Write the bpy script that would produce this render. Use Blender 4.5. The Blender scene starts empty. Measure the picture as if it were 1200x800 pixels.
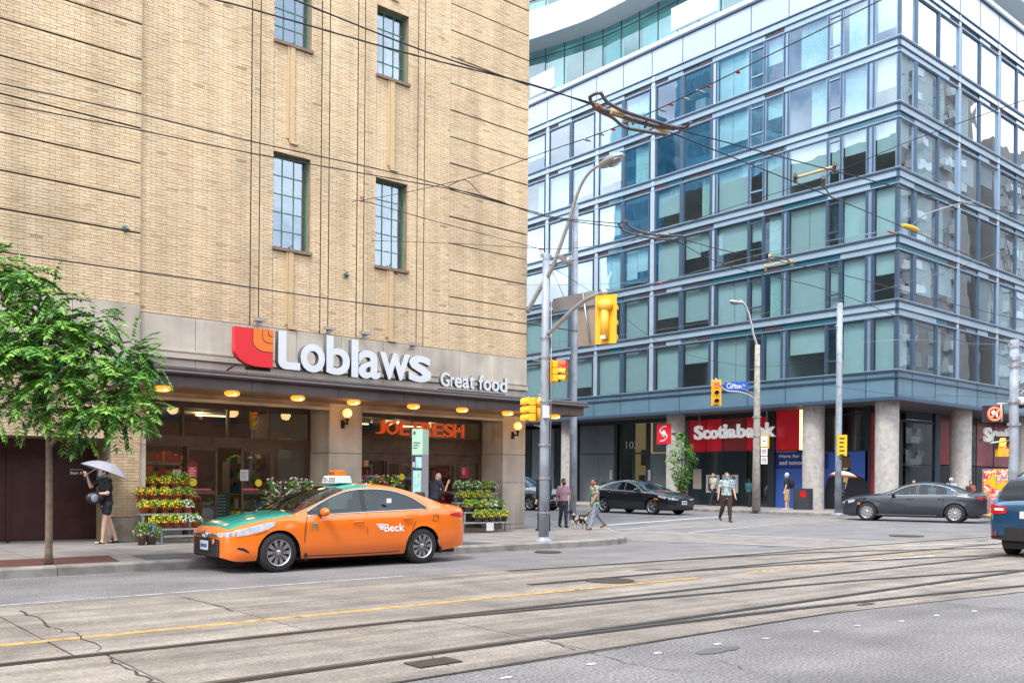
import bpy, bmesh, math, random
import numpy as np
from mathutils import Vector, Matrix, noise as mnoise
random.seed(7); rnd = random.Random(11)
SC = bpy.context.scene; C = SC.collection
R = math.radians; PI = math.pi
# ---------------------------------------------------------------- camera
# X runs along the street to the right, Y away from the camera across the street, Z up (metres)
FPX = 1079.0; CX, CY = 600.0, 563.6; ROLL = .0089; H = 1.42; HEAD = R(49.66)
FW = (math.cos(HEAD), math.sin(HEAD)); RT = (FW[1], -FW[0])
cam = bpy.data.cameras.new('camera'); co = bpy.data.objects.new('camera', cam); C.objects.link(co)
cam.sensor_width = 36; cam.lens = FPX/1200*36; cam.clip_end = 2000; cam.clip_start = .1
cam.shift_y = (CY-400)/1200; cam.shift_x = 0
co.matrix_world = (Matrix.Translation((0, 0, H)) @ Matrix((( RT[0], 0, -FW[0], 0), (RT[1], 0, -FW[1], 0), (0, 1, 0, 0), (0, 0, 0, 1))) @ Matrix.Rotation(ROLL, 4, 'Z'))
SC.camera = co
def ray(x, y):
    u = x-CX; v = y-CY; u, v = u+ROLL*v, v-ROLL*u
    return (FW[0]+RT[0]*u/FPX, FW[1]+RT[1]*u/FPX, -v/FPX)
def GP(x, y, z=0):
    d = ray(x, y); t = (z-H)/d[2]; return (d[0]*t, d[1]*t, z)
def AY(x, y, Y):
    d = ray(x, y); t = Y/d[1]; return (d[0]*t, Y, H+d[2]*t)
def AX(x, y, X):
    d = ray(x, y); t = X/d[0]; return (X, d[1]*t, H+d[2]*t)
# ---------------------------------------------------------------- world: bright broken cloud
SUN_EL, SUN_AZ = 56, 205     # azimuth: direction the light comes from, degrees counter-clockwise from +X
w = bpy.data.worlds.new('World'); SC.world = w; w.use_nodes = True
nt = w.node_tree; nt.nodes.clear()
def wn(t, **k):
    n = nt.nodes.new(t)
    for a, b in k.items(): setattr(n, a, b)
    return n
sky = wn('ShaderNodeTexSky', sky_type='NISHITA'); sky.sun_disc = False
sky.sun_elevation = R(SUN_EL); sky.sun_rotation = R(90-SUN_AZ); sky.air_density = 1.0; sky.dust_density = 1.2
tc = wn('ShaderNodeTexCoord'); mp = wn('ShaderNodeMapping'); mp.inputs['Scale'].default_value = (1.1, 1.1, 2.4)
nz = wn('ShaderNodeTexNoise'); nz.inputs['Scale'].default_value = 2.1; nz.inputs['Detail'].default_value = 8; nz.inputs['Roughness'].default_value = .55
cr = wn('ShaderNodeValToRGB'); cr.color_ramp.elements[0].position = .34; cr.color_ramp.elements[1].position = .50
n2 = wn('ShaderNodeTexNoise'); n2.inputs['Scale'].default_value = 5; n2.inputs['Detail'].default_value = 6
c2 = wn('ShaderNodeValToRGB'); c2.color_ramp.elements[0].position = .3; c2.color_ramp.elements[1].position = .75
c2.color_ramp.elements[0].color = (8.0, 8.6, 9.6, 1); c2.color_ramp.elements[1].color = (11.4, 11.7, 12.3, 1)
mx = wn('ShaderNodeMixRGB'); bg = wn('ShaderNodeBackground'); bg.inputs['Strength'].default_value = .125
wo = wn('ShaderNodeOutputWorld'); L = nt.links.new
L(tc.outputs['Generated'], mp.inputs[0]); L(mp.outputs[0], nz.inputs['Vector']); L(mp.outputs[0], n2.inputs['Vector'])
L(nz.outputs[0], cr.inputs[0]); L(n2.outputs[0], c2.inputs[0]); L(cr.outputs[0], mx.inputs[0]); L(sky.outputs[0], mx.inputs[1]); L(c2.outputs[0], mx.inputs[2])
L(mx.outputs[0], bg.inputs[0]); L(bg.outputs[0], wo.inputs[0])
sl = bpy.data.lights.new('sun', 'SUN'); sl.energy = 1.3; sl.angle = R(14); sl.color = (1, .95, .87)
so = bpy.data.objects.new('sun', sl); C.objects.link(so)
sd = Vector((math.cos(R(SUN_EL))*math.cos(R(SUN_AZ)), math.cos(R(SUN_EL))*math.sin(R(SUN_AZ)), math.sin(R(SUN_EL))))
so.rotation_euler = sd.to_track_quat('Z', 'Y').to_euler(); so.location = (0, 0, 60)
vs = SC.view_settings; vs.view_transform = 'Standard'; vs.look = 'None'; vs.exposure = 1.26; vs.gamma = 1; vs.use_curve_mapping = False
cy = SC.cycles; cy.max_bounces = 8; cy.diffuse_bounces = 3; cy.glossy_bounces = 4; cy.transmission_bounces = 6; cy.transparent_max_bounces = 12
cy.use_denoising = True; cy.caustics_reflective = False; cy.caustics_refractive = False; cy.sample_clamp_indirect = 6
# ---------------------------------------------------------------- materials
MATS = {}
def mat(name, col=(.5, .5, .5), rough=.6, metal=0, var=0, vscale=3, bump=0, bscale=40, emit=None, es=1, alpha=None, coat=0, spec=None, col2=None, attr=None, rndv=0, grime=0, gscale=1.2, fine=0, fscale=70, streak=None):
    """one procedural surface: base colour varied by noise (var), fine bump, optional per-face 'tone' attribute and large blotchy wear (grime)"""
    if name in MATS: return MATS[name]
    m = bpy.data.materials.new(name); MATS[name] = m; m.use_nodes = True
    t = m.node_tree; ns = t.nodes; lk = t.links.new; b = ns['Principled BSDF']
    b.inputs['Base Color'].default_value = (*col, 1); b.inputs['Roughness'].default_value = rough; b.inputs['Metallic'].default_value = metal
    if spec is not None: b.inputs['Specular IOR Level'].default_value = spec
    if coat: b.inputs['Coat Weight'].default_value = coat; b.inputs['Coat Roughness'].default_value = .04
    m.diffuse_color = (*col, 1)
    cur = None
    geo = ns.new('ShaderNodeNewGeometry')
    def noise(scale, detail=4):
        n = ns.new('ShaderNodeTexNoise'); n.inputs['Scale'].default_value = scale; n.inputs['Detail'].default_value = detail
        lk(geo.outputs['Position'], n.inputs['Vector']); return n
    def mul(sock, lo, hi, a=.3, z=.7):
        nonlocal cur
        mr = ns.new('ShaderNodeMapRange'); mr.inputs[1].default_value = a; mr.inputs[2].default_value = z; mr.inputs[3].default_value = lo; mr.inputs[4].default_value = hi
        lk(sock, mr.inputs[0]); vm = ns.new('ShaderNodeVectorMath'); vm.operation = 'SCALE'
        if cur is None: vm.inputs[0].default_value = col
        else: lk(cur, vm.inputs[0])
        lk(mr.outputs[0], vm.inputs['Scale']); cur = vm.outputs[0]
    if attr:
        a = ns.new('ShaderNodeAttribute'); a.attribute_name = attr
        cr = ns.new('ShaderNodeValToRGB'); el = cr.color_ramp.elements
        el[0].color = (*col, 1); el[1].color = (*(col2 or col), 1)
        lk(a.outputs['Fac'], cr.inputs[0]); cur = cr.outputs[0]; m['_ramp'] = 1
    elif col2:
        n = noise(vscale*.7, 5); cr = ns.new('ShaderNodeValToRGB'); cr.color_ramp.elements[0].position = .38; cr.color_ramp.elements[1].position = .62
        cr.color_ramp.elements[0].color = (*col, 1); cr.color_ramp.elements[1].color = (*col2, 1); lk(n.outputs[0], cr.inputs[0]); cur = cr.outputs[0]
    if var: mul(noise(vscale).outputs[0], 1-var, 1+var)
    if streak:
        mp_ = ns.new('ShaderNodeMapping'); mp_.inputs['Scale'].default_value = streak[0]; lk(geo.outputs['Position'], mp_.inputs[0]); sn_ = ns.new('ShaderNodeTexNoise'); sn_.inputs['Scale'].default_value = 1; sn_.inputs['Detail'].default_value = 6; lk(mp_.outputs[0], sn_.inputs['Vector']); mul(sn_.outputs[0], 1-streak[1], 1+streak[1]*.5, .35, .62)
    if fine: mul(noise(fscale, 2).outputs[0], 1-fine, 1+fine, .35, .65)
    if grime: mul(noise(gscale, 7).outputs[0], 1-grime, 1.0, .35, .55)
    if rndv:
        oi = ns.new('ShaderNodeObjectInfo'); mul(oi.outputs['Random'], 1-rndv, 1+rndv, 0, 1)
    if cur is not None: lk(cur, b.inputs['Base Color'])
    if bump:
        bn = noise(bscale, 5); bp = ns.new('ShaderNodeBump'); bp.inputs['Strength'].default_value = bump; bp.inputs['Distance'].default_value = .01
        lk(bn.outputs[0], bp.inputs['Height']); lk(bp.outputs[0], b.inputs['Normal'])
    if emit: b.inputs['Emission Color'].default_value = (*emit, 1); b.inputs['Emission Strength'].default_value = es
    return m
def glass(name, tint=(.55, .75, .75), refl=.25, trans=.75, rough=.0, wave=0, wscale=.9):
    """coated sheet glass: mirror part over a tinted see-through part; wave gives the slight distortion of real panes"""
    if name in MATS: return MATS[name]
    m = bpy.data.materials.new(name); MATS[name] = m; m.use_nodes = True; t = m.node_tree; ns = t.nodes; lk = t.links.new; ns.clear()
    out = ns.new('ShaderNodeOutputMaterial'); tr = ns.new('ShaderNodeBsdfTransparent'); tr.inputs[0].default_value = (*[c*trans for c in tint], 1)
    gl = ns.new('ShaderNodeBsdfGlossy'); gl.inputs['Roughness'].default_value = rough; gl.inputs[0].default_value = (.84, .94, 1, 1)
    gg = ns.new('ShaderNodeNewGeometry'); dp = ns.new('ShaderNodeVectorMath'); dp.operation = 'DOT_PRODUCT'; lk(gg.outputs['Incoming'], dp.inputs[0]); lk(gg.outputs['Normal'], dp.inputs[1])
    def mth(op, a, b=None):
        q = ns.new('ShaderNodeMath'); q.operation = op
        if isinstance(a, (int, float)): q.inputs[0].default_value = a
        else: lk(a, q.inputs[0])
        if b is not None:
            if isinstance(b, (int, float)): q.inputs[1].default_value = b
            else: lk(b, q.inputs[1])
        return q
    fr = mth('POWER', mth('SUBTRACT', 1.0, mth('ABSOLUTE', dp.outputs['Value']).outputs[0]).outputs[0], 4.0)
    ma = ns.new('ShaderNodeMath'); ma.operation = 'MULTIPLY_ADD'; ma.inputs[1].default_value = 1.1; ma.inputs[2].default_value = refl+.03; ma.use_clamp = True
    ms = ns.new('ShaderNodeMixShader'); lk(fr.outputs[0], ma.inputs[0]); lk(ma.outputs[0], ms.inputs[0]); lk(tr.outputs[0], ms.inputs[1]); lk(gl.outputs[0], ms.inputs[2]); lk(ms.outputs[0], out.inputs[0])
    if wave:
        g = ns.new('ShaderNodeNewGeometry'); n = ns.new('ShaderNodeTexNoise'); n.inputs['Scale'].default_value = wscale; n.inputs['Detail'].default_value = 2
        lk(g.outputs['Position'], n.inputs['Vector']); bp = ns.new('ShaderNodeBump'); bp.inputs['Distance'].default_value = wave; bp.inputs['Strength'].default_value = 1
        lk(n.outputs[0], bp.inputs['Height']); lk(bp.outputs[0], gl.inputs['Normal'])
    return m
# ---------------------------------------------------------------- objects
def tag(o, label=None, cat=None, group=None, kind=None):
    if label: o['label'] = label
    if cat: o['category'] = cat
    if group: o['group'] = group
    if kind: o['kind'] = kind
    return o
def thing(name, label, cat, loc=(0, 0, 0), rz=0, group=None):
    o = bpy.data.objects.new(name, None); C.objects.link(o); o.location = loc; o.rotation_euler = (0, 0, rz); o.empty_display_size = .2
    return tag(o, label, cat, group)
def link(name, me, parent=None, loc=None, rot=None):
    o = bpy.data.objects.new(name, me); C.objects.link(o)
    if parent: o.parent = parent
    if loc is not None: o.location = loc
    if rot is not None: o.rotation_euler = rot
    return o
def kids(o): return [c for c in ALLKIDS.get(o.name, [])]
def copy_tree(o, loc=None, rz=None, label=None, parent=None):
    ch = [c for c in C.objects if c.parent == o]
    c = o.copy(); C.objects.link(c)
    if parent: c.parent = parent
    if loc is not None: c.location = loc
    if rz is not None: c.rotation_euler = (0, 0, rz)
    if label: c['label'] = label
    for k in ch: copy_tree(k, parent=c)
    return c
def aslist(m): return m if isinstance(m, (list, tuple)) else [m]
class MB:
    """collects faces of one mesh"""
    def __init__(s): s.v = []; s.f = []; s.m = []; s.sm = []
    def add(s, vs, fs, mi=0, smooth=False):
        n = len(s.v); s.v += [tuple(p) for p in vs]
        for f in fs: s.f.append([i+n for i in f]); s.m.append(mi); s.sm.append(smooth)
        return s
    def box(s, x0, y0, z0, x1, y1, z1, mi=0):
        return s.add([(x0,y0,z0),(x1,y0,z0),(x1,y1,z0),(x0,y1,z0),(x0,y0,z1),(x1,y0,z1),(x1,y1,z1),(x0,y1,z1)],
                     [(0,3,2,1),(4,5,6,7),(0,1,5,4),(1,2,6,5),(2,3,7,6),(3,0,4,7)], mi)
    def cbox(s, c, d, mi=0, rz=0, M=None):
        x, y, z = [a/2 for a in d]; Q = M or Matrix.Rotation(rz, 3, 'Z')
        vs = [Vector(c)+Q@Vector(p) for p in [(-x,-y,-z),(x,-y,-z),(x,y,-z),(-x,y,-z),(-x,-y,z),(x,-y,z),(x,y,z),(-x,y,z)]]
        return s.add(vs, [(0,3,2,1),(4,5,6,7),(0,1,5,4),(1,2,6,5),(2,3,7,6),(3,0,4,7)], mi)
    def quad(s, a, b, c, d, mi=0): return s.add([a, b, c, d], [(0, 1, 2, 3)], mi)
    def tube(s, pts, r, n=8, mi=0, cap=True, smooth=True):
        pts = [Vector(p) for p in pts]; rs = r if isinstance(r, (list, tuple)) else [r]*len(pts); vs = []; up = None
        for i, p in enumerate(pts):
            t = (pts[min(i+1, len(pts)-1)]-pts[max(i-1, 0)])
            t = t.normalized() if t.length > 1e-9 else Vector((0, 0, 1))
            if up is None: up = Vector((0, 0, 1)) if abs(t.z) < .9 else Vector((1, 0, 0))
            a = t.cross(up)
            if a.length < 1e-4: a = t.cross(Vector((0, 1, 0)))
            a.normalize(); b = a.cross(t).normalized(); up = b
            for k in range(n): q = 2*PI*k/n; vs.append(p+a*math.cos(q)*rs[i]+b*math.sin(q)*rs[i])
        fs = []
        for i in range(len(pts)-1):
            for k in range(n): fs.append((i*n+k, i*n+(k+1) % n, (i+1)*n+(k+1) % n, (i+1)*n+k))
        s.add(vs, fs, mi, smooth)
        if cap:
            m = len(s.v)-len(vs); s.f.append([m+k for k in range(n)][::-1]); s.m.append(mi); s.sm.append(False)
            s.f.append([m+(len(pts)-1)*n+k for k in range(n)]); s.m.append(mi); s.sm.append(False)
        return s
    def lathe(s, prof, n=16, mi=0, o=(0, 0, 0), axis='Z', smooth=True):
        vs = []
        for r_, z in prof:
            for k in range(n):
                a = 2*PI*k/n; x, y = r_*math.cos(a), r_*math.sin(a)
                p = (x, y, z) if axis == 'Z' else ((x, z, y) if axis == 'Y' else (z, x, y))
                vs.append((p[0]+o[0], p[1]+o[1], p[2]+o[2]))
        fs = [(i*n+k, i*n+(k+1) % n, (i+1)*n+(k+1) % n, (i+1)*n+k) for i in range(len(prof)-1) for k in range(n)]
        if axis == 'Y': fs = [f[::-1] for f in fs]
        return s.add(vs, fs, mi, smooth)
    def ell(s, c, r, nu=12, nv=8, mi=0, M=None):
        vs = []; fs = []
        for j in range(nv+1):
            th = PI*j/nv
            for i in range(nu):
                p = Vector((r[0]*math.sin(th)*math.cos(2*PI*i/nu), r[1]*math.sin(th)*math.sin(2*PI*i/nu), r[2]*math.cos(th)))
                if M: p = M@p
                vs.append(Vector(c)+p)
        for j in range(nv):
            for i in range(nu): fs.append((j*nu+i, (j+1)*nu+i, (j+1)*nu+(i+1) % nu, j*nu+(i+1) % nu))
        return s.add(vs, fs, mi, True)
    def prism(s, poly, z0, z1, mi=0, T=None):
        """poly in (a,b); T maps (a,b,h)->xyz"""
        T = T or (lambda a, b, h: (a, b, h)); n = len(poly)
        vs = [T(a, b, z0) for a, b in poly]+[T(a, b, z1) for a, b in poly]
        fs = [tuple(range(n))[::-1], tuple(range(n, 2*n))]+[(i, (i+1) % n, n+(i+1) % n, n+i) for i in range(n)]
        return s.add(vs, fs, mi)
    def mesh(s, name, mats):
        me = bpy.data.meshes.new(name); me.from_pydata(s.v, [], s.f)
        for m in aslist(mats): me.materials.append(m)
        me.polygons.foreach_set('material_index', s.m); me.polygons.foreach_set('use_smooth', s.sm); me.update()
        return me
    def build(s, name, mats, parent=None, loc=None, rot=None, fix=True, bevel=0):
        me = s.mesh(name, mats)
        if fix or bevel:
            bm = bmesh.new(); bm.from_mesh(me)
            if fix: bmesh.ops.recalc_face_normals(bm, faces=bm.faces)
            bm.to_mesh(me); bm.free()
        o = link(name, me, parent, loc, rot)
        if bevel:
            b = o.modifiers.new('bevel', 'BEVEL'); b.width = bevel; b.segments = 2; b.limit_method = 'ANGLE'; b.angle_limit = R(40)
        return o
def struct(o): o['kind'] = 'structure'; return o
def stuff(o): o['kind'] = 'stuff'; return o
DG = None
def realize(o):
    """apply modifiers without operators"""
    dg = bpy.context.evaluated_depsgraph_get(); dg.update()
    me = bpy.data.meshes.new_from_object(o.evaluated_get(dg)); o.modifiers.clear(); o.data = me; return o
def smooth_path(pts, n=8):
    pts = [Vector(p) for p in pts]; out = []
    P = [pts[0]*2-pts[1]]+pts+[pts[-1]*2-pts[-2]]
    for i in range(1, len(P)-2):
        for k in range(n):
            t = k/n; a, b, c, d = P[i-1], P[i], P[i+1], P[i+2]
            out.append(.5*((2*b)+(c-a)*t+(2*a-5*b+4*c-d)*t*t+(-a+3*b-3*c+d)*t**3))
    out.append(pts[-1]); return out
def text_mesh(s, size=1, ext=.02, off=0, bev=0, ax='l'):
    cu = bpy.data.curves.new('text', 'FONT'); cu.body = s; cu.size = size; cu.extrude = ext; cu.offset = off; cu.resolution_u = 4
    cu.align_x = {'l': 'LEFT', 'c': 'CENTER'}[ax]
    o = bpy.data.objects.new('text', cu); C.objects.link(o); dg = bpy.context.evaluated_depsgraph_get(); dg.update()
    me = bpy.data.meshes.new_from_object(o.evaluated_get(dg)); bpy.data.objects.remove(o); bpy.data.curves.remove(cu)
    return me
FACE_S = lambda x, y, z: Matrix.Translation((x, y, z)) @ Matrix.Rotation(R(90), 4, 'X')                                   # text that faces -Y
FACE_W = lambda x, y, z: Matrix.Translation((x, y, z)) @ Matrix.Rotation(R(-90), 4, 'Z') @ Matrix.Rotation(R(90), 4, 'X')   # text that faces -X
def put_text(name, s, M, width, height, material, parent=None, ext=.004, off=0, ax='l'):
    """flat print or raised letters, scaled to the width and cap height seen"""
    me = text_mesh(s, 1, 1, off, ax=ax); n = len(me.vertices)
    if not n: return None
    v = np.zeros(n*3); me.vertices.foreach_get('co', v); v = v.reshape(-1, 3); x0, y0 = v[:, 0].min(), v[:, 1].min(); x1, y1 = v[:, 0].max(), v[:, 1].max()
    v[:, 0] = (v[:, 0]-x0)/(x1-x0)*width; v[:, 1] = (v[:, 1]-y0)/(y1-y0)*height; v[:, 2] *= ext/max(abs(v[:, 2]).max(), 1e-6)
    v[:, 2] += ext
    me.vertices.foreach_set('co', v.ravel()); me.transform(M); me.materials.clear(); me.materials.append(material); me.update()
    return link(name, me, parent)
# ================================================================ GROUND
SZ = .14      # pavement height
M_asph = mat('asphalt', (.200, .193, .198), .85, var=.10, vscale=1.1, fine=.42, fscale=40, streak=((.25, 2.2, 1), .12), bump=.7, bscale=130, grime=.22, gscale=.7)
M_asph2 = mat('asphalt_fresh', (.085, .088, .10), .85, var=.1, vscale=2, bump=.6, bscale=120, grime=.15, gscale=1)
M_conc = mat('road_concrete', (.255, .225, .195), .85, var=.12, vscale=1.3, streak=((.22, 3.2, 1), .30), fine=.22, fscale=42, bump=.5, bscale=60, grime=.25, gscale=1.6, rndv=.09)
M_walk = mat('pavement_concrete', (.245, .228, .215), .85, fine=.12, fscale=50, var=.10, vscale=1.5, bump=.4, bscale=50, grime=.24, gscale=1.8, rndv=.06)
M_kerb = mat('kerb_concrete', (.28, .265, .245), .85, var=.12, vscale=3, bump=.4, bscale=50, grime=.3, gscale=3, rndv=.08)
M_paint = mat('road_paint_white', (.62, .62, .62), .7, var=.12, vscale=6, grime=.45, gscale=9)
M_yel = mat('road_paint_yellow', (.62, .36, .10), .7, var=.12, vscale=6, grime=.55, gscale=8)
M_groove = mat('rail_groove', (.035, .030, .027), .8, var=.3, vscale=8)
M_steel = mat('rail_steel', (.20, .19, .185), .38, .8, var=.2, vscale=4)
M_tar = mat('tar', (.045, .042, .042), .6, var=.3, vscale=9)
M_dirt = mat('dirt', (.10, .07, .055), .95, var=.4, vscale=14, bump=.8, bscale=60)
M_mulch = mat('rubber_mulch', (.115, .042, .034), .95, var=.4, vscale=30, bump=.9, bscale=90)
def sheet(name, poly, z, m, thick=None):
    mb = MB()
    if thick: mb.prism(poly, z-thick, z)
    else: mb.add([(x, y, z) for x, y in poly], [tuple(range(len(poly)))])
    o = mb.build(name, m, fix=bool(thick))
    if not thick:
        o.data.update()
        if o.data.polygons[0].normal.z < 0: o.data.flip_normals()
    return struct(o)
sheet('ground', [(-700, -700), (900, -700), (900, 900), (-700, 900)], -.02, M_asph)
sheet('road', [(-120, -6), (160, -6), (160, 14.6), (-120, 14.6)], 0, M_asph)
sheet('cross_street_road', [(15.5, 14.6), (41.5, 14.6), (41.5, 200), (15.5, 200)], 0, M_asph)
# near pavement behind the camera
struct(MB().box(-80, -12, 0, 120, -6, SZ).build('near_pavement', M_walk))
# concrete tram bed made of slabs; each slab is its own piece with an open joint round it
TB0, TB1 = 5.42, 11.18
sheet('tram_bed_base', [(-60, TB0), (14.5, TB0), (60, -4), (70, -4), (70, TB1), (-60, TB1)], .004, M_tar)
tb = thing('tram_track_bed', None, None); tb['kind'] = 'structure'
rows = [5.43, 6.16, 7.71, 9.40, 10.84, 11.16]
rr = random.Random(3)
def slab(x0, y0, x1, y1, par, m=M_conc, z=.012):
    g = .009; j = lambda: rr.uniform(-.006, .006)
    x0 += g; x1 -= g; y0 += g; y1 -= g; n = 6; top = []; bot = []
    edge = [(x0+(x1-x0)*k/n, y0+j()*(.6)) for k in range(n)]+[(x1+j(), y0+(y1-y0)*k/3) for k in range(3)]+[(x1-(x1-x0)*k/n, y1+j()*.6) for k in range(n)]+[(x0+j(), y1-(y1-y0)*k/3) for k in range(3)]
    mb = MB(); zz = z+rr.uniform(-.0015, .0015); mb.prism(edge, .0045, zz)
    return mb.build('slab', m, par)
xs0 = [-9.2, -5.4, -1.6, 2.08, 4.12, 7.75, 11.4, 15.0, 18.7, 22.3, 26, 29.6, 33.3, 37, 40.8, 44.5, 48, 52]
for r in range(5):
    off = [0, .18, 0, 0, -.05][r]; xs = list(xs0)
    if r < 2: xs = [-9, -5.2, -1.5, 2.29, 5.5, 9.2, 12.9, 16.6, 20, 23.5, 27, 31, 35, 39]
    for a, b in zip(xs[:-1], xs[1:]):
        if r == 0 and a > 12: continue
        slab(a, rows[r], b, rows[r+1], tb)
# the branch curving off to the right needs more concrete on the near side
sheet('curve_concrete', [(12.93, 6.14), (12.93, 5.0), (15, 4.4), (18, 3.5), (22, 2), (28, -1), (34, -5), (50, -5), (50, 6.14)], .0085, M_conc)
sheet('near_asphalt_edge', [(9.2, 5.43), (12.93, 4.98), (12.93, 5.45)], .0075, M_conc)
# rails
def smoothY(pts, z, n=6): return smooth_path([(x, y, z) for x, y in pts], n)
def strip(mb, path, w, z, mi=0, off=0):
    vs = []; n = len(path)
    for i, p in enumerate(path):
        t = (path[min(i+1, n-1)]-path[max(i-1, 0)]).normalized(); nn = Vector((-t.y, t.x, 0)); q = p+nn*off
        vs += [(q.x+nn.x*w/2, q.y+nn.y*w/2, z), (q.x-nn.x*w/2, q.y-nn.y*w/2, z)]
    mb.add(vs, [(2*i, 2*i+1, 2*i+3, 2*i+2) for i in range(n-1)], mi)
RAILS = [[(9.3, 11.02), (13, 10.86), (18, 10.84), (22, 10.84), (30, 10.82), (60, 10.8)],
         [(8.3, 9.40), (11.4, 9.40), (16.7, 9.38), (22, 9.36), (60, 9.34)],
         [(-30, 7.71), (2, 7.71), (9, 7.71), (20, 7.71), (60, 7.7)], [(-30, 6.14), (2, 6.14), (9, 6.14), (20, 6.16), (60, 6.16)],
         [(5.2, 7.66), (7.3, 7.50), (9, 7.35), (12.5, 6.99), (15.2, 6.51), (16.5, 6.19), (20, 4.9), (24, 2.6), (28, -.8), (31, -5)],
         [(5.6, 6.08), (7.35, 5.97), (10.2, 5.72), (14, 5.2), (17, 4.35), (20, 2.9), (23.5, .2), (26.5, -4)],
         [(11.4, 9.36), (14, 9.1), (16.7, 8.56), (20.3, 7.55), (24, 5.8), (27.5, 3.2), (31, -.8), (34, -5)],
         [(13.2, 10.8), (15.2, 10.62), (17, 10.32), (19.4, 9.62), (22, 8.55), (26, 6.2), (30, 2.6), (33, -1.5), (35, -5)]]
for pts in RAILS:
    p = smoothY(pts, 0); mb = MB(); strip(mb, p, .135, .0175, 0); strip(mb, p, .055, .0215, 1, .012)
    mb.build('tram_rail', [M_groove, M_steel], fix=False)['kind'] = 'structure'
# tar-filled joints and cracks running through slabs and asphalt
def crack(pts, w=.02, z=.0165, m=M_tar, jit=.05, seed=1):
    r_ = random.Random(seed); P = smooth_path([(x, y, z) for x, y in pts], 7)
    P = [Vector((p.x+r_.uniform(-jit, jit), p.y+r_.uniform(-jit, jit), z)) for p in P]; mb = MB(); n = len(P); vs = []
    for i, p in enumerate(P):
        t = (P[min(i+1, n-1)]-P[max(i-1, 0)]).normalized(); nn = Vector((-t.y, t.x, 0)); ww = w*r_.uniform(.15, .9)/2*.7
        vs += [p+nn*ww, p-nn*ww]
    mb.add(vs, [(2*i, 2*i+1, 2*i+3, 2*i+2) for i in range(n-1)])
    mb.build('road_crack', m, fix=False)['kind'] = 'structure'
crack([GP(25, 716)[:2], GP(63, 737)[:2]], .05, jit=.04, seed=4)
crack([GP(63, 738)[:2], GP(95, 747)[:2], GP(125, 768)[:2]], .03, jit=.04, seed=5)
crack([GP(127, 773)[:2], GP(160, 790)[:2], GP(185, 805)[:2]], .045, jit=.03, seed=6)
crack([GP(212, 701)[:2], GP(245, 708)[:2], GP(276, 718)[:2]], .03, jit=.03, seed=7)
crack([GP(500, 776)[:2], GP(530, 780)[:2], GP(505, 768)[:2]], .02, seed=8)
crack([GP(640, 750)[:2], GP(672, 763)[:2]], .03, jit=.02, seed=9)
crack([GP(690, 765)[:2], GP(760, 782)[:2], GP(850, 790)[:2]], .02, z=.005, jit=.05, seed=10)
crack([GP(1100, 706)[:2], GP(1150, 711)[:2], GP(1200, 715)[:2], GP(1260, 722)[:2]], .03, z=.005, jit=.04, seed=11)
crack([GP(15, 672)[:2], GP(300, 690)[:2], GP(500, 680)[:2]], .012, z=.005, jit=.08, seed=12)
crack([(1.2, 11.18), (6, 11.19), (12, 11.19), (18, 11.18)], .035, z=.006, jit=.012, seed=13)
crack([(1.2, 5.41), (6, 5.41), (9.2, 5.41), (13, 4.96)], .04, z=.0065, jit=.012, seed=15)
crack([GP(840, 772)[:2], GP(900, 792)[:2], GP(960, 805)[:2]], .012, z=.005, jit=.06, seed=14)
# worn oil and water stains along the wheel path, small chips
def blot(x, y, rx, ry, z, m, seed=0, name='road_stain'):
    r_ = random.Random(seed); pts = [(x+rx*math.cos(a)*r_.uniform(.7, 1.1), y+ry*math.sin(a)*r_.uniform(.7, 1.1)) for a in [2*PI*k/14 for k in range(14)]]
    mb = MB(); mb.add([(a, b, z) for a, b in pts], [tuple(range(14))]); mb.build(name, m, fix=False)['kind'] = 'structure'
M_stain = mat('stained_concrete', (.225, .185, .135), .8, var=.25, vscale=5, grime=.3, gscale=6)
blot(4.3, 7.25, .62, .04, .0150, M_stain, 1); blot(10.2, 5.55, .2, .06, .0185, M_dirt, 3)
M_pat = mat('patch_asphalt', (.105, .108, .12), .9, var=.2, vscale=5)
for k, (px, py) in enumerate([(760, 668), (793, 700), (840, 762), (1150, 634), (900, 640), (1060, 628)]):
    x, y, _ = GP(px, py); blot(x, y, .35, .1, .0055 if y < 5.4 or y > 11.2 else .0152, M_pat, 10+k, 'road_patch')
for k, (px, py) in enumerate([(841, 754.5), (897, 748), (957, 740), (1004, 733), (1056, 727.5), (1098, 721), (1142, 716), (593, 794), (693, 778), (771, 765)]):   # worn white dots
    x, y, _ = GP(px, py); blot(x, y, .055, .030, .0056, M_paint, 30+k, 'lane_marking')
# iron covers
M_iron = mat('cast_iron', (.075, .062, .052), .6, .5, var=.3, vscale=20, bump=.6, bscale=80)
x, y, _ = GP(508, 778); tag(MB().box(x-.2, y-.11, .004, x+.2, y+.11, .022).build('drain_cover', M_iron), 'small rusty square drain cover beside the nearest tram rail', 'drain cover')
for k, (px, py, rr_, lab) in enumerate([(642, 647, .27, 'dark round manhole cover in the kerb lane near the corner pole'), (1062, 628, .45, 'dark round manhole cover in the road in front of the grey sedan'), (714, 681, .36, 'dark round manhole cover between the far tram rails')]):
    x, y, _ = GP(px, py); mb = MB(); mb.lathe([(0.001, .018), (rr_*.85, .018), (rr_*.87, .012), (rr_*.9, .019), (rr_, .019), (rr_, .001)], 28, 0, (x, y, 0), smooth=False); tag(mb.build('manhole_cover', M_iron), lab, 'manhole cover')
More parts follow.
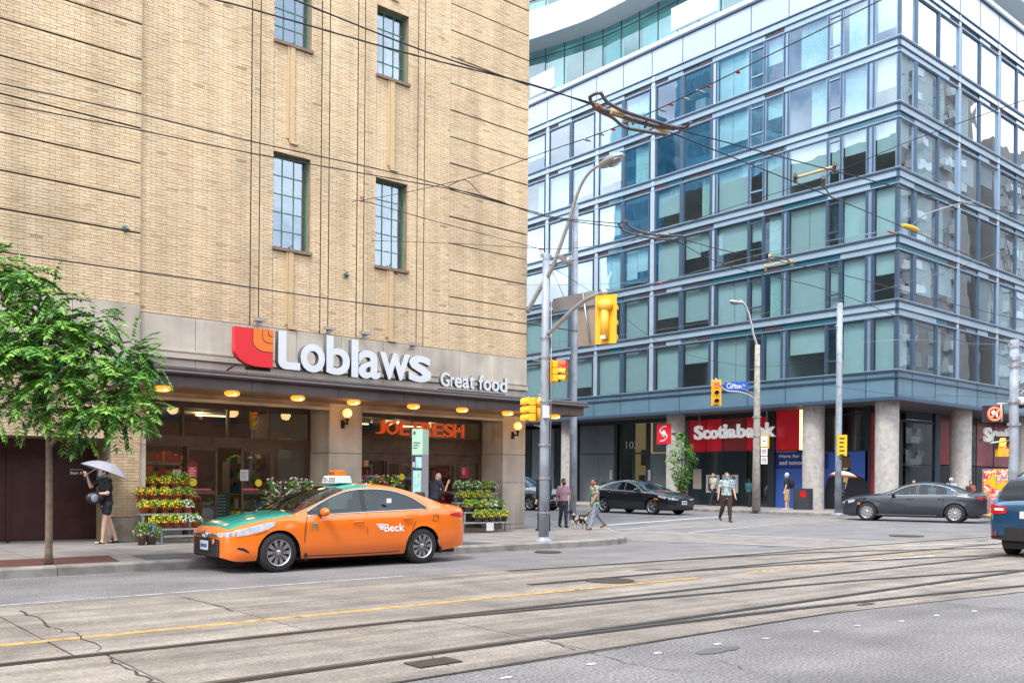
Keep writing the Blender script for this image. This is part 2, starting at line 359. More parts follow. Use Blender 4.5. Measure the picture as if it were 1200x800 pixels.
# painted lines
def line(name, pts, w, m, z):
    mb = MB(); strip(mb, [Vector((x, y, z)) for x, y in pts], w, z); struct(mb.build(name, m, fix=False))
line('edge_line', [(-40, 11.36), (2, 11.36), (7.6, 11.42)], .045, M_paint, .005)
line('centre_line', [(-40, 8.60), (0, 8.60), (11, 8.62)], .10, M_yel, .0155)
line('centre_line', [(12.2, 8.66), (17.6, 8.9), (19.5, 9.0)], .07, M_yel, .0155)
# crossing bands of paler concrete with white borders
M_band = mat('crossing_concrete', (.235, .215, .20), .85, var=.1, vscale=2, bump=.3, bscale=60, grime=.2, gscale=2)
ca, cb = [(16.8, 15.4), (17.5, 14.1), (18.6, 11.2)], [(19.6, 18.4), (20.5, 16.6), (21.9, 11.2)]
sheet('crosswalk_band', ca+cb[::-1], .004, M_band)
line('crosswalk_line', [(16.95, 15.35), (17.5, 14.1), (18.6, 11.2)], .10, M_paint, .008)
line('crosswalk_line', [(19.8, 18.1), (20.5, 16.6), (21.9, 11.2)], .10, M_paint, .008)
sheet('crosswalk_band', [(20.0, 18.2), (27.0, 18.35), (36.5, 18.9), (36.7, 21.3), (30, 20.9), (26.7, 20.7), (20.6, 18.9)], .0042, M_band)
line('crosswalk_line', [(20.8, 16.7), (27.1, 18.3), (31.4, 18.1)], .10, M_paint, .0082)
line('crosswalk_line', [(19.9, 18.7), (26.7, 20.95), (36.5, 21.4)], .09, M_paint, .0082)
line('stop_line', [(21.9, 21.0), (29.8, 23.35), (33, 24)], .28, M_paint, .0082)
for a, b in (((19.5, 9.8), (26, 7.6)), ((21.5, 8.7), (27, 6.4)), ((20.5, 10.4), (24, 9.5)), ((15.2, 8.9), (18.3, 8.5))):
    line('crosswalk_line', [a, b], .10, M_paint, .0158)
# main pavement in front of the shop, rounded at the corner
def arc(cx_, cy_, r, a0, a1, n=10): return [(cx_+r*math.cos(R(a0+(a1-a0)*k/n)), cy_+r*math.sin(R(a0+(a1-a0)*k/n))) for k in range(n+1)]
KY = 14.33; corner = [(p.x, p.y) for p in smooth_path([(14.2, 14.33, 0), (15.6, 14.52, 0), (16.5, 15.15, 0), (17.7, 16.6, 0), (19.4, 18.7, 0), (20.5, 21, 0), (21.3, 23.2, 0), (21.6, 26, 0)], 4)]; far = [(21.6, 30), (21.6, 120)]
outer = [(-60, KY)]+corner+far
def offset(path, d):
    out = []; n = len(path)
    for i, p in enumerate(path):
        a = Vector(path[max(i-1, 0)]); b = Vector(path[min(i+1, n-1)]); t = (b-a).normalized(); out.append((p[0]-t.y*d, p[1]+t.x*d))
    return out
inner = offset(outer, .16)
sheet('pavement', inner+[(13, 120), (13, 21.5), (-60, 21.5)], SZ, M_walk, .14)
def resample(path, step):
    out = [Vector(path[0])]; acc = 0
    for a, b in zip(path[:-1], path[1:]):
        a = Vector(a); b = Vector(b); L_ = (b-a).length; d = step-acc
        while d <= L_: out.append(a+(b-a)*d/L_); d += step
        acc = (acc+L_) % step if L_ < d else L_-(d-step)
    return out
kb = thing('kerb', None, None); kb['kind'] = 'structure'
def kerb_run(pl, par, w=.165, seg=2.4, hh=SZ+.004):
    P = resample(pl, .3); per = max(1, int(seg/.3)); k = 0
    while k < len(P)-1:
        q = P[k:min(k+per, len(P)-1)+1]; n = len(q)
        if n < 2: break
        vs = []
        for i, p in enumerate(q):
            t = (q[min(i+1, n-1)]-q[max(i-1, 0)]).normalized(); nn = Vector((-t.y, t.x)); e = .006 if i == 0 else (-.006 if i == n-1 else 0); p = p+t*e
            for o_, z_ in ((0, 0), (0, hh-.03), (.02, hh-.006), (.05, hh), (w, hh)): vs.append((p.x+nn.x*o_, p.y+nn.y*o_, z_))
        fs = [(i*5+j, i*5+j+1, (i+1)*5+j+1, (i+1)*5+j) for i in range(n-1) for j in range(4)]+[(0, 1, 2, 3, 4), tuple((n-1)*5+j for j in (4, 3, 2, 1, 0))]
        MB().add(vs, fs).build('kerb_stone', M_kerb, par); k += per
kerb_run([(-8.4, KY)]+corner+[(21.6, 30), (21.6, 60)], kb)
# scored joints in the pavement
mb = MB()
for x in [k*1.52-7 for k in range(16)]:
    if x < 14.5: mb.box(x-.006, KY+.17, SZ-.001, x+.006, 19.0, SZ+.0015)
for y in (15.85, 17.4): mb.box(-12, y-.006, SZ-.001, 16.3, y+.006, SZ+.0017)
struct(mb.build('pavement_joints', mat('joint_dark', (.12, .11, .10), .9)))
# planting pit with red rubber mulch, dark asphalt service strips let into the pavement
sheet('planting_pit', [(-3, 14.6), (4.55, 14.6), (4.75, 15.8), (-3, 15.8)], SZ+.004, M_mulch)
sheet('service_strip', [(4.95, 14.62), (7.9, 14.62), (8.1, 15.65), (5.05, 15.65)], SZ+.004, M_asph2)
sheet('service_strip', [(9.6, 14.62), (11.95, 14.64), (11.8, 15.6), (9.7, 15.7)], SZ+.004, M_asph2)
# far corner pavement under the glass building
fo = [(36.6, 160), (36.9, 34)]+arc(41.2, 24.4, 4.6, 195, 262, 10)+[(44, 18.9), (50, 17.9), (60, 17.6), (200, 17.5)]
sheet('far_pavement', [(p[0], p[1]) for p in offset(fo, .16)]+[(200, 200), (60, 200)], SZ, mat('pavement_pale', (.33, .30, .285), .85, var=.1, vscale=1, grime=.2, gscale=1.2), .14)
kb2 = thing('kerb', None, None); kb2['kind'] = 'structure'
kerb_run([(36.75, 70), (36.9, 34)]+arc(41.2, 24.4, 4.6, 195, 262, 10)+[(44, 18.9), (50, 17.9), (60, 17.6), (72, 17.55)], kb2, seg=3)
# grit in the gutter
gm = MB(); r_ = random.Random(5)
for k in range(900):
    x = r_.uniform(-2, 14); y = KY-abs(r_.gauss(0, .22))-.02; s = r_.uniform(.004, .014); gm.add([(x, y, .002), (x+s, y+s*.3, .002), (x+s*.3, y+s, .002), (x+s*.4, y+s*.4, .002+s*.7)], [(0, 1, 3), (1, 2, 3), (2, 0, 3)])
stuff(tag(gm.build('gutter_grit', M_dirt, fix=False), 'fine grit and dry leaf bits lying along the near kerb gutter', 'grit'))
# ================================================================ BRICK BUILDING WITH THE SHOP
YF = 19.0
def fx(px, py=250, Y=YF): return AY(px, py, Y)[0]
def fz(px, py, Y=YF): return AY(px, py, Y)[2]
M_mortar = mat('mortar', (.30, .245, .17), .9, var=.15, vscale=3, bump=.5, bscale=90, grime=.15)
M_brick = mat('buff_brick', (.42, .285, .15), .85, bump=.35, bscale=70, attr='tone', col2=(.68, .58, .40), grime=.18, gscale=.5, var=.06, vscale=9, streak=((2.2, 2.2, .16), .16))
rp = [n for n in M_brick.node_tree.nodes if n.type == 'VALTORGB'][0].color_ramp
for pos, c in ((.10, (.59, .435, .265, 1)), (.3, (.645, .485, .30, 1)), (.85, (.70, .55, .365, 1))): e = rp.elements.new(pos); e.color = c
rp.elements[0].color = (.30, .215, .13, 1)
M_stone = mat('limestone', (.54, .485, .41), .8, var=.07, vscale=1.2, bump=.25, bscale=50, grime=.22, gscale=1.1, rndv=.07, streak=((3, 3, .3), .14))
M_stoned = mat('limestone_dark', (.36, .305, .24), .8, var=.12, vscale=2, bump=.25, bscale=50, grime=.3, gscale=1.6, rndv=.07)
M_sill = mat('brown_sill', (.20, .145, .105), .8, var=.15, vscale=5, bump=.3)
M_green = mat('green_window_steel', (.065, .215, .135), .5, var=.15, vscale=8)
M_frost = glass('window_pane_brick', (.86, .90, .97), .20, .92, .10, .01, 1.2)
M_inner = mat('window_blind_grey', (.42, .45, .54), .8, var=.06, vscale=3)
M_dark = mat('dark_interior', (.03, .03, .033), .8)
M_bronze = mat('canopy_bronze', (.072, .058, .060), .42, .35, var=.12, vscale=2, grime=.25, gscale=3)
M_bronze2 = mat('canopy_fascia', (.105, .085, .082), .5, .2, var=.12, vscale=2, grime=.25, gscale=2)
M_brown = mat('brown_metal', (.115, .078, .055), .5, .3, var=.12, vscale=3, grime=.2, gscale=3)
bb = thing('brick_building', 'long buff brick building with green framed windows and a ground floor grocery shop', 'building')
PCH = (fz(166, 29.3)-fz(166, 70.6))/12; LEN = .212
XA, XR = fx(164), fx(618.6); ZT = 16.2
bricks = []   # x0,x1,z0,z1,y
def brickrect(x0, x1, z0, z1, y):
    k = math.floor(z0/PCH)
    while k*PCH < z1:
        a = max(k*PCH, z0); b = min((k+1)*PCH, z1)
        if b-a > PCH*.3:
            off = (k % 2)*.5*LEN; j = math.floor((x0-off)/LEN)
            while j*LEN+off < x1:
                p = max(j*LEN+off, x0); q = min((j+1)*LEN+off, x1)
                if q-p > .02: bricks.append((p+.004, q-.004, a+.0035, b-.0035, y))
                j += 1
        k += 1
core = MB()
def wallrect(x0, x1, z0, z1, y=YF, g=0, zcore=True):
    brickrect(x0, x1, z0, z1, y)
    core.box(x0, y+.008, z0, x1, YF+.30, z1)
GV = .022
W1 = (fx(320.3), fx(363.5)); W2 = (fx(440.2), fx(477.2))
ROWS = [(fz(320.6, 288.8), fz(320.3, 176.3)), (fz(441, 86.7), fz(441.5, 5))]
ROWS.append((ROWS[1][0]+(ROWS[1][0]-ROWS[0][0]), ROWS[1][0]+(ROWS[1][0]-ROWS[0][0])+1.7))
zs_l = fz(164, 358); zs = (fz(168, 366)+fz(616.6, 421))/2
# left block with its recessed joints
gl = [fz(166, y) for y in (273.5, 232.5, 192, 151, 110.6, 70.6, 29.3)]; dg_ = gl[1]-gl[0]; gl.append(gl[-1]+dg_); gl.append(gl[-1]+dg_); gl += [gl[-1]+dg_*k for k in range(1, 5)]
lo = zs_l
for g in gl+[ZT]:
    if g > ZT: g = ZT
    if g-lo > .05: wallrect(-3.6, XA, lo, g-.028 if g < ZT else g, YF-.05)
    core.box(-3.6, YF+.03, g-.028, XA, YF+.3, g) if g < ZT else None
    lo = g
    if lo >= ZT: break
# vertical strips
edges = [fx(294.6), fx(304.7), fx(376.6), fx(386), fx(419), fx(427), fx(489.4), fx(497.4), fx(526.8)]
def col(x0, x1, win=None):
    if win is None: wallrect(x0, x1, zs, ZT); return
    wallrect(x0, win[0], zs, ZT); wallrect(win[1], x1, zs, ZT); lo = zs
    for a, b in ROWS: wallrect(win[0], win[1], lo, a-.07); lo = b
    wallrect(win[0], win[1], lo, ZT)
col(XA+.004, edges[0]-GV); col(edges[0], edges[1]-GV); col(edges[1], edges[2]-GV, W1); col(edges[2], edges[3]-GV); col(edges[3], edges[4]-GV)
col(edges[4], edges[5]-GV); col(edges[5], edges[6]-GV, W2); col(edges[6], edges[7]-GV); col(edges[7], edges[8])
for e in edges[:8]: core.box(e-GV, YF+.06, zs, e, YF+.3, ZT)
# right block with recessed joints
g0 = fz(523, 377.5); dz = (fz(527, 2.4)-g0)/12; gr = [g0+dz*k for k in range(0, 30) if g0+dz*k < ZT]
lo = zs
for g in gr+[ZT]:
    wallrect(edges[8], XR, lo, g-.026 if g < ZT else g, YF)
    if g < ZT: core.box(edges[8], YF+.05, g-.026, XR, YF+.3, g)
    lo = g
# brick around the side door and the pier beside the shop
zd = fz(129, 515); XD = fx(129, 560); XJ = fx(163, 560); zb = fz(0, 428); zbase = SZ+.5
wallrect(-3.6, XD, zd+.02, zb, YF-.05); wallrect(XD, XJ, zbase, zb, YF-.05)
core.build('wall', M_mortar, bb)
# upper wall beyond the frame, roof, side and back walls
w_ = MB(); w_.box(-3.6, YF, ZT, XR, YF+.3, 27); w_.box(-70, YF, 0, -3.6, YF+.3, 27); sw_ = MB(); sw_.box(XR-.3, YF+.301, 3.0, XR, 55, 27); sw_.box(XR-.3, 55, 0, XR, 90, 20); sw_.box(XR-.3, YF+.9, 0, XR, 55, 3.0); sw_.build('wall', mat('side_wall_darkened', (.13, .13, .115), .9, var=.2, vscale=2, bump=.4, bscale=20, grime=.35, gscale=.3), bb); w_.box(-70, 90, 0, XR, 90.3, 20); w_.box(-70, YF+.3, 26.7, XR-.3, 55, 27); w_.box(-70, 55, 19.7, XR-.3, 90, 20)  # side wall colour darkened so its mirror image in the glass looks dark

M_plain = mat('buff_brick_plain', (.58, .43, .27), .85, var=.1, vscale=14, bump=.4, bscale=30, grime=.2, gscale=.6)
w_.build('wall', M_plain, bb)
# side wall: grooves and windows for what the glass across the street mirrors
sg = MB()
for k in range(20): sg.box(XR, YF+1, 4+k*1.1, XR+.02, 54, 4.05+k*1.1)
sg.build('string_course', M_sill, bb)
for yy in range(24, 54, 6):
    for zz in (6.5, 11, 15.5, 20): MB().box(XR+.001, yy, zz, XR+.05, yy+1.6, zz+2.6).build('side_window', M_frost, bb)
# bricks: the 300 nearest are single objects, the rest one mesh of real bricks
B = np.array(bricks); cen = np.stack([(B[:, 0]+B[:, 1])/2, B[:, 4], (B[:, 2]+B[:, 3])/2], 1); rg = np.random.RandomState(4)
full = (B[:, 1]-B[:, 0] > LEN-.02)&(B[:, 3]-B[:, 2] > PCH-.012)
dep = cen[:, 0]*FW[0]+cen[:, 1]*FW[1]
uu = 600+1079*(cen[:, 0]*RT[0]+cen[:, 1]*RT[1])/dep; vis = (uu > 0)&full&~((uu < 165)&(cen[:, 2] < 3.7)&(cen[:, 2] > 2.6)&(uu > 20))
order = np.argsort(np.where(vis, dep, 1e9))[:300]; single = np.zeros(len(B), bool); single[order] = True
def brick_arrays(A_, tone):
    n = len(A_); x0, x1, z0, z1, y = A_.T; j = rg.uniform(-.0035, .0035, n); yf = y+j; yb = y+.014
    V = np.stack([np.stack([x0, yf, z0], 1), np.stack([x1, yf, z0], 1), np.stack([x1, yf, z1], 1), np.stack([x0, yf, z1], 1),
                  np.stack([x0, yb, z0], 1), np.stack([x1, yb, z0], 1), np.stack([x1, yb, z1], 1), np.stack([x0, yb, z1], 1)], 1).reshape(-1, 3)
    F = np.array([[0, 1, 2, 3], [0, 4, 5, 1], [1, 5, 6, 2], [2, 6, 7, 3], [3, 7, 4, 0]]); F = (F[None]+8*np.arange(n)[:, None, None]).reshape(-1, 4)
    me = bpy.data.meshes.new('brick'); me.from_pydata(V.tolist(), [], F.tolist()); at = me.attributes.new('tone', 'FLOAT', 'FACE'); at.data.foreach_set('value', np.repeat(tone, 5).astype(np.float32)); me.materials.append(M_brick); me.update()
    return me
tone = np.clip(rg.beta(2.6, 2.2, len(B)), 0, 1); tone[rg.rand(len(B)) < .02] *= .35
stuff(link('brick', brick_arrays(B[~single], tone[~single]), bb))
variants = [brick_arrays(np.array([[-LEN/2+.004, LEN/2-.004, -PCH/2+.0035, PCH/2-.0035, 0.]]), np.array([t])) for t in (.12, .3, .4, .5, .55, .6, .7, .85)]
for k, i in enumerate(order):
    link('brick', variants[rg.randint(8)], bb, loc=(cen[i, 0], cen[i, 1], cen[i, 2]))
# ------------------------------------------------ steel windows of the facade
def steel_window(x0, x1, z0, z1, nr, nc=3, inner=M_inner):
    y = YF+.22; fr = MB(); t = .028
    fr.box(x0, y-.03, z0, x0+t, y+.03, z1); fr.box(x1-t, y-.03, z0, x1, y+.03, z1); fr.box(x0+t, y-.03, z0, x1-t, y+.03, z0+t); fr.box(x0+t, y-.03, z1-t*1.7, x1-t, y+.03, z1)
    w = fr.build('window', M_green, bb)
    pw = (x1-x0-2*t)/nc; ph = (z1-z0-t*2.7)/nr; pm = MB()
    bars = MB()
    for i in range(1, nc): bars.box(x0+t+pw*i-.009, y-.02, z0+t, x0+t+pw*i+.009, y+.02, z1-t*1.7)
    for j in range(1, nr):
        for i in range(nc): bars.box(x0+t+pw*i+.0095, y-.018, z0+t+ph*j-.009, x0+t+pw*(i+1)-.0095, y+.018, z0+t+ph*j+.009)
    bars.build('glazing_bars', M_green, w)
    pane = MB().box(-pw/2+.01, -.004, -ph/2+.01, pw/2-.01, .004, ph/2-.01).mesh('pane', M_frost)
    for i in range(nc):
        for j in range(nr): link('pane', pane, w, (x0+t+pw*(i+.5), y+rr.uniform(-.001, .001), z0+t+ph*(j+.5)), (rr.uniform(-.006, .006), 0, rr.uniform(-.006, .006)))
    MB().box(x0, y+.10, z0, x1, y+.12, z1).build('blind', inner, w)
    MB().tube([(x0+(x1-x0)*.55, y-.03, z0+.06), (x0+(x1-x0)*.58, y-.09, z0+.14)], .012, 6).build('handle', M_dark, w)
    MB().box(x0-.03, YF-.07, z0-.068, x1+.03, y+.12, z0-.002).build('window_sill', M_sill, bb)
    MB().box(x0-.0, YF+.31, z0-.1, x1, YF+.33, z1+.1).build('backing', M_dark, w)
M_warm = mat('lit_room_amber', (.45, .33, .16), .8, emit=(1, .62, .25), es=.35)
for wx in (W1, W2):
    for k, (a, b) in enumerate(ROWS): steel_window(wx[0], wx[1], a, b, 5 if k == 0 else 4, inner=M_inner)
# little stepped rib between windows
for wx, mid in ((W1, (fx(334.7), fx(340.5))), (W2, (fx(453), fx(458)))):
    for k, (a, b) in enumerate(ROWS):
        lo = zs+.02 if k == 0 else ROWS[k-1][1]+.24; rb = MB(); x0, x1 = mid[0], mid[1]+.06
        rb.box(x0, YF-.035, lo+.10, x0+.055, YF+.01, a-.072); rb.box(x0+.063, YF-.05, lo+.04, x1, YF+.01, a-.072); rb.box(x0+.075, YF-.06, lo, x1+.10, YF+.01, lo+.035)
        rb.build('brick_rib', mat('rib_brick', (.56, .415, .235), .85, var=.12, vscale=25, bump=.4, bscale=60), bb)
# ------------------------------------------------ limestone band
def stone(x0, x1, z0, z1, y0, y1=YF+.29, m=M_stone, name='stone_panel', g=.005): return MB().box(x0+g, y0, z0+g, x1-g, y1, z1-g).build(name, m, bb, bevel=.006)
zc = fz(165, 428)-.35
xs = [XA-1.27*k for k in range(9, -1, -1)]
for a, b in zip(xs[:-1], xs[1:]): stone(a, b, zb, zs_l, YF-.075)
nst = 9; wst = (XR-XA)/nst
for k in range(nst): stone(XA+wst*k+(.003 if k == 0 else 0), XA+wst*(k+1), 3.32, zs, YF-.02)
ld = MB(); zl = fz(230, 414); ld.box(XA, YF-.05, zl, XR+.0, YF-.02, zl+.035); ld.box(XA, YF-.07, zl-.14, XR, YF-.02, zl-.04); ld.build('moulding', M_stone, bb)
ld = MB(); ld.box(-3.6, YF-.10, zb+.22, XA, YF-.075, zb+.25); ld.build('moulding', M_stone, bb)
# ------------------------------------------------ ground floor: stone piers and reveals
RD = 19.95; P0 = XJ; P0b = fx(170.5, 560); P1 = fx(384.5, 560); P1b = fx(424, 560); P2 = fx(588, 560); P2b = fx(614.6, 600)
zh = 3.19
stone(XD, XJ, SZ, zbase, YF-.09, YF+.3, mat('base_stone', (.33, .285, .22), .85, var=.12, vscale=3, grime=.35, gscale=3), 'base_block')
for a, b in ((0, .9), (.9, 1.95), (1.95, zh-.14)): stone(P0, P0b, SZ+a, SZ+b, YF-.03, RD+.1)
for a, b in ((0, .95), (.95, 1.9), (1.9, zh-.14)):
    stone(P1, P1+.085, SZ+a, SZ+b, YF-.03, RD+.1); stone(P1+.085, P1b, SZ+a, SZ+b, YF-.005, RD+.1)
for a, b in ((0, .12), (.12, 1.24), (1.24, 2.0), (2.0, zh-.14)):
    stone(P2, P2+.085, SZ+a, SZ+b, YF-.03, RD+.1); stone(P2+.085, XR-.02, SZ+a, SZ+b, YF-.005, YF+.9)
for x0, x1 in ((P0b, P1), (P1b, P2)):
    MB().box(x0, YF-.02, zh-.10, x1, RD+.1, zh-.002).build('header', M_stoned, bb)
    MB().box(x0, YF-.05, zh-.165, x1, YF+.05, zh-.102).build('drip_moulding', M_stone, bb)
MB().box(P0, YF-.005, zh+.002, XR, YF+.3, 3.3).build('lintel', mat('lintel_brown', (.24, .165, .11), .6, var=.12, vscale=2, grime=.25, gscale=2), bb)
# side door recess
YD = YF+.88
MB().box(-3.6, YF+.005, zd, XD, YD+.3, zd+.018).build('door_head', M_sill, bb)
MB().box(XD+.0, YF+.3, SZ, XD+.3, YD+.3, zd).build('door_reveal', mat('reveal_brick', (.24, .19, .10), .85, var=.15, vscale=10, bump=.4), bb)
M_maroon = mat('maroon_door', (.055, .019, .018), .45, .2, var=.18, vscale=5, grime=.2, gscale=3, bump=.15, bscale=120)
xd = [fx(8, 560, YD)-2.9, fx(8, 560, YD), fx(60, 560, YD), XD+.02-.0]
for a, b in ((xd[0]-3, xd[0]), (xd[0], xd[1]), (xd[1]+.05, fx(118, 560, YD))):
    d = MB().box(a+.008, YD, SZ+.03, b-.008, YD+.06, zd-.01).build('service_door', M_maroon, bb, bevel=.004)
MB().box(xd[1]-.012, YD-.03, SZ+.01, xd[1]+.055, YD+.06, zd-.01).build('door_post', M_maroon, bb)
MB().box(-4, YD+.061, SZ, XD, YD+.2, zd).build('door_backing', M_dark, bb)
MB().box(-4, YD-.02, SZ, XD, YD+.06, SZ+.025).build('threshold', mat('steel_plate', (.4, .4, .41), .4, .7, var=.1), bb)
M_white = mat('white_print', (.75, .75, .75), .6)
sx = fx(82, 553, YD)
put_text('lettering', 'SERVICE', Matrix.Translation((0, 0, 0)) @ FACE_S(sx, YD, AY(82, 550.5, YD)[2]), fx(97, 553, YD)-sx, .022, M_white, bb, .002)
put_text('lettering', 'Stair A', FACE_S(sx, YD, AY(82, 555.5, YD)[2]), fx(97, 553, YD)-sx, .06, M_white, bb, .002, off=.03)
# ------------------------------------------------ glazed shop fronts
M_shopglass = glass('shop_glass', (.88, .90, .88), .07, .90, 0, .004, .8)
sh = bb
def member(x0, z0, x1, z1, y=RD, t=.06, m=M_brown, name='frame_member'): return MB().box(x0, y-t, z0, x1, y, z1).build(name, m, sh)
def pane_part(x0, z0, x1, z1, y=RD): return MB().box(x0, y-.032, z0, x1, y-.024, z1).build('shop_window', M_shopglass, sh)
zt0, zt1, zhd = fz(250, 512, RD), fz(250, 479, RD), fz(250, 524, RD)
xm = [P0b-.2]+[fx(p, 500, RD) for p in (213, 266, 314)]+[fx(358, 500, RD), P1]
member(P0b-.2, zt1, P1, zh-.1); member(P0b-.2, zhd, P1, zt0, t=.10)
for x in xm[1:4]: member(x-.03, zt0, x+.03, zt1, t=.08)
member(xm[4], SZ, P1, zt1, t=.07)
for a, b in zip(xm[:4], xm[1:5]): pane_part(a+.03, zt0, b-.0, zt1)
dv = [fx(p, 560, RD) for p in (216, 252, 280, 316, 358)]
pane_part(P0b-.2, SZ, dv[0]-.03, zhd); pane_part(dv[3]+.06, SZ, xm[4], zhd)
member(dv[3], SZ, dv[3]+.06, zhd, t=.08); member(dv[0]-.03, SZ, dv[0]+.03, zhd, t=.08)
MB().box(dv[3]+.06, RD-.09, SZ, xm[4], RD, SZ+.35).build('stall_riser', M_brown, sh)
def sliding_door(x0, x1, y, z1=None, stickers=True):
    z1 = z1 or zhd; f = MB(); t = .05
    f.box(x0, y-.04, SZ+.02, x0+t, y, z1); f.box(x1-t, y-.04, SZ+.02, x1, y, z1); f.box(x0+t, y-.04, z1-.07, x1-t, y, z1); f.box(x0+t, y-.04, SZ+.02, x1-t, y, SZ+.2); f.box(x0+t, y-.04, 1.08, x1-t, y, 1.15)
    d = f.build('sliding_door', M_brown, sh); MB().box(x0+t, y-.024, SZ+.2, x1-t, y-.016, z1-.07).build('pane', M_shopglass, d)
    return d
d1 = sliding_door(dv[0], dv[1], RD-.1); d2 = sliding_door(dv[2], dv[3], RD-.1)
M_yd = mat('yellow_sticker', (.85, .72, .04), .5); M_red = mat('red_poster', (.62, .03, .07), .55, var=.1, vscale=20); M_pinkp = mat('pink_strip', (.75, .10, .16), .5); M_paper = mat('white_paper', (.68, .70, .72), .7)
def sticker(px0, py0, px1, py1, m, par, y=RD-.143, name='poster'):
    a = AY(px0, py0, y); b = AY(px1, py1, y); return MB().box(a[0], y-.002, b[2], b[0], y, a[2]).build(name, m, par)
def disc(px, py, r, m, par, y=RD-.145, name='sticker'):
    a = AY(px, py, y); return MB().lathe([(.001, -.002), (r, -.002), (r, .002)], 20, 0, a, 'Y', False).build(name, m, par)
def lines(x0, x1, z1, n, dz, y, m, par, seed=0, h=.014):
    r_ = random.Random(seed); mb = MB()
    for k in range(n): mb.box(x0+(x1-x0)*r_.uniform(0, .12), y-.0015, z1-dz*k-h, x1-(x1-x0)*r_.uniform(0, .25), y, z1-dz*k)
    mb.build('print', m, par)
p = sticker(219.8, 545.7, 231, 559.5, M_red, d1); a = AY(219.8, 545.7, RD-.146); lines(a[0]+.03, a[0]+.19, a[2]-.04, 4, .05, RD-.146, M_white, d1, 2, .02)
p = sticker(202.5, 550, 212, 561, M_paper, sh, RD-.034); a = AY(202.5, 550, RD-.037); lines(a[0]+.02, a[0]+.16, a[2]-.03, 5, .03, RD-.037, M_red, sh, 3, .012)
disc(226.5, 564.8, .085, M_yd, d1); disc(303, 565.5, .085, M_yd, d2)
sticker(227, 572, 247, 574, M_pinkp, d1); sticker(284, 572, 303, 574, M_pinkp, d2); sticker(281.5, 550, 291, 563, M_paper, d2); a = AY(281.5, 550, RD-.146); lines(a[0]+.02, a[0]+.16, a[2]-.05, 6, .028, RD-.146, mat('grey_print', (.25, .26, .28), .7), d2, 4, .009)
# second front
gb = fz(560, 516, RD); hb = fz(560, 530, RD); x0, x1 = P1b-.15, P2
member(x0, 2.99, x1, zh-.1); member(x0, hb-.1, x1, gb, t=.10); pane_part(x0, gb, x1-.12, 2.99); member(x1-.12, SZ, x1, 2.99, t=.08)
dd = [fx(p, 560, RD) for p in (448, 470, 503, 530)]; hz = fz(503, 541, RD)
member(x0, hz, x1-.12, hb-.1, t=.075, name='transom')
pane_part(x0, SZ, dd[0], hz); pane_part(dd[3]+.05, SZ, x1-.12, hz)
member(dd[0], SZ, dd[0]+.05, hz, t=.08); member(dd[3], SZ, dd[3]+.05, hz, t=.09)
d3 = sliding_door(dd[0]+.05, dd[2]-.35, RD-.1, hz); d4 = sliding_door(dd[2]-.3, dd[3], RD-.1, hz)
disc(471, 558.5, .085, M_yd, d3); sticker(541, 547, 548.5, 559.5, M_red, sh, RD-.034)
a = AY(541, 547, RD-.037); lines(a[0]+.02, a[0]+.14, a[2]-.03, 5, .035, RD-.037, M_paper, sh, 5, .014)
sticker(546, 543, 560, 568, mat('tan_poster', (.20, .15, .09), .7, var=.2, vscale=20), sh, RD+.02); a = AY(547, 545, RD+.015); lines(a[0]+.02, a[0]+.22, a[2]-.03, 8, .05, RD+.0175, mat('tan_print', (.42, .36, .25), .7), sh, 6, .012)
# ------------------------------------------------ shop interior
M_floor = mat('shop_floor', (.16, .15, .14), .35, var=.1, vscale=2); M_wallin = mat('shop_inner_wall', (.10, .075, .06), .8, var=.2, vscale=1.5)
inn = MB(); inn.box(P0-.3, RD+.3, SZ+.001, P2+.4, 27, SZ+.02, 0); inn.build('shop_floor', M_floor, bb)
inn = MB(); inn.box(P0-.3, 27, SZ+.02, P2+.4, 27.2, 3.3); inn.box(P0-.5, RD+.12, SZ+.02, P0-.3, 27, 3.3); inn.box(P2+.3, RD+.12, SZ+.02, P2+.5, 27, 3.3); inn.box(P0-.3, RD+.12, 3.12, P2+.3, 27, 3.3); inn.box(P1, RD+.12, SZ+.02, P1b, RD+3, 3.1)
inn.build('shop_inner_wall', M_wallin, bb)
M_lampin = mat('shop_lamp', (1, .8, .5), .5, emit=(1, .72, .40), es=1.2)
for k in range(5):
    for j in range(1, 2):
        MB().box(7+k*2.1, 21.3+j*1.9, 3.03, 7.9+k*2.1, 21.42+j*1.9, 3.07).build('ceiling_lamp', M_lampin, bb)
for x_, y_ in ((7.6, 21.3), (9.3, 23.5), (13.2, 21.4), (15.2, 23.2)):
    l_ = bpy.data.lights.new('ceiling_lamp_light', 'POINT'); l_.energy = 26; l_.color = (1, .72, .42); l_.shadow_soft_size = .05; o_ = bpy.data.objects.new('ceiling_lamp_light', l_); C.objects.link(o_); o_.location = (x_, y_, 3.0); o_.parent = bb
goods = [mat('goods_%s' % n, c, .6, rndv=.3) for n, c in (('red', (.42, .05, .035)), ('orange', (.60, .20, .03)), ('green', (.08, .22, .06)), ('blue', (.05, .12, .32)), ('cream', (.55, .50, .40)), ('brown', (.16, .08, .04)), ('yellow', (.6, .42, .05)))]
M_shelf = mat('shelf_steel', (.25, .25, .26), .5, .4)
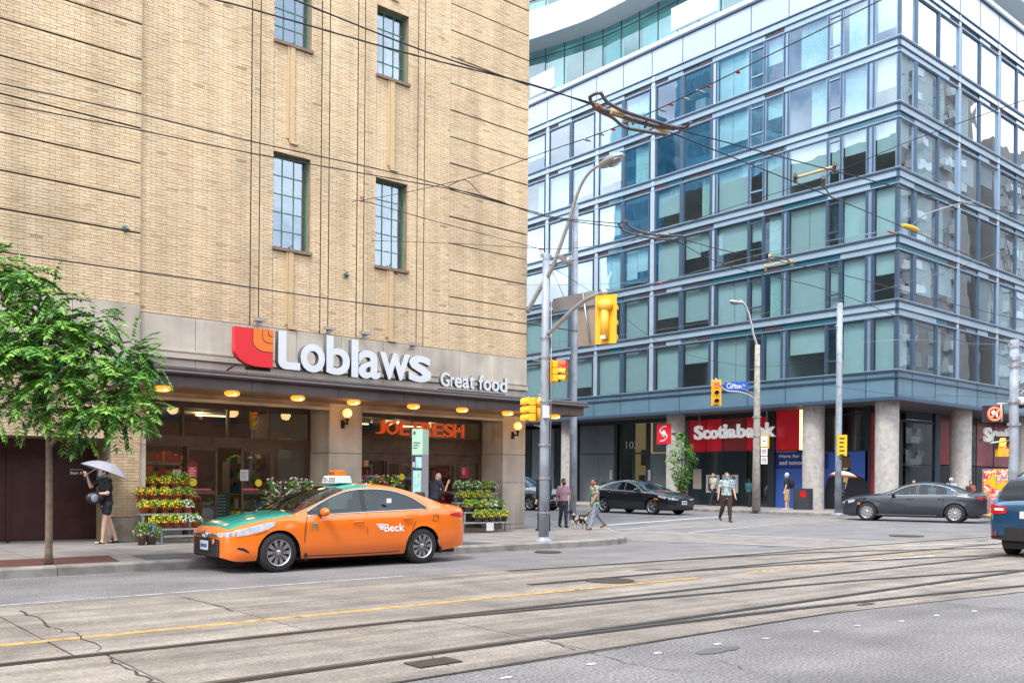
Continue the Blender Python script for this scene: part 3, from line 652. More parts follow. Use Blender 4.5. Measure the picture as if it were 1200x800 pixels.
def shelf_unit(x, y, w, lab, rz=0, cols=(0, 1, 2, 3, 4, 5, 6)):
    t = thing('shop_shelf', lab, 'shelf', (x, y, SZ+.02), rz); f = MB()
    for s in (0, w): f.box(s-.02, -.2, 0, s+.02, .2, 1.7)
    for k in range(5): f.box(0.02, -.2, .1+k*.38, w-.02, .2, .13+k*.38)
    f.build('shelf_frame', M_shelf, t); r_ = random.Random(int(x*10)); g = MB()
    for k in range(5):
        q = .04
        while q < w-.15:
            ww = r_.uniform(.07, .18); g.box(q, -.17, .131+k*.38, q+ww-.01, .12, .131+k*.38+r_.uniform(.12, .28), r_.choice(cols)); q += ww
    stuff(g.build('goods', goods, t))
shelf_unit(7.0, 22.2, 1.4, 'shelf of red and orange goods inside the left shop window', 0, (0, 1, 5, 6))
shelf_unit(8.0, 25.2, 1.8, 'shelf of mixed packets deep inside the open shop doorway', 0)
shelf_unit(9.6, 22.5, 1.2, 'shelf of green and cream goods behind the right sliding door', 0, (2, 4, 3))
shelf_unit(12.2, 22.4, 1.5, 'shelf of brown and cream goods inside the orange lettered shop', 0, (4, 5, 0))
shelf_unit(15.0, 22.6, 1.2, 'shelf of pale blue goods inside the right end of the shop', 0, (3, 4, 2))
bn = thing('hanging_banner', 'red vertical banner hanging inside the orange lettered shop doorway', 'banner', (0, 0, 0))
a = AY(511, 545, 20.9); b = AY(527, 590, 20.9); MB().box(a[0], 20.9, b[2], b[0], 20.92, a[2]).build('cloth', M_red, bn); lines(a[0]+.05, b[0]-.05, a[2]-.1, 5, .17, 20.895, mat('orange_print', (.75, .3, .05), .6), bn, 9, .06)
cb_ = thing('chalkboard', 'dark green chalkboard leaning inside the shop doorway', 'chalkboard')
a = AY(252, 577, 20.4); b = AY(268, 610, 20.4); MB().box(a[0], 20.4, SZ+.02, b[0], 20.43, a[2]).build('board', mat('chalk_green', (.02, .07, .045), .8, var=.2), cb_); lines(a[0]+.04, b[0]-.04, a[2]-.06, 8, .07, 20.397, mat('chalk', (.35, .42, .36), .8), cb_, 8, .012)
a = AY(277, 599, 20.2); bk = MB(); bk.box(a[0], 20.2, a[2]-.14, a[0]+.30, 20.5, a[2]); bk.box(a[0]+.02, 20.22, SZ+.02, a[0]+.28, 20.48, a[2]-.141); tag(bk.build('wet_floor_bin', mat('yellow_plastic', (.75, .50, .04), .5)), 'yellow bin standing in the open shop doorway', 'bin')
# ------------------------------------------------ canopy
YC = 17.72; cn = bb
XC0, XC1 = AY(171, 440, YC)[0], AY(684, 484, YC)[0]
zf0, zf1, zcap = AY(300, 459, YC)[2], AY(300, 446, YC)[2], AY(300, 441.5, YC)[2]; zct = AY(690, 470.5, YC-.09)[2]+.02
c_ = MB(); c_.box(XC0, YC, zf0, XC1, YC+.06, zf1); c_.box(XC1-.06, YC+.06, zf0, XC1, 24, zf1); c_.box(XC0, YC+.06, zf0, XC0+.06, YF-.08, zf1); c_.build('canopy_fascia', M_bronze2, cn)
c_ = MB(); c_.prism([(YC-.09, zf1), (YC-.09, zf1+.10), (YC-.03, zf1+.15), (YF-.07, zct+.10), (YF-.07, zf1)], XC0-.06, XC1+.09, T=lambda a, b, h: (h, a, b)); c_.box(XR+.02, YF-.07, zf1, XC1+.09, 24, zf1+.14); c_.build('canopy_roof', M_bronze, cn)
MB().box(XC0-.065, YC-.105, zf1+.035, XC1+.10, YC-.091, zf1+.065).build('canopy_trim', mat('trim_metal', (.30, .29, .30), .4, .6), cn)
MB().box(XC0+.06, YC+.06, zf0+.06, XC1-.06, YF-.05, zf0+.09).build('canopy_soffit', mat('soffit_brown', (.30, .20, .125), .6, var=.15, vscale=1.5, grime=.25), cn)
MB().box(XR+.001, YF-.05, zf0+.06, XC1-.06, 24, zf0+.09).build('canopy_soffit', MATS['soffit_brown'], cn)
for p in (187, 295, 397, 473, 549, 616, 667):
    x = AY(p, 455, YC)[0]; MB().box(x-.006, YC-.004, zf0+.01, x+.006, YC-.0005, zf1-.01).build('fascia_joint', M_dark, cn)
# lamps below the canopy
M_lamp = mat('amber_lamp_glass', (.95, .5, .12), .3, emit=(1, .36, .04), es=.62); M_brass = mat('lamp_brass', (.45, .22, .06), .4, .4)
M_glow = mat('lamp_hot', (1, .8, .5), .3, emit=(1, .62, .22), es=7.0)
M_globe = mat('globe_glass', (.95, .7, .4), .25, emit=(1, .48, .13), es=.62)
def lamp_light(t, loc, w_):
    l = bpy.data.lights.new('lamp_light', 'POINT'); l.energy = w_; l.color = (1, .55, .22); l.shadow_soft_size = .12; o = bpy.data.objects.new('lamp_light', l); C.objects.link(o); o.parent = t; o.location = loc
nm = ['canopy lamp nearest the tree, partly behind its leaves', 'canopy lamp above the left sliding shop doors', 'canopy lamp over the red light reflected in the shop window', 'canopy lamp just above the first round wall globe', 'canopy lamp above the orange shop lettering', 'canopy lamp above the right end of the orange lettering', 'canopy lamp just left of the last round wall globe', 'canopy lamp past the building corner behind the steel pole']
YL = 18.25; zl0 = zf0+.06
for k, p in enumerate((191, 272, 349, 414.5, 484.6, 541.6, 595, 650)):
    x = AY(p, 455+k*5, YL)[0]; t = thing('canopy_lamp', 'flat round amber '+nm[k], 'lamp', (x, YL, zl0), 0, 'flat amber lamps under the shop canopy')
    MB().lathe([(.001, 0), (.135, 0), (.135, -.035), (.001, -.035)], 20, smooth=False).build('lamp_plate', M_brass, t)
    MB().lathe([(.125, -.036), (.15, -.05), (.155, -.085), (.14, -.115), (.10, -.13), (.001, -.134)], 20).build('lamp_glass', M_lamp, t)
    MB().ell((0, -.10, -.105), (.05, .06, .022), 10, 6).build('lamp_bulb', M_glow, t); lamp_light(t, (0, 0, -.22), 2)
for px, py, lab in ((407, 484, 'round amber globe lamp on the stone pier between the two shop fronts'), (606.8, 499, 'round amber globe lamp on the corner stone pier')):
    a = AY(px, py, YF-.22); t = thing('wall_lamp', lab, 'lamp', (a[0], YF, a[2]), 0, 'round globe wall lamps on the piers')
    MB().ell((0, -.22, 0), (.112, .112, .112), 20, 12).build('globe', M_globe, t); lamp_light(t, (0, -.36, .0), 2)
    q = MB(); q.lathe([(.045, -.11), (.05, -.15), (.03, -.19), (.02, -.21)], 12, 0, (0, -.22, 0)); q.box(-.02, -.24, -.27, .02, -.2, -.2); q.box(-.02, -.22, -.26, .02, -.03, -.22); q.box(-.045, -.03, -.34, .045, 0, -.15); q.build('bracket', mat('black_iron', (.02, .02, .022), .5, .4), t)
# downlighter
# ------------------------------------------------ shop signs
YS = 18.15
M_sw = mat('sign_white', (.66, .71, .76), .45, var=.04, vscale=3); M_sg = mat('sign_return_grey', (.16, .17, .185), .5, .3); M_sr = mat('sign_red', (.72, .025, .035), .4, coat=.3); M_so = mat('sign_orange', (.80, .19, .025), .4, coat=.3); M_sk = mat('sign_black', (.03, .02, .02), .5)
sg_ = thing('shop_sign', 'large white letters with red and orange logo standing on the shop canopy', 'shop sign', (0, 0, 0))
def letter(mesh_fn, par, mats): pass
def two_tone(o, ydir=-1):
    """front faces one colour, sides the other"""
    me = o.data; me.materials.clear(); me.materials.append(M_sw); me.materials.append(M_sg)
    for p in me.polygons: p.material_index = 0 if p.normal.y*ydir > .8 else 1
lt = [('o', 348.4, 377, 403.7, 437), ('b', 378.7, 406.2, 395, 439.9), ('l', 407.9, 416, 399, 442.5), ('a', 416.2, 441.8, 411.2, 444.2), ('w', 441, 476.3, 414.5, 445.5), ('s', 475, 501.3, 417.6, 448.4)]
for ch, xa, xb, ya, yb in lt:
    X0 = AY(xa, (ya+yb)/2, YS)[0]; X1 = AY(xb, (ya+yb)/2, YS)[0]; xm_ = (xa+xb)/2; Z1 = AY(xm_, ya, YS)[2]; Z0 = AY(xm_, yb, YS)[2]
    o = put_text('letter', ch, FACE_S(X0, YS, Z0), X1-X0, Z1-Z0, M_sw, sg_, .075, off=.022 if ch != 'l' else .03); two_tone(o)
X0, X1 = AY(322.4, 420, YS)[0], AY(348, 420, YS)[0]; Z1 = AY(326, 388.6, YS)[2]; Z0 = AY(335, 433.5, YS)[2]; wl = (X1-X0)*.36; hl = (Z1-Z0)*.20; rL = wl*.9
pl = [(X0, Z1), (X0, Z0+rL)]+[(X0+rL-rL*math.cos(a), Z0+rL-rL*math.sin(a)) for a in (.3, .6, .9, 1.2, 1.57)]+[(X1, Z0), (X1, Z0+hl), (X0+wl+.03, Z0+hl), (X0+wl, Z0+hl+.03), (X0+wl, Z1)]
o = MB().prism(pl[::-1], YS-.15, YS, T=lambda a, b, h: (a, h, b)).build('letter', M_sw, sg_); two_tone(o)
# logo
LX0, LX1 = AY(271.5, 405, YS)[0], AY(316, 405, YS)[0]; LZ1 = AY(292, 385.5, YS)[2]; LZ0 = AY(312, 431.6, YS)[2]; LW, LH = LX1-LX0, LZ1-LZ0
def leaf(u0, v0, y0, y1, m, name='logo_panel', grow=0):
    """quarter-round panel: u0 left edge, v0 bottom edge as fractions; the right and top edges are shared"""
    x0, z0 = LX0+LW*u0-grow, LZ0+LH*v0-grow; w_2, h_2 = LX1-x0, LZ1-z0; rx, rz = w_2*.62, h_2*.42
    pts = [(LX1, LZ1), (x0, LZ1), (x0, z0+rz)]+[(x0+rx-rx*math.cos(a), z0+rz-rz*math.sin(a)) for a in [1.57*k/10 for k in range(1, 11)]]+[(LX1, z0)]
    MB().prism(pts, y1, y0, T=lambda a, b, h: (a, h, b)).build(name, m, sg_)
leaf(0, 0, YS, YS-.16, M_sr); leaf(.47, .42, YS-.15, YS-.163, M_sk, 'logo_outline', .012); leaf(.47, .42, YS-.155, YS-.167, M_so)
leaf(.72, .66, YS-.16, YS-.170, M_sk, 'logo_outline', .012); leaf(.72, .66, YS-.16, YS-.173, M_so); leaf(.87, .84, YS-.16, YS-.176, M_sk, 'logo_outline', .012); leaf(.87, .84, YS-.16, YS-.179, M_so)
MB().tube([(LX0+.12, YS+.05, LZ0+.05), (LX0-.02, YS+.2, LZ0-.1)], .02, 6).build('strut', M_sk, sg_); MB().box(LX0+.3, YS-.05, LZ0-.06, LX1, YS+.02, LZ0-.001).build('strut', M_sk, sg_)
# smaller tag line
X0, X1 = AY(513.8, 448, YS)[0], AY(592, 451, YS)[0]
cw = [('G', 513.8, 524.5, 436.4, 453), ('r', 525.5, 530.2, 441.5, 453.4), ('e', 530.2, 539, 442.3, 454.6), ('a', 539.4, 547.6, 443.3, 455.3), ('t', 547.8, 553.3, 440.2, 456), ('f', 558.6, 564.2, 439.4, 457), ('o', 564, 573.2, 445.9, 458), ('o', 573.6, 582.8, 446.6, 459), ('d', 583, 591.9, 442.9, 459.8)]
tg = thing('shop_sign', 'smaller silver lettering at the right end of the shop canopy', 'shop sign')
for ch, xa, xb, ya, yb in cw:
    X0 = AY(xa, (ya+yb)/2, YS)[0]; X1 = AY(xb, (ya+yb)/2, YS)[0]; xm_ = (xa+xb)/2; Z1 = AY(xm_, ya, YS)[2]; Z0 = AY(xm_, yb, YS)[2]
    o = put_text('letter', ch, FACE_S(X0, YS, Z0), X1-X0, Z1-Z0, M_sw, tg, .045, off=.025); two_tone(o)
zt_ = AY(560, 458, YS)[2]; MB().box(AY(513.8, 448, YS)[0], YS+.0, zt_-.12, AY(592, 451, YS)[0], YS+.03, zt_-.02).build('support_rail', M_bronze, tg)
jf = thing('shop_sign', 'orange lettered shop sign behind the glass over the right doors', 'shop sign'); YJ = RD-.036
M_jo = mat('letter_orange', (.85, .13, .03), .5, emit=(1, .12, .02), es=.12)
for ch, xa, xb, k in (('J', 440, 450.4, 0), ('O', 452, 466, 1), ('E', 467.8, 478.6, 2), ('F', 484.5, 493, 3), ('R', 494, 505.5, 4), ('E', 507, 518.4, 5), ('S', 519.5, 530.3, 6), ('H', 531, 542.7, 7)):
    xm_ = (xa+xb)/2; ya = 492.2+(xm_-445)*.055; yb = 508.2+(xm_-445)*.05; X0 = AY(xa, ya, YJ)[0]; X1 = AY(xb, ya, YJ)[0]; Z1 = AY(xm_, ya, YJ)[2]; Z0 = AY(xm_, yb, YJ)[2]
    put_text('letter', ch, FACE_S(X0, YJ, Z0), X1-X0, Z1-Z0, M_jo, jf, .03, off=.008)
MB().box(x0+.1, RD-.16, gb-.06, P2-.2, RD-.105, gb-.02).build('support_rail', M_brown, jf)
# floodlights on brackets above the stone band
for k, (px, py) in enumerate(((304.5, 375.5), (386, 385.5), (428, 391), (424+60, 404))):
    a = AY(px, py, YF-.2); t = thing('sign_floodlight', ['grey floodlight above the red logo', 'grey floodlight above the second and third sign letters', 'grey floodlight above the middle of the white sign', 'grey floodlight above the last white letter'][k], 'floodlight', (a[0], YF, a[2]), 0, 'small floodlights above the sign')
    m_ = mat('floodlight_grey', (.38, .36, .35), .5, .2); MB().box(-.13, -.28, -.02, .13, -.14, .04).build('lamp_head', m_, t); MB().box(-.04, -.24, -.12, .03, -.12, -.021).build('driver_box', m_, t); MB().tube([(0, 0, -.08), (0, -.13, -.08)], .015, 6).build('bracket', m_, t)
# ================================================================ GLASS BUILDING ON THE FAR CORNER
XG = 40.5; YG = 20.66
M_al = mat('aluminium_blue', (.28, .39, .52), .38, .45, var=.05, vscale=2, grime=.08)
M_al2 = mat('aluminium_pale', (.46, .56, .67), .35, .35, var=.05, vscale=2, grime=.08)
M_fr = mat('frame_slate_blue', (.065, .11, .175), .42, .35, var=.08, vscale=3)
M_sp = mat('spandrel_glass_pale', (.38, .50, .60), .14, .1, var=.04, vscale=1.5, rndv=.05, coat=.6)
M_pan = mat('podium_panel', (.15, .26, .345), .22, .15, var=.08, vscale=.8, rndv=.06, coat=.5)
M_top = mat('parapet_panel', (.44, .51, .60), .3, .1, var=.03, vscale=1, rndv=.04, coat=.4)
M_strip = mat('strip_dark_glass', (.04, .15, .19), .10, .1, coat=.6)
M_louv = mat('vent_louvre', (.17, .14, .155), .5, .3, var=.1, vscale=10)
M_gl = glass('curtain_wall_glass', (.76, .96, 1.0), .30, 1.0, 0, .007, .45)
M_gl2 = glass('curtain_wall_glass_street', (.76, .92, 1.0), .32, .92, 0, .007, .45)
M_bl = mat('roller_blind', (.72, .80, .79), .8, var=.03, vscale=2, rndv=.12)
M_cur = mat('curtain_fabric', (.58, .74, .66), .85, var=.15, vscale=9, rndv=.1)
M_room = mat('room_wall', (.32, .39, .40), .9, var=.2, vscale=.35)
M_ceil = mat('room_ceiling', (.34, .37, .36), .9)
gbd = thing('glass_building', 'glass fronted office block on the far corner with round concrete columns', 'building')
S = [6.64, 9.84, 12.84, 15.85, 18.85, 21.84]; SOFF = 5.35; ROOF = 26.45
class Face:
    """builds in (along, out, z) on one of the two street faces"""
    def __init__(s, k): s.k = k
    def T(s, a, o, z): return (XG-o, a, z) if s.k == 'W' else (a, YG-o, z)
    def box(s, mb, a0, o0, z0, a1, o1, z1, mi=0):
        p, q = s.T(a0, o0, z0), s.T(a1, o1, z1); return mb.box(min(p[0], q[0]), min(p[1], q[1]), min(z0, z1), max(p[0], q[0]), max(p[1], q[1]), max(z0, z1), mi)
FWs, FS = Face('W'), Face('S')
WEND, SEND = 72.0, 82.0
# pane intervals: (start, end, kind) kind: w wide, o opening light, f framed
PW = [(20.76, 21.86, 'w'), (22.2, 23.48, 'w'), (23.56, 24.18, 'o'), (24.26, 26.4, 'w'), (26.72, 27.80, 'w'), (27.88, 28.70, 'o'), (28.78, 30.85, 'w'), (31.2, 33.12, 'f'), (33.28, 35.14, 'f')]
y = 35.52
while y < WEND-4: PW += [(y+.06, y+2.06, 'f'), (y+2.22, y+4.22, 'f')]; y += 4.5
PS = [(40.62, 41.86, 'w'), (42.12, 44.26, 'f'), (44.40, 46.36, 'w')]; x = 46.72
while x < SEND-4: PS += [(x, x+2.10, 'f'), (x+2.26, x+4.30, 'w')]; x += 4.66
cols_w = [31.02]+[35.33+4.5*k for k in range(9)]; cols_s = [46.53+4.66*k for k in range(8)]
rg2 = random.Random(21)
def mull(F, a, w, z0, z1, out=.06, m=M_al, name='mullion'):
    if w < .02: return
    mb = MB(); F.box(mb, a-w/2, -.06, z0, a+w/2, out, z1); mb.build(name, m, gbd)
for F, P_, colsx, LO, HI in ((FWs, PW, cols_w, YG, WEND), (FS, PS, cols_s, XG, SEND)):
    # horizontal rails, one long extrusion each
    for i, s in enumerate(S):
        top = S[i+1] if i < 5 else 24.87
        for z0, z1, out, m in ((s-.055, s+.03, .085, M_fr), (top-.38-.02, top-.38+.02, .07, M_fr), (top-.70, top-.645, .07, M_al)):
            mb = MB(); F.box(mb, LO-out if F is FWs else LO+.052, -.05, z0, HI, out, z1); mb.build('rail', m, gbd)
            if z0 == s-.055: mb = MB(); F.box(mb, LO-.095 if F is FWs else LO+.052, -.05, z1+.002, HI, .095, z1+.03); mb.build('rail', M_al2, gbd)
    mb = MB(); F.box(mb, LO-.08 if F is FWs else LO+.052, -.05, 24.83, HI, .08, 24.88); mb.build('rail', M_fr, gbd)
    mb = MB(); F.box(mb, LO-.12 if F is FWs else LO+.302, -.3, ROOF-.10, HI, .12, ROOF+.02); mb.build('coping', M_fr, gbd)
    mb = MB(); F.box(mb, LO-.10 if F is FWs else LO+.302, -.3, ROOF+.022, HI, .10, ROOF+.28); mb.build('coping', mat('roof_edge_white', (.56, .58, .60), .5), gbd)
    mb = MB(); F.box(mb, LO-.10 if F is FWs else LO+.052, -.05, S[0]-.34, HI, .10, S[0]-.27); mb.build('rail', M_fr, gbd)
    mb = MB(); F.box(mb, LO-.11 if F is FWs else LO+.302, -.3, SOFF-.06, HI, .11, SOFF+.10); mb.build('rail', M_fr, gbd)
    # podium panels
    joints = [LO+.03]+([22.14, 24.35, 26.44, 28.7, 30.99] if F is FWs else [41.9, 44.2, 46.56]); st = 2.24 if F is FWs else 2.3
    while joints[-1] < HI-3: joints.append(joints[-1]+st)
    for a, b in zip(joints[:-1], joints[1:]):
        mb = MB(); F.box(mb, a+.02, -.04, SOFF+.102, b-.02, .03, S[0]-.345); mb.build('podium_panel', M_pan, gbd)
        mb = MB(); F.box(mb, a+.02, -.04, S[0]-.267, b-.02, .03, S[0]-.06); mb.build('podium_panel', M_pan, gbd)
        mb = MB(); F.box(mb, a+.02, -.04, 24.885, b-.02, .02, ROOF-.105); mb.build('parapet_panel', M_top, gbd)
        mb = MB(); F.box(mb, a-.02, -.03, SOFF+.102, a+.02, .045, S[0]-.06); mb.build('mullion', M_fr, gbd); mb = MB(); F.box(mb, a-.02, -.03, 24.885, a+.02, .03, ROOF-.105); mb.build('mullion', M_fr, gbd)
    # pale pilasters
    for c in colsx:
        wide = .30
        for i, s in enumerate(S):
            top = (S[i+1] if i < 5 else 24.87)
            if F is FWs and c < 32 and i > -1: mull(F, c-.13, .06, s+.035, top-.71, .05, M_fr); mull(F, c+.13, .06, s+.035, top-.71, .05, M_fr); mull(F, c, .19, s+.035, top-.71, .01, M_al2); continue
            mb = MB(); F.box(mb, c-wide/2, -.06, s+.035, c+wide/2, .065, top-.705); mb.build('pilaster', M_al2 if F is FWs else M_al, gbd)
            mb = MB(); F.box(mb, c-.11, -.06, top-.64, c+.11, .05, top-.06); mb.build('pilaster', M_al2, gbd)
    for i, s in enumerate(S):
        top = S[i+1] if i < 5 else 24.87; z0, z1 = s+.035, top-.705
        prev = None
        for j, (a, b, kd) in enumerate(P_):
            t = .075 if kd == 'f' else .045
            fr = MB(); o0, o1 = -.07, (.035 if kd == 'f' else .02)
            F.box(fr, a, o0, z0, a+t, o1, z1); F.box(fr, b-t, o0, z0, b, o1, z1); F.box(fr, a+t, o0, z0, b-t, o1, z0+t*.8); F.box(fr, a+t, o0, z1-t*.8, b-t, o1, z1)
            if kd == 'o': F.box(fr, a+t, o0, z0+.62, b-t, o1+.03, z0+.70); F.box(fr, a+t, o0, z1-.26, b-t, o1+.03, z1-.20) if F is FWs else None
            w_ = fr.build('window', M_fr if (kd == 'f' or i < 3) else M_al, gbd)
            gp = MB(); tl = rg2.uniform(-.0045, .0045); gp.add([F.T(a+t, -.02+tl, z0+t*.8), F.T(b-t, -.02-tl, z0+t*.8), F.T(b-t, -.02-tl+rg2.uniform(-.004, .004), z1-t*.8), F.T(a+t, -.02+tl, z1-t*.8)], [(0, 1, 2, 3) if F is FS else (3, 2, 1, 0)])
            gp.build('pane', M_gl if F is FWs else M_gl2, w_, fix=False)
            # what hangs behind the glass
            r = rg2.random(); corner = (j < 7)
            pb = (.80 if corner else .62) if F is FWs else .6
            za, zb_ = z0+.05, z1-.05
            if kd == 'o' and rg2.random() < .5: r = .99
            if r < pb:
                full_ = rg2.random(); zlo = za if full_ < .6 else za+(zb_-za)*rg2.uniform(.15, .6)
                bl = MB()
                if b-a > 1.5 and rg2.random() < .45:
                    mdl = a+(b-a)*rg2.uniform(.4, .6); F.box(bl, a+t+.02, -.20, zlo, mdl-.015, -.185, zb_); F.box(bl, mdl+.015, -.20, max(za, zlo-rg2.uniform(0, .5)) if zlo > za+.6 else zlo, b-t-.02, -.185, zb_)
                else: F.box(bl, a+t+.02, -.20, zlo, b-t-.02, -.185, zb_)
                bl.build('blind', M_bl, w_)
            elif r < pb+.12:
                cm = MB(); vs = []; n = 26; a0_, a1_ = (a+t, a+(b-a)*rg2.uniform(.4, .9)); 
                for q in range(n+1):
                    aa = a0_+(a1_-a0_)*q/n; oo = -.22+.035*math.sin(q*1.9)
                    vs += [F.T(aa, oo, za), F.T(aa, oo, zb_)]
                cm.add(vs, [(2*q, 2*q+2, 2*q+3, 2*q+1) for q in range(n)], 0, True); cm.build('curtain', M_cur, w_, fix=False)
            # strip over the window: louvre, dark glass or pale panel
            nb = min(abs(a-c) for c in colsx) < .45; na = min(abs(b-c) for c in colsx) < .45
            zz0, zz1 = top-.64, top-.405
            lv = None
            if (F is FWs and a > 31) or F is FS:
                if nb and kd != 'o': lv = (a, a+.85)
                elif na and kd != 'o': lv = (b-.85, b)
            elif F is FWs and 26.6 < a < 27: lv = (a, b)
            ga = (P_[j-1][1]+a)/2+.004 if j else a-.04; gb_ = (b+P_[j+1][0])/2-.004 if j < len(P_)-1 else b+.04; x0_, x1_ = ga, gb_
            if lv:
                l_ = MB(); F.box(l_, lv[0], -.05, zz0, lv[1], -.01, zz1)
                for q in range(5): F.box(l_, lv[0]+.02, -.01, zz0+.02+q*.045, lv[1]-.02, .015, zz0+.04+q*.045)
                l_.build('vent_louvre', M_louv, gbd)
                if lv[0] > x0_+.1: x1_ = lv[0]-.02
                else: x0_ = lv[1]+.02
            if x1_-x0_ > .1:
                l_ = MB(); F.box(l_, x0_, -.05, zz0, x1_, 0, zz1); l_.build('strip_panel', M_sp if (i > 3 or rg2.random() < (.4 if F is FWs else .6)) else M_strip, gbd)
            l_ = MB(); F.box(l_, ga, -.05, top-.355, gb_, .02, top-.06); l_.build('spandrel_panel', M_sp, gbd)
        # thin mullions between panes
        for (a, b, _), (c, d, _) in zip(P_[:-1], P_[1:]):
            if c-b < .26 and c-b > .001: mull(F, (b+c)/2, c-b, z0, top-.06 if False else z1, .05, M_fr)
            elif c-b < .37 and not any(abs((b+c)/2-q) < .2 for q in colsx): mull(F, b+.035, .07, z0, z1, .05, M_fr); mull(F, c-.035, .07, z0, z1, .05, M_fr); mull(F, (b+c)/2, c-b-.15, z0, z1, -.0, M_al)
# corner post
MB().box(XG-.03, YG-.03, SOFF+.12, XG+.09, YG+.09, ROOF-.11).build('corner_post', M_fr, gbd)
# floors, rooms
fl = MB(); ce = MB()
for i, s in enumerate(S+[24.9]):
    fl.box(XG+.10, YG+.10, s-.62, SEND-.1, YG+9, s-.08); fl.box(XG+.10, YG+9, s-.62, XG+9, WEND-.1, s-.08)
    ce.box(XG+.3, YG+.3, s-.66, SEND-.2, YG+9, s-.621); ce.box(XG+.3, YG+9, s-.66, XG+9, WEND-.2, s-.621)
fl.build('floor_slab', M_room, gbd); ce.build('room_ceiling', M_ceil, gbd)
rm = MB(); rm.box(XG+4, YG+4, SOFF+.5, XG+4.2, WEND, ROOF-.4); rm.box(XG+4.2, YG+4, SOFF+.5, SEND, YG+4.2, ROOF-.4)
for yy in (26.55, 31.03, 39.85, 48.85, 57.85): rm.box(XG+.3, yy-.06, SOFF+.5, XG+4, yy+.06, ROOF-.4)
for xx in (46.5, 55.85, 65.2): rm.box(xx-.06, YG+.3, SOFF+.5, xx+.06, YG+4, ROOF-.4)
rm.build('room_wall', M_room, gbd)
rf = MB(); rf.box(XG+.3, YG+.3, ROOF-.35, SEND, WEND, ROOF-.12); rf.box(XG+.05, WEND, SOFF, SEND, WEND+.3, ROOF-.1); rf.box(SEND, YG+.05, SOFF, SEND+.3, WEND, ROOF-.1); rf.build('roof', M_room, gbd)
XS, YSF = 43.0, 23.4
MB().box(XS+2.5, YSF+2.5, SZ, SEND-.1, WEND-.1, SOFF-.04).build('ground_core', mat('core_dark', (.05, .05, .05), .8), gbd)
dk = random.Random(31)
for k in range(46):
    s_ = dk.choice(S); hh = dk.uniform(.5, 1.5); a_ = dk.uniform(21.5, 55); MB().box(XG+dk.uniform(.6, 2.2), a_, s_-.07, XG+2.4+dk.uniform(0, 1), a_+dk.uniform(.5, 1.6), s_+hh).build('room_furniture', mat('furniture_%d' % (k % 4), ((.30, .22, .14), (.42, .44, .44), (.08, .10, .12), (.25, .32, .33))[k % 4], .7), gbd)
# things standing inside the windows
for k, (a, h_, c_) in enumerate(((30.3, .10, (.6, .55, .4)), (29.6, .34, (.5, .40, .22)), (30.0, .16, (.2, .5, .4)), (28.2, .14, (.5, .05, .1)), (27.95, .1, (.7, .7, .7)))):
    MB().box(XG+.25, a, S[1]+.06, XG+.45, a+.22, S[1]+.06+h_).build('sill_ornament', mat('ornament_%d' % k, c_, .6), gbd)
# ------------------------------------------------ soffit, columns, street front
M_cc = mat('column_concrete', (.50, .48, .455), .8, var=.1, vscale=4, bump=.5, bscale=30, grime=.2, gscale=5)
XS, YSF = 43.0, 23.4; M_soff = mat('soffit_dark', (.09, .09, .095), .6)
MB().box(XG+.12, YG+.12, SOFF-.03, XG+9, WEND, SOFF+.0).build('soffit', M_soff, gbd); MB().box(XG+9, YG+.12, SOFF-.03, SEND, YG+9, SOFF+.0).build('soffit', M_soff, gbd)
for cx_, cy_ in [(41.45, 21.6), (41.45, 25.45), (41.45, 34.3), (41.45, 43.1), (41.45, 52), (49.2, 21.6), (57.3, 21.6), (65.5, 21.6), (73.5, 21.6)]:
    MB().lathe([(.53, SZ), (.53, SOFF-.03)], 36, 0, (cx_, cy_, 0)).build('column', M_cc, gbd)
M_dg = glass('dark_shop_glass', (.34, .40, .44), .10, .55, 0, .003, .8); M_df = mat('shopfront_charcoal', (.035, .042, .05), .45, .3); M_gp = mat('grey_cladding', (.15, .18, .20), .35, .2, var=.08, vscale=1, rndv=.08)
M_rg = mat('red_glazing', (.55, .012, .03), .2, var=.12, vscale=1.5, coat=.3, rndv=.10, emit=(1, .02, .04), es=.045); M_rg2 = mat('red_glazing_dull', (.34, .04, .055), .15, var=.15, vscale=1.5, coat=.5)  # weak glow added to the first red, brightens it under the dark soffit
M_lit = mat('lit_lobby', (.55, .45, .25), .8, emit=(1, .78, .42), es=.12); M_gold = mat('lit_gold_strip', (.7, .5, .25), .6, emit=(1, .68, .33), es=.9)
M_blue = mat('poster_blue', (.045, .115, .42), .45, var=.05, vscale=1); M_navy = mat('poster_navy', (.015, .035, .20), .45)
def wy(px, py=540): return AX(px, py, XS)[1]
def wz(px, py): return AX(px, py, XS)[2]
def wbox(y0, y1, z0, z1, m, name, o=0, t=.06, par=None): return MB().box(XS-o-t, min(y0, y1), z0, XS-o, max(y0, y1), z1).build(name, m, par or gbd)
zT = SOFF-.04
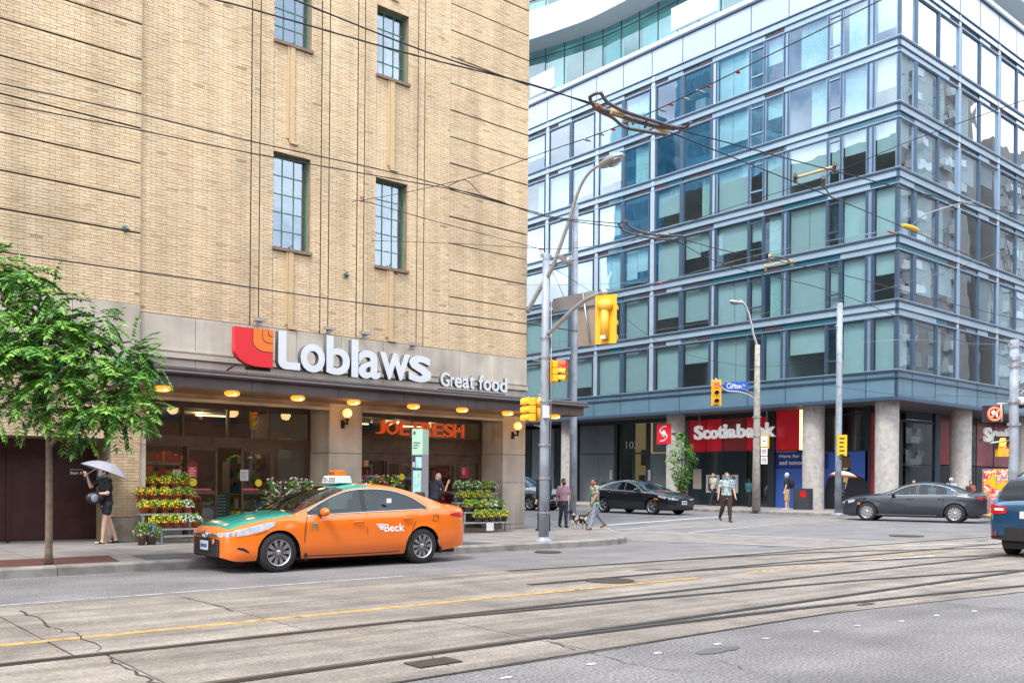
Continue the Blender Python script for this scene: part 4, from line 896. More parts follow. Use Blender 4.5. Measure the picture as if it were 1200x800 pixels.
# grey panels and lit entrance
ya, yb_, yc, yd = wy(680), wy(702), wy(721.5), wy(763)
zr = wz(700, 532)
for a, b in ((ya, yb_), (yb_, yc)):
    wbox(a-.02, b+.02, SZ, zr-.03, M_gp, 'cladding_panel'); wbox(a-.02, b+.02, zr+.03, zT-.25, M_gp, 'cladding_panel')
wbox(ya, wy(908), zT-.24, zT, M_df, 'fascia')
wbox(ya, yc, zr-.03, zr+.03, M_df, 'frame_member', 0, .075)
for p, w_ in ((722, .22), (728, .10), (760, .30)): wbox(wy(p)-w_/2, wy(p)+w_/2, SZ, zT-.25, M_df, 'frame_member', .0, .09)
wbox(yd, wy(728), zr-.05, zr+.05, M_df, 'frame_member', .001, .085); wbox(wy(743)-.1, wy(743)+.06, SZ, zT-.25, M_df, 'frame_member', .001, .08)
MB().box(XS-.03, yd, SZ, XS-.02, wy(728), zT-.25).build('shop_window', glass('lobby_glass', (.8, .8, .7), .06, .85), gbd)
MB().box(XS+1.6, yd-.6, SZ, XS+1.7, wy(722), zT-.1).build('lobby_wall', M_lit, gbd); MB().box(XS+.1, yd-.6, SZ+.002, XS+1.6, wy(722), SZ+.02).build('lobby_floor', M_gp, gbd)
for p, zz in ((735, 3.0), (752, 2.6), (733, 1.4), (754, 1.0)): MB().box(XS+1.5, wy(p)-.25, zz-.5, XS+1.58, wy(p)+.2, zz+.5).build('wall_picture', mat('lobby_brown', (.22, .15, .08), .7), gbd)
M_num = mat('number_white', (.45, .44, .40), .5)
put_text('street_number', '103', FACE_W(XS-.10, wy(735, 521), wz(742, 525.5)), wy(735)-wy(749), wz(742, 517)-wz(742, 525.5), M_num, gbd, .01, off=.01)
for p in (717.5, 762.5): wbox(wy(p)-.12, wy(p)+.10, 1.55, 2.2, mat('intercom', (.55, .56, .57), .4, .5), 'intercom', .08, .06)
for a, b in ((wy(763), wy(781)), (wy(781), wy(808))): wbox(a+.16 if a == wy(763) else a-.02, b+.02, SZ, zr-.03, M_gp, 'cladding_panel', .0, .05); wbox(a-.02 if a != wy(763) else a-.16, b+.02, zr+.03, zT-.25, M_gp, 'cladding_panel', .0, .05)
# bank front: red band over dark glass
zred = wz(848, 528.5)
rp_ = [808, 828, 847, 875, 904]
for k, (a, b) in enumerate(zip(rp_[:-1], rp_[1:])): wbox(wy(a)-.02, wy(b)+.02, zred, zT-.25, M_rg if k in (0, 1, 3) else M_rg2, 'red_panel', .0, .05)
for k, (a, b) in enumerate(((808, 828), (828, 847), (847, 875))): wbox(wy(a)-.02, wy(b)+.02, SZ, zred-.03, mat('black_glass', (.018, .028, .035), .12, coat=.4, rndv=.2), 'dark_panel', .0, .05)
for p in (808, 828, 847, 875, 906): wbox(wy(p)-.02, wy(p)+.02, SZ, zT-.25, M_df, 'frame_member', .001, .07)
wbox(wy(904)+.1, wy(909.5), SZ, zT, M_df, 'frame_member', .0, .20)
wbox(wy(809), wy(904), zred-.06, zred-.0, M_df, 'frame_member', .002, .08)
MB().box(XS-.03, wy(904), SZ, XS-.02, wy(877), zred-.06).build('shop_window', M_dg, gbd)
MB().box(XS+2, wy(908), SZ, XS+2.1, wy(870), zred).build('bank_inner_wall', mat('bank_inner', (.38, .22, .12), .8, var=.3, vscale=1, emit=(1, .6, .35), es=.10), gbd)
# cash machines
def atm(pa, pb, ya_, yb_2, lab):
    y0, y1 = wy(pb), wy(pa); z1, z0 = wz(pa, ya_), wz(pb, yb_2); t = thing('cash_machine', lab, 'cash machine', (XS-.05, y0, z0))
    w_, h_ = y1-y0, z1-z0; MB().box(-.05, 0, 0, -.001, w_, h_).build('surround', mat('atm_grey', (.50, .49, .46), .5), t); MB().box(-.07, w_*.18, h_*.1, -.0505, w_*.82, h_*.9).build('recess', mat('atm_dark', (.06, .07, .08), .4), t); MB().box(-.08, w_*.28, h_*.52, -.0705, w_*.72, h_*.84).build('screen', mat('atm_screen', (.10, .25, .22), .3, emit=(.3, .6, .5), es=.3), t)
atm(829, 844, 556, 577, 'white framed cash machine beside the walking man in the pale shirt'); atm(848, 866, 556, 577.5, 'white framed cash machine behind the woman in blue')
wbox(wy(813.5), wy(823), wz(818, 572.5), wz(818, 549.5), mat('notice_beige', (.38, .33, .27), .6, var=.1), 'notice_panel', .055, .03)
# red wall and poster right of the post
wbox(wy(909.5)-.01, wy(937), zred-.02, zT, M_rg, 'red_panel', .0, .05); wbox(wy(937), wy(941), zred-.02, zT, M_gold, 'lit_strip', .0, .04); wbox(wy(941), wy(966), zred-.02, zT, M_rg, 'red_panel', .0, .05)
pz0, pzt, pz1 = SZ, wz(920, 549), wz(920, 528.5)
wbox(wy(909.5)-.01, wy(945), pz0, pzt, M_blue, 'poster', .0, .05); wbox(wy(909.5)-.01, wy(945), pzt+.001, pz1-.03, M_navy, 'poster', .0, .05)
for k, (s_, ya2, w_) in enumerate((('Here for you now', 537, 4.15), ('and tomorrow', 544, 3.25))):
    put_text('lettering', s_, FACE_W(XS-.052, wy(914, ya2), wz(914, ya2)-.02), w_*.62, .23, M_white, gbd, .003, off=.012)
# poster with a smiling man in a dark suit (flat print behind the glass)
y1p, y0p = wy(966.5), wy(1019.5); wbox(y0p, y1p, SZ, wz(1000, 528), M_blue, 'poster', .0, .05); wbox(wy(971.5), y1p, 2.2, wz(1000, 530), M_navy, 'poster', .052, .002)
adp = thing('printed_figure', 'printed picture of a smiling bearded man in a dark suit on the blue window poster', 'poster')
def flat(poly, m, o, name): 
    pts = [AX(px, py, XS-.055-o) for px, py in poly]; MB().prism([(p[1], p[2]) for p in pts], XS-.055-o, XS-.053-o, T=lambda a, b, h: (h, a, b)).build(name, m, adp)
M_suit = mat('print_suit', (.012, .013, .02), .6); M_skin3 = mat('print_skin', (.16, .075, .045), .6); M_beard = mat('print_hair', (.012, .009, .008), .6)
def oval(cx_, cy_, rx, ry, n=20, a0=0, a1=360): return [(cx_+rx*math.cos(R(a0+(a1-a0)*k/n)), cy_+ry*math.sin(R(a0+(a1-a0)*k/n))) for k in range(n)]
flat([(967, 597), (966, 575), (970, 560), (980, 556), (985, 553), (998, 553), (1004, 556.5), (1014, 561), (1018, 568), (1018.5, 597)], M_suit, 0, 'suit')
flat([(985, 554), (989, 567), (990.5, 573), (994, 560), (996, 553)], mat('print_shirt', (.62, .48, .22), .6), .003, 'shirt')
flat(oval(990.5, 543, 6.6, 11.2), M_skin3, .006, 'face'); flat(oval(990.5, 549, 6.2, 6.0, 20, -10, 190), M_beard, .009, 'beard'); flat(oval(990.5, 536, 6.4, 5, 14, 180, 360), M_beard, .009, 'hair')
flat(oval(990.3, 548, 3.2, 2.0, 14, 0, 180), M_white, .012, 'teeth')
for q in (987.6, 993.2): flat(oval(q, 541, 1.1, .6), M_beard, .012, 'eye')
# the lit interior right of the column
zmid = wz(1000, 528)
for k, (a, b) in enumerate(((966, 973), (973, 975.5), (975.5, 986), (986, 990), (990, 998), (998, 1004), (1004, 1019))):
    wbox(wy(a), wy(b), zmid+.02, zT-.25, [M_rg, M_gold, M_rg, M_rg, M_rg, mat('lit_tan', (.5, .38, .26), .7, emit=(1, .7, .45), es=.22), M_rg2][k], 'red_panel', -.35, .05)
MB().box(XS-.04, wy(1026), zmid+.02, XS-.03, wy(966), zT-.02).build('shop_window', M_dg, gbd)
wbox(wy(1024), wy(966), zT-.42, zT-.32, M_df, 'frame_member', .03, .05); wbox(wy(1020)-.05, wy(1019), SZ, zT, M_df, 'frame_member', .0, .10); wbox(wy(1026), wy(1020)-.05, SZ, zT-.42, M_rg2, 'red_panel', .0, .05)
wbox(wy(1024), wy(966), zmid-.03, zmid+.02, M_df, 'frame_member', .002, .08)
# far stretch to the left of the entrance and beyond
for k in range(7):
    a = ya+.1+k*2.4; MB().box(XS-.05, a, SZ, XS, a+2.3, zT-.25).build('cladding_panel', M_gp if k % 2 else MATS['black_glass'], gbd)
MB().box(XS, YSF, SZ, XS+.1, ya-8 if False else YSF+.01, zT).build('frame_member', M_df, gbd)
# street side
def sx_(px, py=540): return AY(px, py, YSF)[0]
def sz_(px, py): return AY(px, py, YSF)[2]
def sbox(x0, x1, z0, z1, m, name, o=0, t=.06): return MB().box(min(x0, x1), YSF-o-t, z0, max(x0, x1), YSF-o, z1).build(name, m, gbd)
MB().box(XS-.05, YSF-.05, SZ, XS+.12, YSF+.1, zT).build('frame_member', M_df, gbd)
sbox(XS+.12, sx_(1050), SZ, zT, M_rg, 'red_panel'); MB().box(sx_(1050), YSF+2.2, SZ, sx_(1102), YSF+2.3, zT).build('bank_inner_wall', MATS['bank_inner'], gbd)
for a, b, m in ((1058, 1063, M_rg), (1086, 1090, M_rg), (1063, 1065, M_gold)): sbox(sx_(a), sx_(b), SZ, zT-.6, m, 'inner_column', -.8, .1)
sbox(sx_(1065), sx_(1092), 3.35, 3.41, M_gold, 'lit_strip', -1.5); sbox(sx_(1060), sx_(1092), 3.15, 3.19, M_gold, 'lit_strip', -1.2)
MB().box(sx_(1052), YSF-.03, SZ, sx_(1094), YSF-.02, zT).build('shop_window', M_dg, gbd)
sbox(sx_(1052), sx_(1096), zT-.62, zT-.5, M_df, 'frame_member', 0, .09); sbox(sx_(1052), sx_(1096), 2.45, 2.5, M_df, 'frame_member', 0, .07); sbox(sx_(1093.5), sx_(1099), SZ, zT, mat('frame_teal', (.05, .10, .13), .4, .3), 'frame_member', 0, .12); sbox(sx_(1052), sx_(1056), SZ, zT-.62, M_df, 'frame_member', 0, .08)
for k in range(12):
    x0_ = sx_(1099)+k*2.35; sbox(x0_+.02, x0_+2.33, 2.55, zT-.25, [M_rg2, MATS['black_glass'], M_rg2, M_rg2, M_rg, M_rg2][k % 6], 'red_panel'); sbox(x0_+.02, x0_+2.33, SZ, 2.5, MATS['black_glass'], 'dark_panel'); sbox(x0_-.03, x0_+.02, SZ, zT, M_df, 'frame_member', 0, .08)
sbox(sx_(1099), SEND, zT-.25, zT, M_df, 'fascia')
pl_ = thing('cushion_sign', 'pale aqua cushion shaped sign with mirrored letters in the bank window', 'sign', (sx_(1079, 556), YSF+.25, sz_(1079, 556)))
a0_, a1_ = sx_(1065, 556)-sx_(1079, 556), sx_(1092.5, 556)-sx_(1079, 556); hh_ = (sz_(1079, 548)-sz_(1079, 565))/2
MB().prism([(a0_, hh_), (a0_*.98, 0), (a0_*1.02, -hh_), (0, -hh_*.9), (a1_, -hh_), (a1_*.97, 0), (a1_*1.0, hh_*1.05), (0, hh_*.92)], -.06, .06, T=lambda a, b, h: (a, h, b)).build('cushion', mat('aqua_cloth', (.22, .42, .44), .8), pl_, bevel=.03)
put_text('lettering', 'NBOO', Matrix.Translation((a1_*.72, -.07, -hh_*.4)) @ Matrix.Scale(-1, 4, (1, 0, 0)) @ Matrix.Rotation(R(90), 4, 'X'), (a1_-a0_)*.62, hh_*1.0, mat('letter_dark', (.03, .05, .06), .6), pl_, .004)
MB().box(a0_*.8, -.02, -sz_(1079, 556)+SZ+.02, a1_*.8, .3, -hh_-.01).build('plinth', M_df, pl_)
# bank letters: on the left face hung in front of the red band; on the street face likewise
bs = thing('bank_sign', 'white raised bank lettering on the red band facing the side street', 'sign')
chs = [('S', 814.5, 824.5, 498.5, 515), ('c', 824.5, 832.5, 503.5, 514.3), ('o', 833, 842, 503.5, 514), ('t', 842.3, 848, 499, 513.5), ('i', 848.5, 853, 496.8, 513.3), ('a', 853.5, 863.2, 502, 513), ('b', 864.5, 874.5, 496.4, 512.8), ('a', 875.5, 884.5, 501, 512.5), ('n', 886, 896.5, 500.5, 512), ('k', 898, 909.5, 494.5, 511.5)]
for ch, xa, xb, ya_, yb2 in chs:
    X_ = XS-.45; xm_ = (xa+xb)/2; Y1 = AX(xa, ya_, X_)[1]; Y0 = AX(xb, ya_, X_)[1]; Z1 = AX(xm_, ya_, X_)[2]; Z0 = AX(xm_, yb2, X_)[2]
    put_text('letter', ch, FACE_W(X_, Y1, Z0), Y1-Y0, Z1-Z0, mat('bank_letter', (.82, .82, .81), .5, emit=(1, 1, 1), es=.14), bs, .06, off=.03)  # letters given a weak glow to read white under the dark soffit
MB().box(XS-.40, wy(905), zT-1.35, XS-.36, wy(814), zT-1.28).build('support_rail', M_df, bs)
for p in (824, 903): MB().box(XS-.40, wy(p)-.04, zT-1.3, XS-.34, wy(p)+.04, zT+.02).build('hanger', mat('hanger_grey', (.4, .42, .44), .4, .4), bs)
bs2 = thing('bank_sign', 'white raised bank lettering facing the main street, partly behind the right edge pole', 'sign')
for ch, xa, xb, ya_, yb2 in (('S', 1152, 1160.5, 500.5, 517.5), ('c', 1161, 1167.5, 504.5, 517.8), ('o', 1168, 1175, 505, 518.5), ('t', 1175.3, 1180, 502, 519), ('i', 1180.5, 1184, 500.5, 519.5), ('a', 1184.5, 1192.5, 506, 520), ('b', 1193.3, 1201.5, 501, 520.5), ('a', 1202.5, 1210, 507, 521), ('n', 1211.5, 1220, 507, 521.5), ('k', 1221.5, 1231, 502, 522)):
    Y_ = YSF-.45; X0 = AY(xa, ya_, Y_)[0]; X1 = AY(xb, ya_, Y_)[0]; xm_ = (xa+xb)/2; Z1 = AY(xm_, ya_, Y_)[2]; Z0 = AY(xm_, yb2, Y_)[2]
    put_text('letter', ch, FACE_S(X0, Y_, Z0), X1-X0, Z1-Z0, MATS['bank_letter'], bs2, .06, off=.03)
MB().box(sx_(1152), YSF-.40, 4.1, sx_(1232), YSF-.36, 4.17).build('support_rail', M_df, bs2)
# square projecting sign
a = AX(779, 496.5, 41.0); b = AX(779, 520, 41.0); yl, yr = AX(771, 508, 41.0)[1], AX(787.5, 508, 41.0)[1]
ps = thing('projecting_sign', 'square red sign with a white curved emblem beside the first round column', 'sign')
MB().box(40.9, yr, b[2], 41.0, yl, a[2]).build('sign_box', mat('sign_box_red', (.62, .012, .03), .4, emit=(1, .02, .03), es=.10), ps, bevel=.01)
yc_, zc_ = (yl+yr)/2, (a[2]+b[2])/2; wS, hS = (yl-yr), (a[2]-b[2])
eS = lambda u, v: (40.89, yc_-u*wS, zc_+v*hS)
em = MB(); em.tube(smooth_path([eS(.22, .36), eS(.02, .36), eS(-.20, .24), eS(-.22, .08), eS(-.02, -.02)], 5), .045, 6); em.tube(smooth_path([eS(0, .04), eS(.2, -.06), eS(.22, -.2), eS(.02, -.34), eS(-.22, -.36)], 5), .045, 6); em.ell(eS(0, .02), (.02, wS*.15, hS*.17), 16, 8); em.build('emblem', M_white, ps)
MB().box(40.93, yr-.02, zc_-.03, 40.97, yr+.0-.35, zc_+.03).build('arm', M_df, ps)
# ================================================================ CURVED WHITE TOWER ABOVE
tw = thing('curved_tower', 'pale curved apartment tower with glass storeys rising above the corner block', 'building')
zS = 31.3
gl_pts = [GP(x, y, zS)[:2] for x, y in ((619.7, 62.8), (647, 55), (702, 36.6), (739, 19.7), (774, 2))]
G0 = smooth_path([(40.2, 54.5, 0)]+[(x, y, 0) for x, y in gl_pts]+[(gl_pts[-1][0]+.1, 34, 0), (gl_pts[-1][0]+.9, 30.5, 0), (46.4, 27.4, 0), (50, 25.6, 0), (55, 24.9, 0), (82, 24.6, 0)], 6)
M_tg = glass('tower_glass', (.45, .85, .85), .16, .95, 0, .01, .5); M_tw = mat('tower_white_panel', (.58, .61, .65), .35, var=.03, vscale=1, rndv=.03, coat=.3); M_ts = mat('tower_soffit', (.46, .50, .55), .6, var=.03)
M_tgs = mat('tower_screen', (.50, .58, .62), .25, coat=.3, rndv=.1)
def off_path(P, d):
    out = []; n = len(P)
    for i, p in enumerate(P):
        t = (P[min(i+1, n-1)]-P[max(i-1, 0)]).normalized(); out.append(Vector((p.x+t.y*d, p.y-t.x*d, 0)))
    return out
RZ0 = ROOF+.3; G1 = resample([(p.x, p.y) for p in G0], 1.55); G1 = [Vector((p.x, p.y, 0)) for p in G1]; G0 = [Vector((p.x, p.y, 0)) for p in resample([(p.x, p.y) for p in G0], .8)]
for st in range(3):
    z0 = RZ0 if st == 0 else zS+2.1+(st-1)*3.2-.9; z1 = zS if st == 0 else z0+3.2-.3
    n = len(G1)
    for i in range(0, n-1, 1):
        a, b = G1[i], G1[i+1]; L_ = (b-a).length
        if L_ < .15: continue
        k = max(1, round(L_/1.5))
        for q in range(k):
            p0 = a+(b-a)*q/k; p1 = a+(b-a)*(q+1)/k; zt = z1-.55
            mb = MB(); mb.add([(p0.x, p0.y, z0), (p1.x, p1.y, z0), (p1.x, p1.y, zt), (p0.x, p0.y, zt)], [(0, 1, 2, 3)]); mb.add([(p0.x, p0.y, zt+.08), (p1.x, p1.y, zt+.08), (p1.x, p1.y, z1), (p0.x, p0.y, z1)], [(0, 1, 2, 3)])
            w_ = mb.build('window', M_tg, tw, fix=False)
            fm = MB(); fm.tube([(p0.x, p0.y, z0), (p0.x, p0.y, z1)], .05, 4, smooth=False); fm.tube([(p0.x, p0.y, zt+.04), (p1.x, p1.y, zt+.04)], .045, 4, smooth=False); fm.build('frame', mat('tower_frame', (.03, .055, .07), .5), w_)
            if rg2.random() < .35:
                d = (p1-p0).normalized(); nn = Vector((-d.y, d.x, 0)); c0 = p0+nn*.3; c1 = p1+nn*.3
                if nn.x < 0 and nn.y < 0: pass
                MB().add([(c0.x, c0.y, z0), (c1.x, c1.y, z0), (c1.x, c1.y, zt), (c0.x, c0.y, zt)], [(0, 1, 2, 3)]).build('blind', M_bl, w_, fix=False)
# balcony slab and white balustrade
def ribbon(P, z0, z1, name, m, par, th=.12, sign=1, per=1, gap=.01):
    for i in range(0, len(P)-per, per):
        a, b = P[i], P[i+per]; d = (b-a).normalized(); n_ = Vector((d.y, -d.x, 0)); a2 = a+d*gap; b2 = b-d*gap
        MB().prism([(a2.x, a2.y), (b2.x, b2.y), (b2.x-n_.x*th, b2.y-n_.y*th), (a2.x-n_.x*th, a2.y-n_.y*th)], z0, z1).build(name, m, par)
O0 = off_path(G0, -1.75) if (off_path(G0, 1)[0].x > G0[0].x) else off_path(G0, 1.75)
ribbon(O0, zS-.02, zS+.95, 'balcony_panel', M_tw, tw); ribbon(O0, zS+.97, zS+1.9, 'balcony_panel', M_tw, tw)
sl_ = MB(); n = len(G0); vs = []
for z in (zS+.02, zS+.25):
    for p, q in zip(O0, G0): vs += [(p.x, p.y, z), (q.x+(.5 if True else 0), q.y+.3, z)]
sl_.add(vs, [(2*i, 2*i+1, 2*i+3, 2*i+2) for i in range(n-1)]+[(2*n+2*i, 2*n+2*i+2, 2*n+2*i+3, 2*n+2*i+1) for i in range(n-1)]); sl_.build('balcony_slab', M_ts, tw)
# dark rooms inside the tower
I0 = [Vector((p.x+(1.6 if i < n*.75 else 0), p.y+(1.6 if i > n*.4 else .6), 0)) for i, p in enumerate(G0)]
n = len(G0); cr_ = MB(); vs = [(p.x, p.y, z) for z in (RZ0, 38) for p in I0]; cr_.add(vs, [(i, i+1, n+i+1, n+i) for i in range(n-1)]); cr_.build('inner_wall', M_room, tw, fix=False)
tc_ = MB(); tc_.prism([(p.x, p.y) for p in G0]+[(82, 70), (42, 70)], 38.2, 38.5); tc_.build('roof', M_tw, tw)
# low terrace screens
for (px0, px1, za_, zb2) in ((646, 675, .35, 1.75),):
    p0 = GP(645, 86, 27.6); p1 = GP(675, 78, 27.6)
MB().box(XG+.35, 44.2, 27.2, XG+.5, 46.6, 28.5).build('terrace_screen', M_tgs, tw)
MB().box(XG+.35, 31.2, 27.2, XG+.5, 34.4, 28.5).build('terrace_screen', M_tgs, tw)
MB().box(XG+.3, YG+.3, ROOF-.1, 82, WEND, ROOF+.05).build('terrace', M_tw, tw)
# ================================================================ BUILDINGS BEHIND THE CAMERA AND BEYOND, SEEN MIRRORED IN THE GLASS
def block(lab, x0, y0, x1, y1, h, m, wm, face, fl=3.1, bay=3.4, win=(1.9, 1.7), name='city_building', bal=None):
    t = thing(name, lab, 'building', (0, 0, 0)); MB().box(x0, y0, 0, x1, y1, h).build('wall', m, t); mb = MB(); bb_ = MB()
    for k in range(int((h-5)/fl)):
        z = 4.5+k*fl
        for f in face:
            lo, hi = (x0, x1) if f in 'NS' else (y0, y1); j = lo+.8
            while j+win[0] < hi-.5:
                if f == 'N': mb.box(j, y1, z, j+win[0], y1+.06, z+win[1])
                if f == 'S': mb.box(j, y0-.06, z, j+win[0], y0, z+win[1])
                if f == 'E': mb.box(x1, j, z, x1+.06, j+win[0], z+win[1])
                if f == 'W': mb.box(x0-.06, j, z, x0, j+win[0], z+win[1])
                if bal and f == 'N' and int((j-lo)/bay) % 3 == 1: bb_.box(j-.4, y1+.07, z-.5, j+win[0]+.4, y1+1.2, z+.5)
                j += bay
    mb.build('windows', wm, t)
    if bal and bb_.v: bb_.build('balconies', bal, t)
    return t
M_wdk = mat('city_window', (.03, .05, .065), .12, coat=.5); M_tan = mat('city_tan', (.34, .31, .29), .85, var=.1, vscale=.5); M_redb = mat('city_red_brick', (.17, .065, .045), .9, var=.2, vscale=3, bump=.3); M_blueg = mat('city_blue_glass', (.09, .34, .52), .12, .2, var=.2, vscale=.2, coat=.5)
M_bd = mat('city_blue_dark', (.045, .21, .35), .12, .1, coat=.5)
M_wb = mat('city_white', (.72, .72, .72), .6)
block('red brick shop row across the street behind the viewer', -40, -22, 64, -10.5, 12.5, M_redb, M_wdk, 'N', 3.0, 3.0, (1.3, 1.7))
block('low grey brick building behind the viewer to the left', -90, -24, -42, -10.5, 11, M_plain, M_wdk, 'N')
block('tan apartment tower with pale balconies far along the near side of the street', 84, -40, 130, -14, 56, M_tan, M_wdk, 'NW', 3.0, 3.6, (2.0, 1.7), bal=M_wb)
block('pale apartment tower with white balconies at the far end of the street', 134, -38, 190, -13, 50, M_tan, M_wdk, 'NW', 3.0, 3.2, (2.2, 1.8), bal=M_wb)
block('blue glass tower beyond the brick building', -40, 97, -30, 105, 60, M_blueg, M_bd, 'ES', 3.3, 1.6, (1.2, 2.2)); block('second blue glass tower beyond the brick building', -40, 80, -30, 92, 66, M_blueg, M_bd, 'ES', 3.3, 1.6, (1.2, 2.2))
block('red brick row beyond the far end of the side street', 18, 150, 60, 190, 14, M_redb, M_wdk, 'S')
block('grey office block further along the far side of the street', 90, 19, 150, 60, 24, M_gp, M_wdk, 'SW')
# ================================================================ CARS
def interp(pts, x):
    if x <= pts[0][0]: return pts[0][1]
    for (a, p), (b, q) in zip(pts[:-1], pts[1:]):
        if x <= b:
            t = (x-a)/(b-a); return p+(q-p)*t
    return pts[-1][1]
def curve(pts):
    """smooth curve through control points, sampled"""
    P = smooth_path([(a, b, 0) for a, b in pts], 10); P = [(p.x, p.y) for p in P]; return lambda x: interp(P, x)
M_tyre = mat('tyre', (.022, .022, .023), .85, var=.2, vscale=20, bump=.2); M_rim = mat('alloy', (.50, .50, .52), .3, .85); M_rimd = mat('alloy_dark', (.06, .06, .065), .4, .6)
M_blk = mat('black_plastic', (.018, .018, .02), .5); M_chr = mat('chrome', (.70, .71, .72), .12, 1); M_seat = mat('seat_cloth', (.045, .045, .05), .9)
M_cg = glass('car_glass', (.52, .66, .67), .02, .85, 0); M_hl = glass('lamp_lens', (.95, .97, 1), .12, 1.0, 0); M_hli = mat('lamp_inner', (.78, .79, .80), .3, .1, var=.25, vscale=14)
M_tl = mat('tail_lamp_red', (.45, .01, .012), .12, coat=.6, emit=(1, .01, .01), es=.06); M_amb = mat('lamp_amber', (.85, .24, .02), .2, coat=.5); M_plate = mat('plate_white', (.62, .66, .74), .5)
def wheel(par, x, y, r, w, side, style=0, hub=None):
    """side -1 faces local -y"""
    t = MB(); s = side; prof = [(r*.66, -w*.5), (r*.80, -w*.52), (r*.95, -w*.46), (r, -w*.34), (r, w*.34), (r*.95, w*.46), (r*.80, w*.5), (r*.66, w*.5), (r*.66, -w*.5)]
    t.lathe([(a, b) for a, b in prof], 36, 0, (0, 0, 0), 'Y')
    for k in range(36):
        a = 2*PI*k/36; 
    wt = t.build('wheel', M_tyre, par, (x, y, r))
    rim = MB(); f = s*w*.44
    rim.lathe([(r*.67, s*w*.50), (r*.62, s*w*.47), (r*.60, s*w*.30)], 36, 0, axis='Y'); rim.lathe([(.001, s*w*.22), (r*.60, s*w*.22)], 28, 1, axis='Y', smooth=False)
    n = {0: 10, 1: 10, 2: 5, 3: 5}[style]
    for k in range(n):
        a = 2*PI*k/n
        for dd in ((-.09, .09) if style == 0 else (-.13, .13) if style == 1 else (0,) if style == 3 else (-.17, .17)):
            w0, w1 = (.020, .032) if style in (0, 1) else (.035, .055); w0 *= r/.33; w1 *= r/.33
            a1 = a+dd*.35; a2 = a+dd; p1 = (math.cos(a1), math.sin(a1)); p2 = (math.cos(a2), math.sin(a2)); q1 = (-p1[1], p1[0]); q2 = (-p2[1], p2[0])
            r0, r1 = r*.10, r*.625; pts = [(p1[0]*r0-q1[0]*w0/2, p1[1]*r0-q1[1]*w0/2), (p2[0]*r1-q2[0]*w1/2, p2[1]*r1-q2[1]*w1/2), (p2[0]*r1+q2[0]*w1/2, p2[1]*r1+q2[1]*w1/2), (p1[0]*r0+q1[0]*w0/2, p1[1]*r0+q1[1]*w0/2)]
            rim.prism(pts, s*w*.30, s*w*.43, 0, T=lambda a_, b_, h: (a_, h, b_))
    rim.lathe([(.001, s*w*.46), (r*.13, s*w*.45), (r*.17, s*w*.36)], 16, 0, axis='Y')
    rim.build('rim', [M_rim, M_rimd], wt)
    return wt
